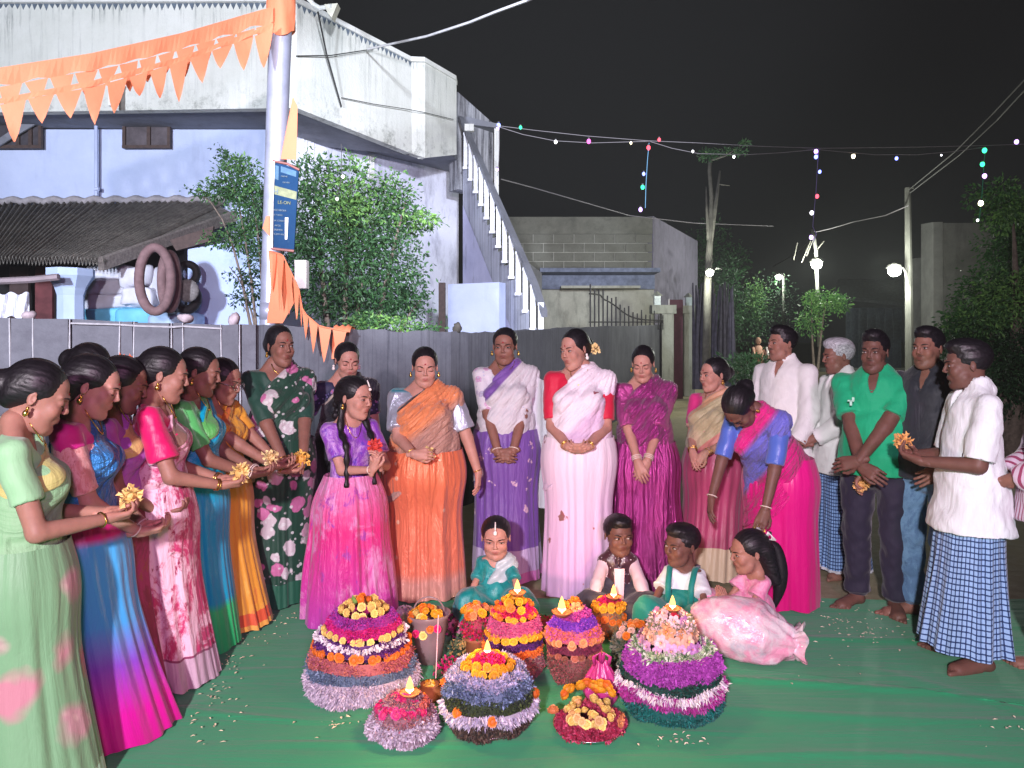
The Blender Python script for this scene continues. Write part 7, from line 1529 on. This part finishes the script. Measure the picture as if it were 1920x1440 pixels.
ring(B3, .070, .372, .028, WHP, kind=1, cols=[WHP, LIL]); ring(B3, .035, .392, .024, RED, kind=1, cols=[RED, WHP]); diya(B3.location + Vector((0, -.01, .40)), "lit lamp on top of the lilac and pink stack at the right", 1.0)

B2 = stack(916, 1412, .185, "front flower stack, dark with white frills and a yellow marigold ring around red petals")
plate(B2, .165); fringe(B2, [(.155, .01), (.175, .05), (.178, .085)], [(.05, .03, .02), (.10, .06, .04), (.03, .025, .02)], 2600, .018, .005, .3, 51); fringe(B2, [(.177, .075), (.180, .105)], [WPT, (.5, .46, .58), (.34, .30, .42)], 1700, .034, .006, .6, 52)
fringe(B2, [(.172, .105), (.175, .16)], [(.012, .02, .016), (.02, .035, .015), (.06, .09, .02)], 2600, .014, .005, .1, 53); fringe(B2, [(.175, .155), (.150, .20)], [(.10, .14, .26), (.20, .26, .42), (.05, .08, .12)], 2600, .022, .006, .3, 54); fringe(B2, [(.155, .195), (.115, .222)], [(.50, .42, .56), (.34, .32, .5), (.2, .22, .34)], 1700, .024, .006, .2, 55)
ring(B2, .098, .232, .023, YEL); ring(B2, .075, .243, .022, YEL); fringe(B2, [(.07, .235), (.01, .26)], [RED, MAG], 900, .022, .009, -.2, 56)
diya(B2.location + Vector((-.005, .02, .255)), "lit lamp in the red heart of the front stack", 1.0)
for a, z in ((-1.95, .095), (-2.75, .11), (-.9, .20)): 
    if z < .15: flower(B2, (.185*math.cos(a + .5), .185*math.sin(a + .5), z), .024, ORA)
for x, y, z in ((-.175, -.02, .17), (.19, -.03, .13)): flower(B2, (x, y, z), .026, ORA)

B7 = stack(757, 1418, .125, "low flower mound at the front left, pink blossoms over grey and white petals")
plate(B7, .12); fringe(B7, [(.11, .005), (.128, .035), (.10, .08)], [WPT, SLV, (.30, .22, .26)], 3000, .026, .006, .4, 61); fringe(B7, [(.115, .07), (.07, .125), (.03, .14)], [(.28, .16, .18), (.35, .1, .14), (.2, .1, .12)], 1500, .02, .006, .1, 62)
for i in range(46): a = random.uniform(2.0, 5.9); q = random.uniform(.02, .10); flower(B7, (q*math.cos(a), q*math.sin(a), .160 - q*.62), .021, random.choice([MAG, (.65, .04, .24), MAG]))
for i in range(10): a = random.uniform(-.6, .8); flower(B7, (.08*math.cos(a), .08*math.sin(a), .12), .022, random.choice([ORA, RST]))
diya(B7.location + Vector((.025, -.01, .145)), "lit lamp on the low pink mound at the front left", 1.15)
B8 = stack(1106, 1412, .135, "steel plate of pale yellow chrysanthemums with orange marigolds at the front", "flower_plate")
plate(B8, .14, .025); fringe(B8, [(.125, .02), (.120, .035), (.05, .045)], [(.35, .01, .05), (.45, .05, .12), (.25, .01, .04)], 2600, .022, .007, 0, 71)
for i in range(46):
    a = random.uniform(0, 6.28); q = .10*random.random()**.5; x, y = q*math.cos(a), q*math.sin(a)
    if abs(x + .005) < .012: continue
    flower(B8, (x, y, .055 + .03*random.random()), .019, random.choice([CRY, (.75, .60, .18), (.78, .50, .22)]), 0)
for i in range(16): a = random.uniform(.5, 2.64); flower(B8, (.11*math.cos(a), .085*math.sin(a) + .015, .10 + .035*random.random()), .026, random.choice([YEL, ORA]))
for a in (-.5, -.3, -.05): flower(B8, (.125*math.cos(a), .125*math.sin(a), .05), .024, PCH, 1)
o = flower(B8, (0, 0, 0), .026, (.8, .3, .12)); o.location = (-.14, .0, .08)

# bucket, bags and small things among the stacks
bk_ = stack(806, 1262, .085, "clear plastic bucket packed with orange and pink flowers beside the incense stick", "flower_bucket"); bk_["category"] = "bucket"; del bk_["group"]
CLR = m_plain("bucket_plastic", (.24, .17, .18), .3, var=.15, nsc=12); m = MB(); m.lathe([(0, 0), (.062, 0), (.075, .10), (.094, .20), (.110, .225), (.105, .228), (.088, .20), (.06, .18)], 28); m.build("bucket", [CLR], bk_, smooth=True)
for i in range(30): a = random.uniform(0, 6.28); q = .085*random.random()**.5; flower(bk_, (q*math.cos(a) - .015, q*math.sin(a) - .01, .215 + .05*(1 - q/.085)), .024, random.choice([ORA, YEL, YEL, CRY]))
for x, c in ((-.055, MAG), (-.02, CRY), (.015, ORA), (.05, MAG)): flower(bk_, (x, -.088, .165 + .02*math.sin(x*50)), .022, c, tilt=(x*3, -1, .2))
hd_ = MB(); hd_.tube([(.075*math.cos(a), 0, .23 + .07*math.sin(a)) for a in np.linspace(0, math.pi, 14)], .004, 6); hd_.build("handle", [CLR], bk_, smooth=True)
m = MB(); m.tube([at(817, 1272, 3.20) , at(822, 1153, 3.26)], .0022, 6); o = m.build("incense_stick", [m_plain("incense_pink", (.75, .45, .5), .6)]); tag(o, "thin pink incense stick standing before the flower bucket", "incense stick")
pot = empty("clay_pot", at(806, 1302, 3.14) * Vector((1, 1, 0)) + Vector((0, 0, .024)), 0, "small dark clay pot between the two left stacks", "pot"); m = MB(); m.lathe([(0, 0), (.035, 0), (.055, .03), (.05, .055), (.036, .07), (.042, .078), (.03, .075), (0, .05)], 20); m.build("pot_body", [CLAY], pot, smooth=True); fringe(pot, [(.03, .06), (.01, .075)], [CRY, YEL], 90, .014, .006, -.3, 80)
def bouquet(u, v, Y, cols, n, rad, r, label, kind=1, leafy=True, z0=.0):
    e = empty("flower_heap", (at(u, 0, Y).x, Y, .024), 0, label, "flowers"); h = max(.03, at(0, v, Y).z - .024)
    for i in range(n): a = random.uniform(0, 6.28); q = rad*random.random()**.5; flower(e, (q*math.cos(a), q*math.sin(a), h*(1 - .45*(q/rad)**2)), r, random.choice(cols), kind)
    fringe(e, [(rad, 0), (rad*1.05, h*.5), (rad*.2, h*.92)], [DGN, (.10, .14, .06), cols[0]], 420, .035, .014, .1, n + 5); return e
bouquet(845, 1240, 3.40, [MAG, MAG, (.7, .1, .25)], 7, .055, .036, "bright magenta blossoms heaped between the bucket and the middle stack")
bouquet(862, 1268, 3.25, [(.72, .38, .42), (.6, .12, .28), LIL], 9, .07, .026, "mixed pink and lilac blossoms in front of the magenta heap")
bouquet(870, 1155, 3.95, [(.5, .05, .22), (.6, .2, .35)], 9, .10, .032, "dull crimson blossoms beside the seated girl in teal")
bouquet(868, 1200, 3.62, [(.55, .35, .12), (.2, .3, .1)], 4, .05, .03, "olive leaves and buds left of the middle stack", leafy=True)
bouquet(1178, 1232, 3.42, [(.24, .22, .18), (.3, .26, .2)], 6, .06, .03, "withered grey leaves behind the pink bag"); bouquet(1022, 1160, 3.85, [MAG, (.3, .05, .1)], 6, .07, .03, "crimson petals between the middle and violet stacks")
bouquet(1205, 1275, 3.30, [(.5, .12, .14), (.1, .14, .08), (.35, .25, .1)], 6, .05, .028, "red and green flower bits at the left foot of the right hand stack")
def bag(name, u, v0, v1, Y, w, mat, label, seed, handles=True, top=.55, sqz=1.0):
    e = empty(name, (at(u, 0, Y).x, Y, .022), 0, label, "bag"); h = at(0, v0, Y).z - .022; nz, na = 26, 44; P = np.zeros((nz, na, 3)); r = np.random.default_rng(seed); f1, f2, f3 = r.uniform(0, 6, 3)
    for i in range(nz):
        t = i/(nz-1); rr = w*(math.sin(min(1, t*1.9 + .18)*math.pi/2)**.6 if t < .42 else 1 - (t-.42)/.58*top)
        for j in range(na):
            a = j/na*2*math.pi; q = rr*(1 + (.05 + .10*t)*math.sin(a*9 + f1 + t*3) + .05*math.sin(a*4 + f2 + t*6) + .02*math.sin(a*17 + t*11 + f3)); P[i, j] = (q*math.cos(a), q*math.sin(a)*.8*sqz, h*t + .006*math.sin(a*5))
    m = MB(); m.surf(P, wrap=True); m.add(np.vstack([P[0], [[0, 0, .0]]]), None, [[na, (j+1) % na, j] for j in range(na)]); m.add(np.vstack([P[-1], [[0, 0, h*.93]]]), None, [[j, (j+1) % na, na] for j in range(na)]); m.build("bag_body", [mat], e, smooth=True)
    if handles:
        m = MB()
        for sx in (-1, 1): m.tube([(sx*w*.35, 0, h*.9), (sx*w*.45, -.01, h*1.12), (sx*w*.12, -.01, h*1.22), (sx*w*.05, 0, h*.95)], [.010, .008, .008, .010], 6, flat=.4)
        m.build("bag_handle", [mat], e, smooth=True)
    return e
def m_plastic(name, c, c2, al=.9):
    k = NT(name); v = k.coord("Object"); n = k.noise(v, 7, 7, .7, .5); k.color(k.ramp(n, [(.35, c), (.62, c2)])).set(Roughness=.22); k.b.inputs["Specular IOR Level"].default_value = .6; k.b.inputs["Subsurface Weight"].default_value = .15; k.b.inputs["Subsurface Scale"].default_value = .02
    k.bump(k.noise(k.mapping(v, (1, 1, .5)), 38, 5, .6, 1.5), .6, .008); return k.m
bag("plastic_bag", 1128, 1240, 1310, 3.12, .078, m_plastic("pink_plastic", (.42, .03, .18), (.55, .06, .26)), "small knotted pink plastic bag between the violet and right hand stacks", 5, top=.72)
bag("plastic_bag", 760, 1142, 1190, 3.95, .07, m_plastic("white_plastic", (.60, .52, .60), (.78, .72, .78)), "white plastic bag behind the left stack near the orange saree", 6, top=.5)
# the large clear bag full of petals lying on its side
e = empty("petal_bag", (at(1395, 0, 3.62).x, 3.62, .02), R(-14), "large clear plastic bag of pink and white petals lying before the girl in pink", "bag")
nz, na = 46, 56; P = np.zeros((nz, na, 3))
for i in range(nz):
    t = i/(nz-1); x = -.245 + .52*t; rr = .175*max(.02, math.sin(min(1, (t*1.25 + .02))**.62*math.pi*.60))**.62 * (1 if t < .62 else max(.30, 1 - (t-.62)*1.75)) if t < .9 else .06 + (t-.9)*.55
    for j in range(na):
        a = j/na*2*math.pi; cr = (.015 + .12*max(0, t-.55)*2); q = rr*(1 + cr*math.sin(a*7 + t*9) + cr*.7*math.sin(a*13 - t*14) + .03*math.sin(a*3 + t*6)); P[i, j] = (x + .01*math.sin(a*5 + t*20), q*math.cos(a)*.8, max(.004, .155*(1 - .55*t) + q*math.sin(a)*.92))
k = NT("petal_filled_plastic"); v = k.coord("Object"); n1 = k.noise(v, 9, 6, .7, .6); n2 = k.noise(k.mapping(v, loc=(4, 2, 1)), 6, 5, .7); c_ = k.mix(k.ramp(n1, [(.42, (0, 0, 0)), (.6, (1, 1, 1))]), (.68, .60, .62), (.72, .30, .42)); c_ = k.mix(k.ramp(n2, [(.52, (0, 0, 0)), (.66, (.8, .8, .8))]), c_, (.42, .44, .50))
c_ = k.mix(k.ramp(k.noise(v, 34, 5), [(.6, (0, 0, 0)), (.75, (.6, .6, .6))]), c_, (.36, .16, .16)); k.color(c_).set(Roughness=.18); k.b.inputs["Coat Weight"].default_value = .5; k.bump(k.noise(v, 22, 6, .65, 1.4), .5, .012)
m = MB(); m.surf(P[:, ::-1], wrap=True); m.add(np.vstack([P[0], [[P[0, :, 0].mean(), 0, P[0, :, 2].mean()]]]), None, [[na, j, (j+1) % na] for j in range(na)]); m.add(np.vstack([P[-1], [[P[-1, :, 0].mean() - .03, 0, P[-1, :, 2].mean()]]]), None, [[na, (j+1) % na, j] for j in range(na)]); m.build("bag_body", [k.m], e, smooth=True)

# petals held in the hands
FC = 0
def handful(root_, kk_, sds, col, label, n=60, rad=.030, size=.024, up=.03):
    Mw = Matrix.Translation(root_.location) @ Matrix.Rotation(root_.rotation_euler.z, 4, "Z"); q = Vector((0, 0, 0))
    for sd in sds: q += kk_.wr[sd] + kk_.hd[sd][0]*.085*kk_.s - kk_.hd[sd][1]*.03
    q /= len(sds); p = Mw @ (q + Vector((0, 0, up))); m = petal_clump(n, rad, size, len(label)); m.ball((0, 0, 0), rad*.75, 8, 6, col=(.8, .7, .6)); o = m.build("flower_handful", [PETO], cols=True); o.color = (*col, 1); o.location = p; tag(o, label, "flowers", "handfuls of petals"); return o
PY = (.85, .62, .22)
handful(r1, k1, (1, -1), PY, "pale yellow petals in the hands of the woman in pale green"); handful(r4, k4, (-1,), PY, "yellow flowers in the hand of the woman with the hot pink sleeve", rad=.036, up=.02); handful(r5, k5, (1, -1), (.8, .62, .3), "cream petals in the hands of the woman in teal", up=.045)
handful(r6, k6, (1,), (.85, .50, .10), "golden petals in the reaching hands of the woman in mustard", rad=.04); handful(r7, k7, (-1,), (.85, .5, .08), "golden petals in the hand of the tall woman in dark green"); handful(r10, k10, (-1,), (.85, .66, .25), "yellow petals in the hand of the stout woman in orange", up=.0)
handful(r19, k19, (-1,), (.85, .50, .18), "peach petals in the lowered hand of the young man in black", up=.0); handful(r20, k20, (1, -1), (.80, .42, .14), "orange petals in the raised hands of the older man in the checked lungi", up=.03); handful(r21, k21, (-1,), (.85, .35, .10), "orange petals in the hand at the right edge", up=.02)
handful(r16, k16, (1,), (.75, .30, .22), "reddish petals in the hand of the man in the long white shirt", up=.0); handful(r9, k9, (1, -1), (.70, .06, .05), "red flowers held by the girl in purple and pink", up=.05)
handful(r15, k15, (1,), (.75, .55, .10), "yellow petals in the lowered hand of the bending woman", up=-.02, rad=.02, n=30)
o = petal_clump(260, .055, .030, 77); o.ball((0, 0, 0), .04, 8, 6, col=(.7, .5, .4)); o = o.build("hair_flowers", [PETO], cols=True); o.color = (.85, .16, .04, 1); o.location = r4.location + Vector((-.185, .07, 1.40)); o.scale = (.8, .7, 1.35); tag(o, "orange flower garland pinned behind the hair of the woman with the hot pink sleeve", "flowers")

o = petal_clump(90, .022, .020, 78); o = o.build('hair_flowers', [PETO], cols=True); o.color = (.85, .66, .30, 1); o.location = r12.location + Vector((.10, .03, 1.50)); tag(o, 'small pale yellow flowers tucked behind the ear of the woman in white and lilac', 'flowers')
# crumbs of petals scattered over the mat
def crumbs(spots, label, seed, col):
    r = np.random.default_rng(seed); m = MB()
    for u, v, su, sv, n in spots:
        for i in range(n):
            uu, vv = u + r.normal()*su, v + r.normal()*sv; Y = CZ*FPX/(vv - 640); x = (uu - 960)*Y/FPX; z = (.030 if Y < 3.6 else .014) ; a = r.uniform(0, 6.28); L_ = r.uniform(.004, .013); w = L_*r.uniform(.3, .6); c, s_ = math.cos(a), math.sin(a); k_ = np.array(col)*r.uniform(.7, 1.1)
            m.add([(x, Y, z), (x + c*L_ - s_*w, Y + s_*L_ + c*w, z + .003), (x + 2*c*L_, Y + 2*s_*L_, z + .002), (x + c*L_ + s_*w, Y + s_*L_ - c*w, z + .004)], [[0, 3, 2, 1]], col=np.clip(k_, 0, 1))
    o = m.build("scattered_petals", [PETA], cols=True); o["label"] = label; o["kind"] = "stuff"; o["category"] = "petals"; return o
crumbs([(520, 1165, 25, 8, 26), (470, 1200, 30, 10, 22), (430, 1215, 16, 4, 26), (410, 1265, 22, 16, 26), (400, 1310, 16, 16, 18), (470, 1255, 40, 14, 12), (390, 1370, 20, 20, 14), (640, 1368, 18, 8, 14), (480, 1345, 80, 30, 12)], "pale petal crumbs scattered on the green mat by the left row", 3, (.80, .72, .48))
crumbs([(1590, 1165, 50, 12, 40), (1610, 1190, 35, 8, 26), (1650, 1210, 40, 8, 14), (1270, 1405, 25, 6, 26), (1700, 1195, 30, 8, 10), (1880, 1380, 30, 14, 10), (1560, 1250, 60, 30, 12)], "pale petal crumbs scattered on the green mat by the men's feet and the right stack", 4, (.80, .74, .55))
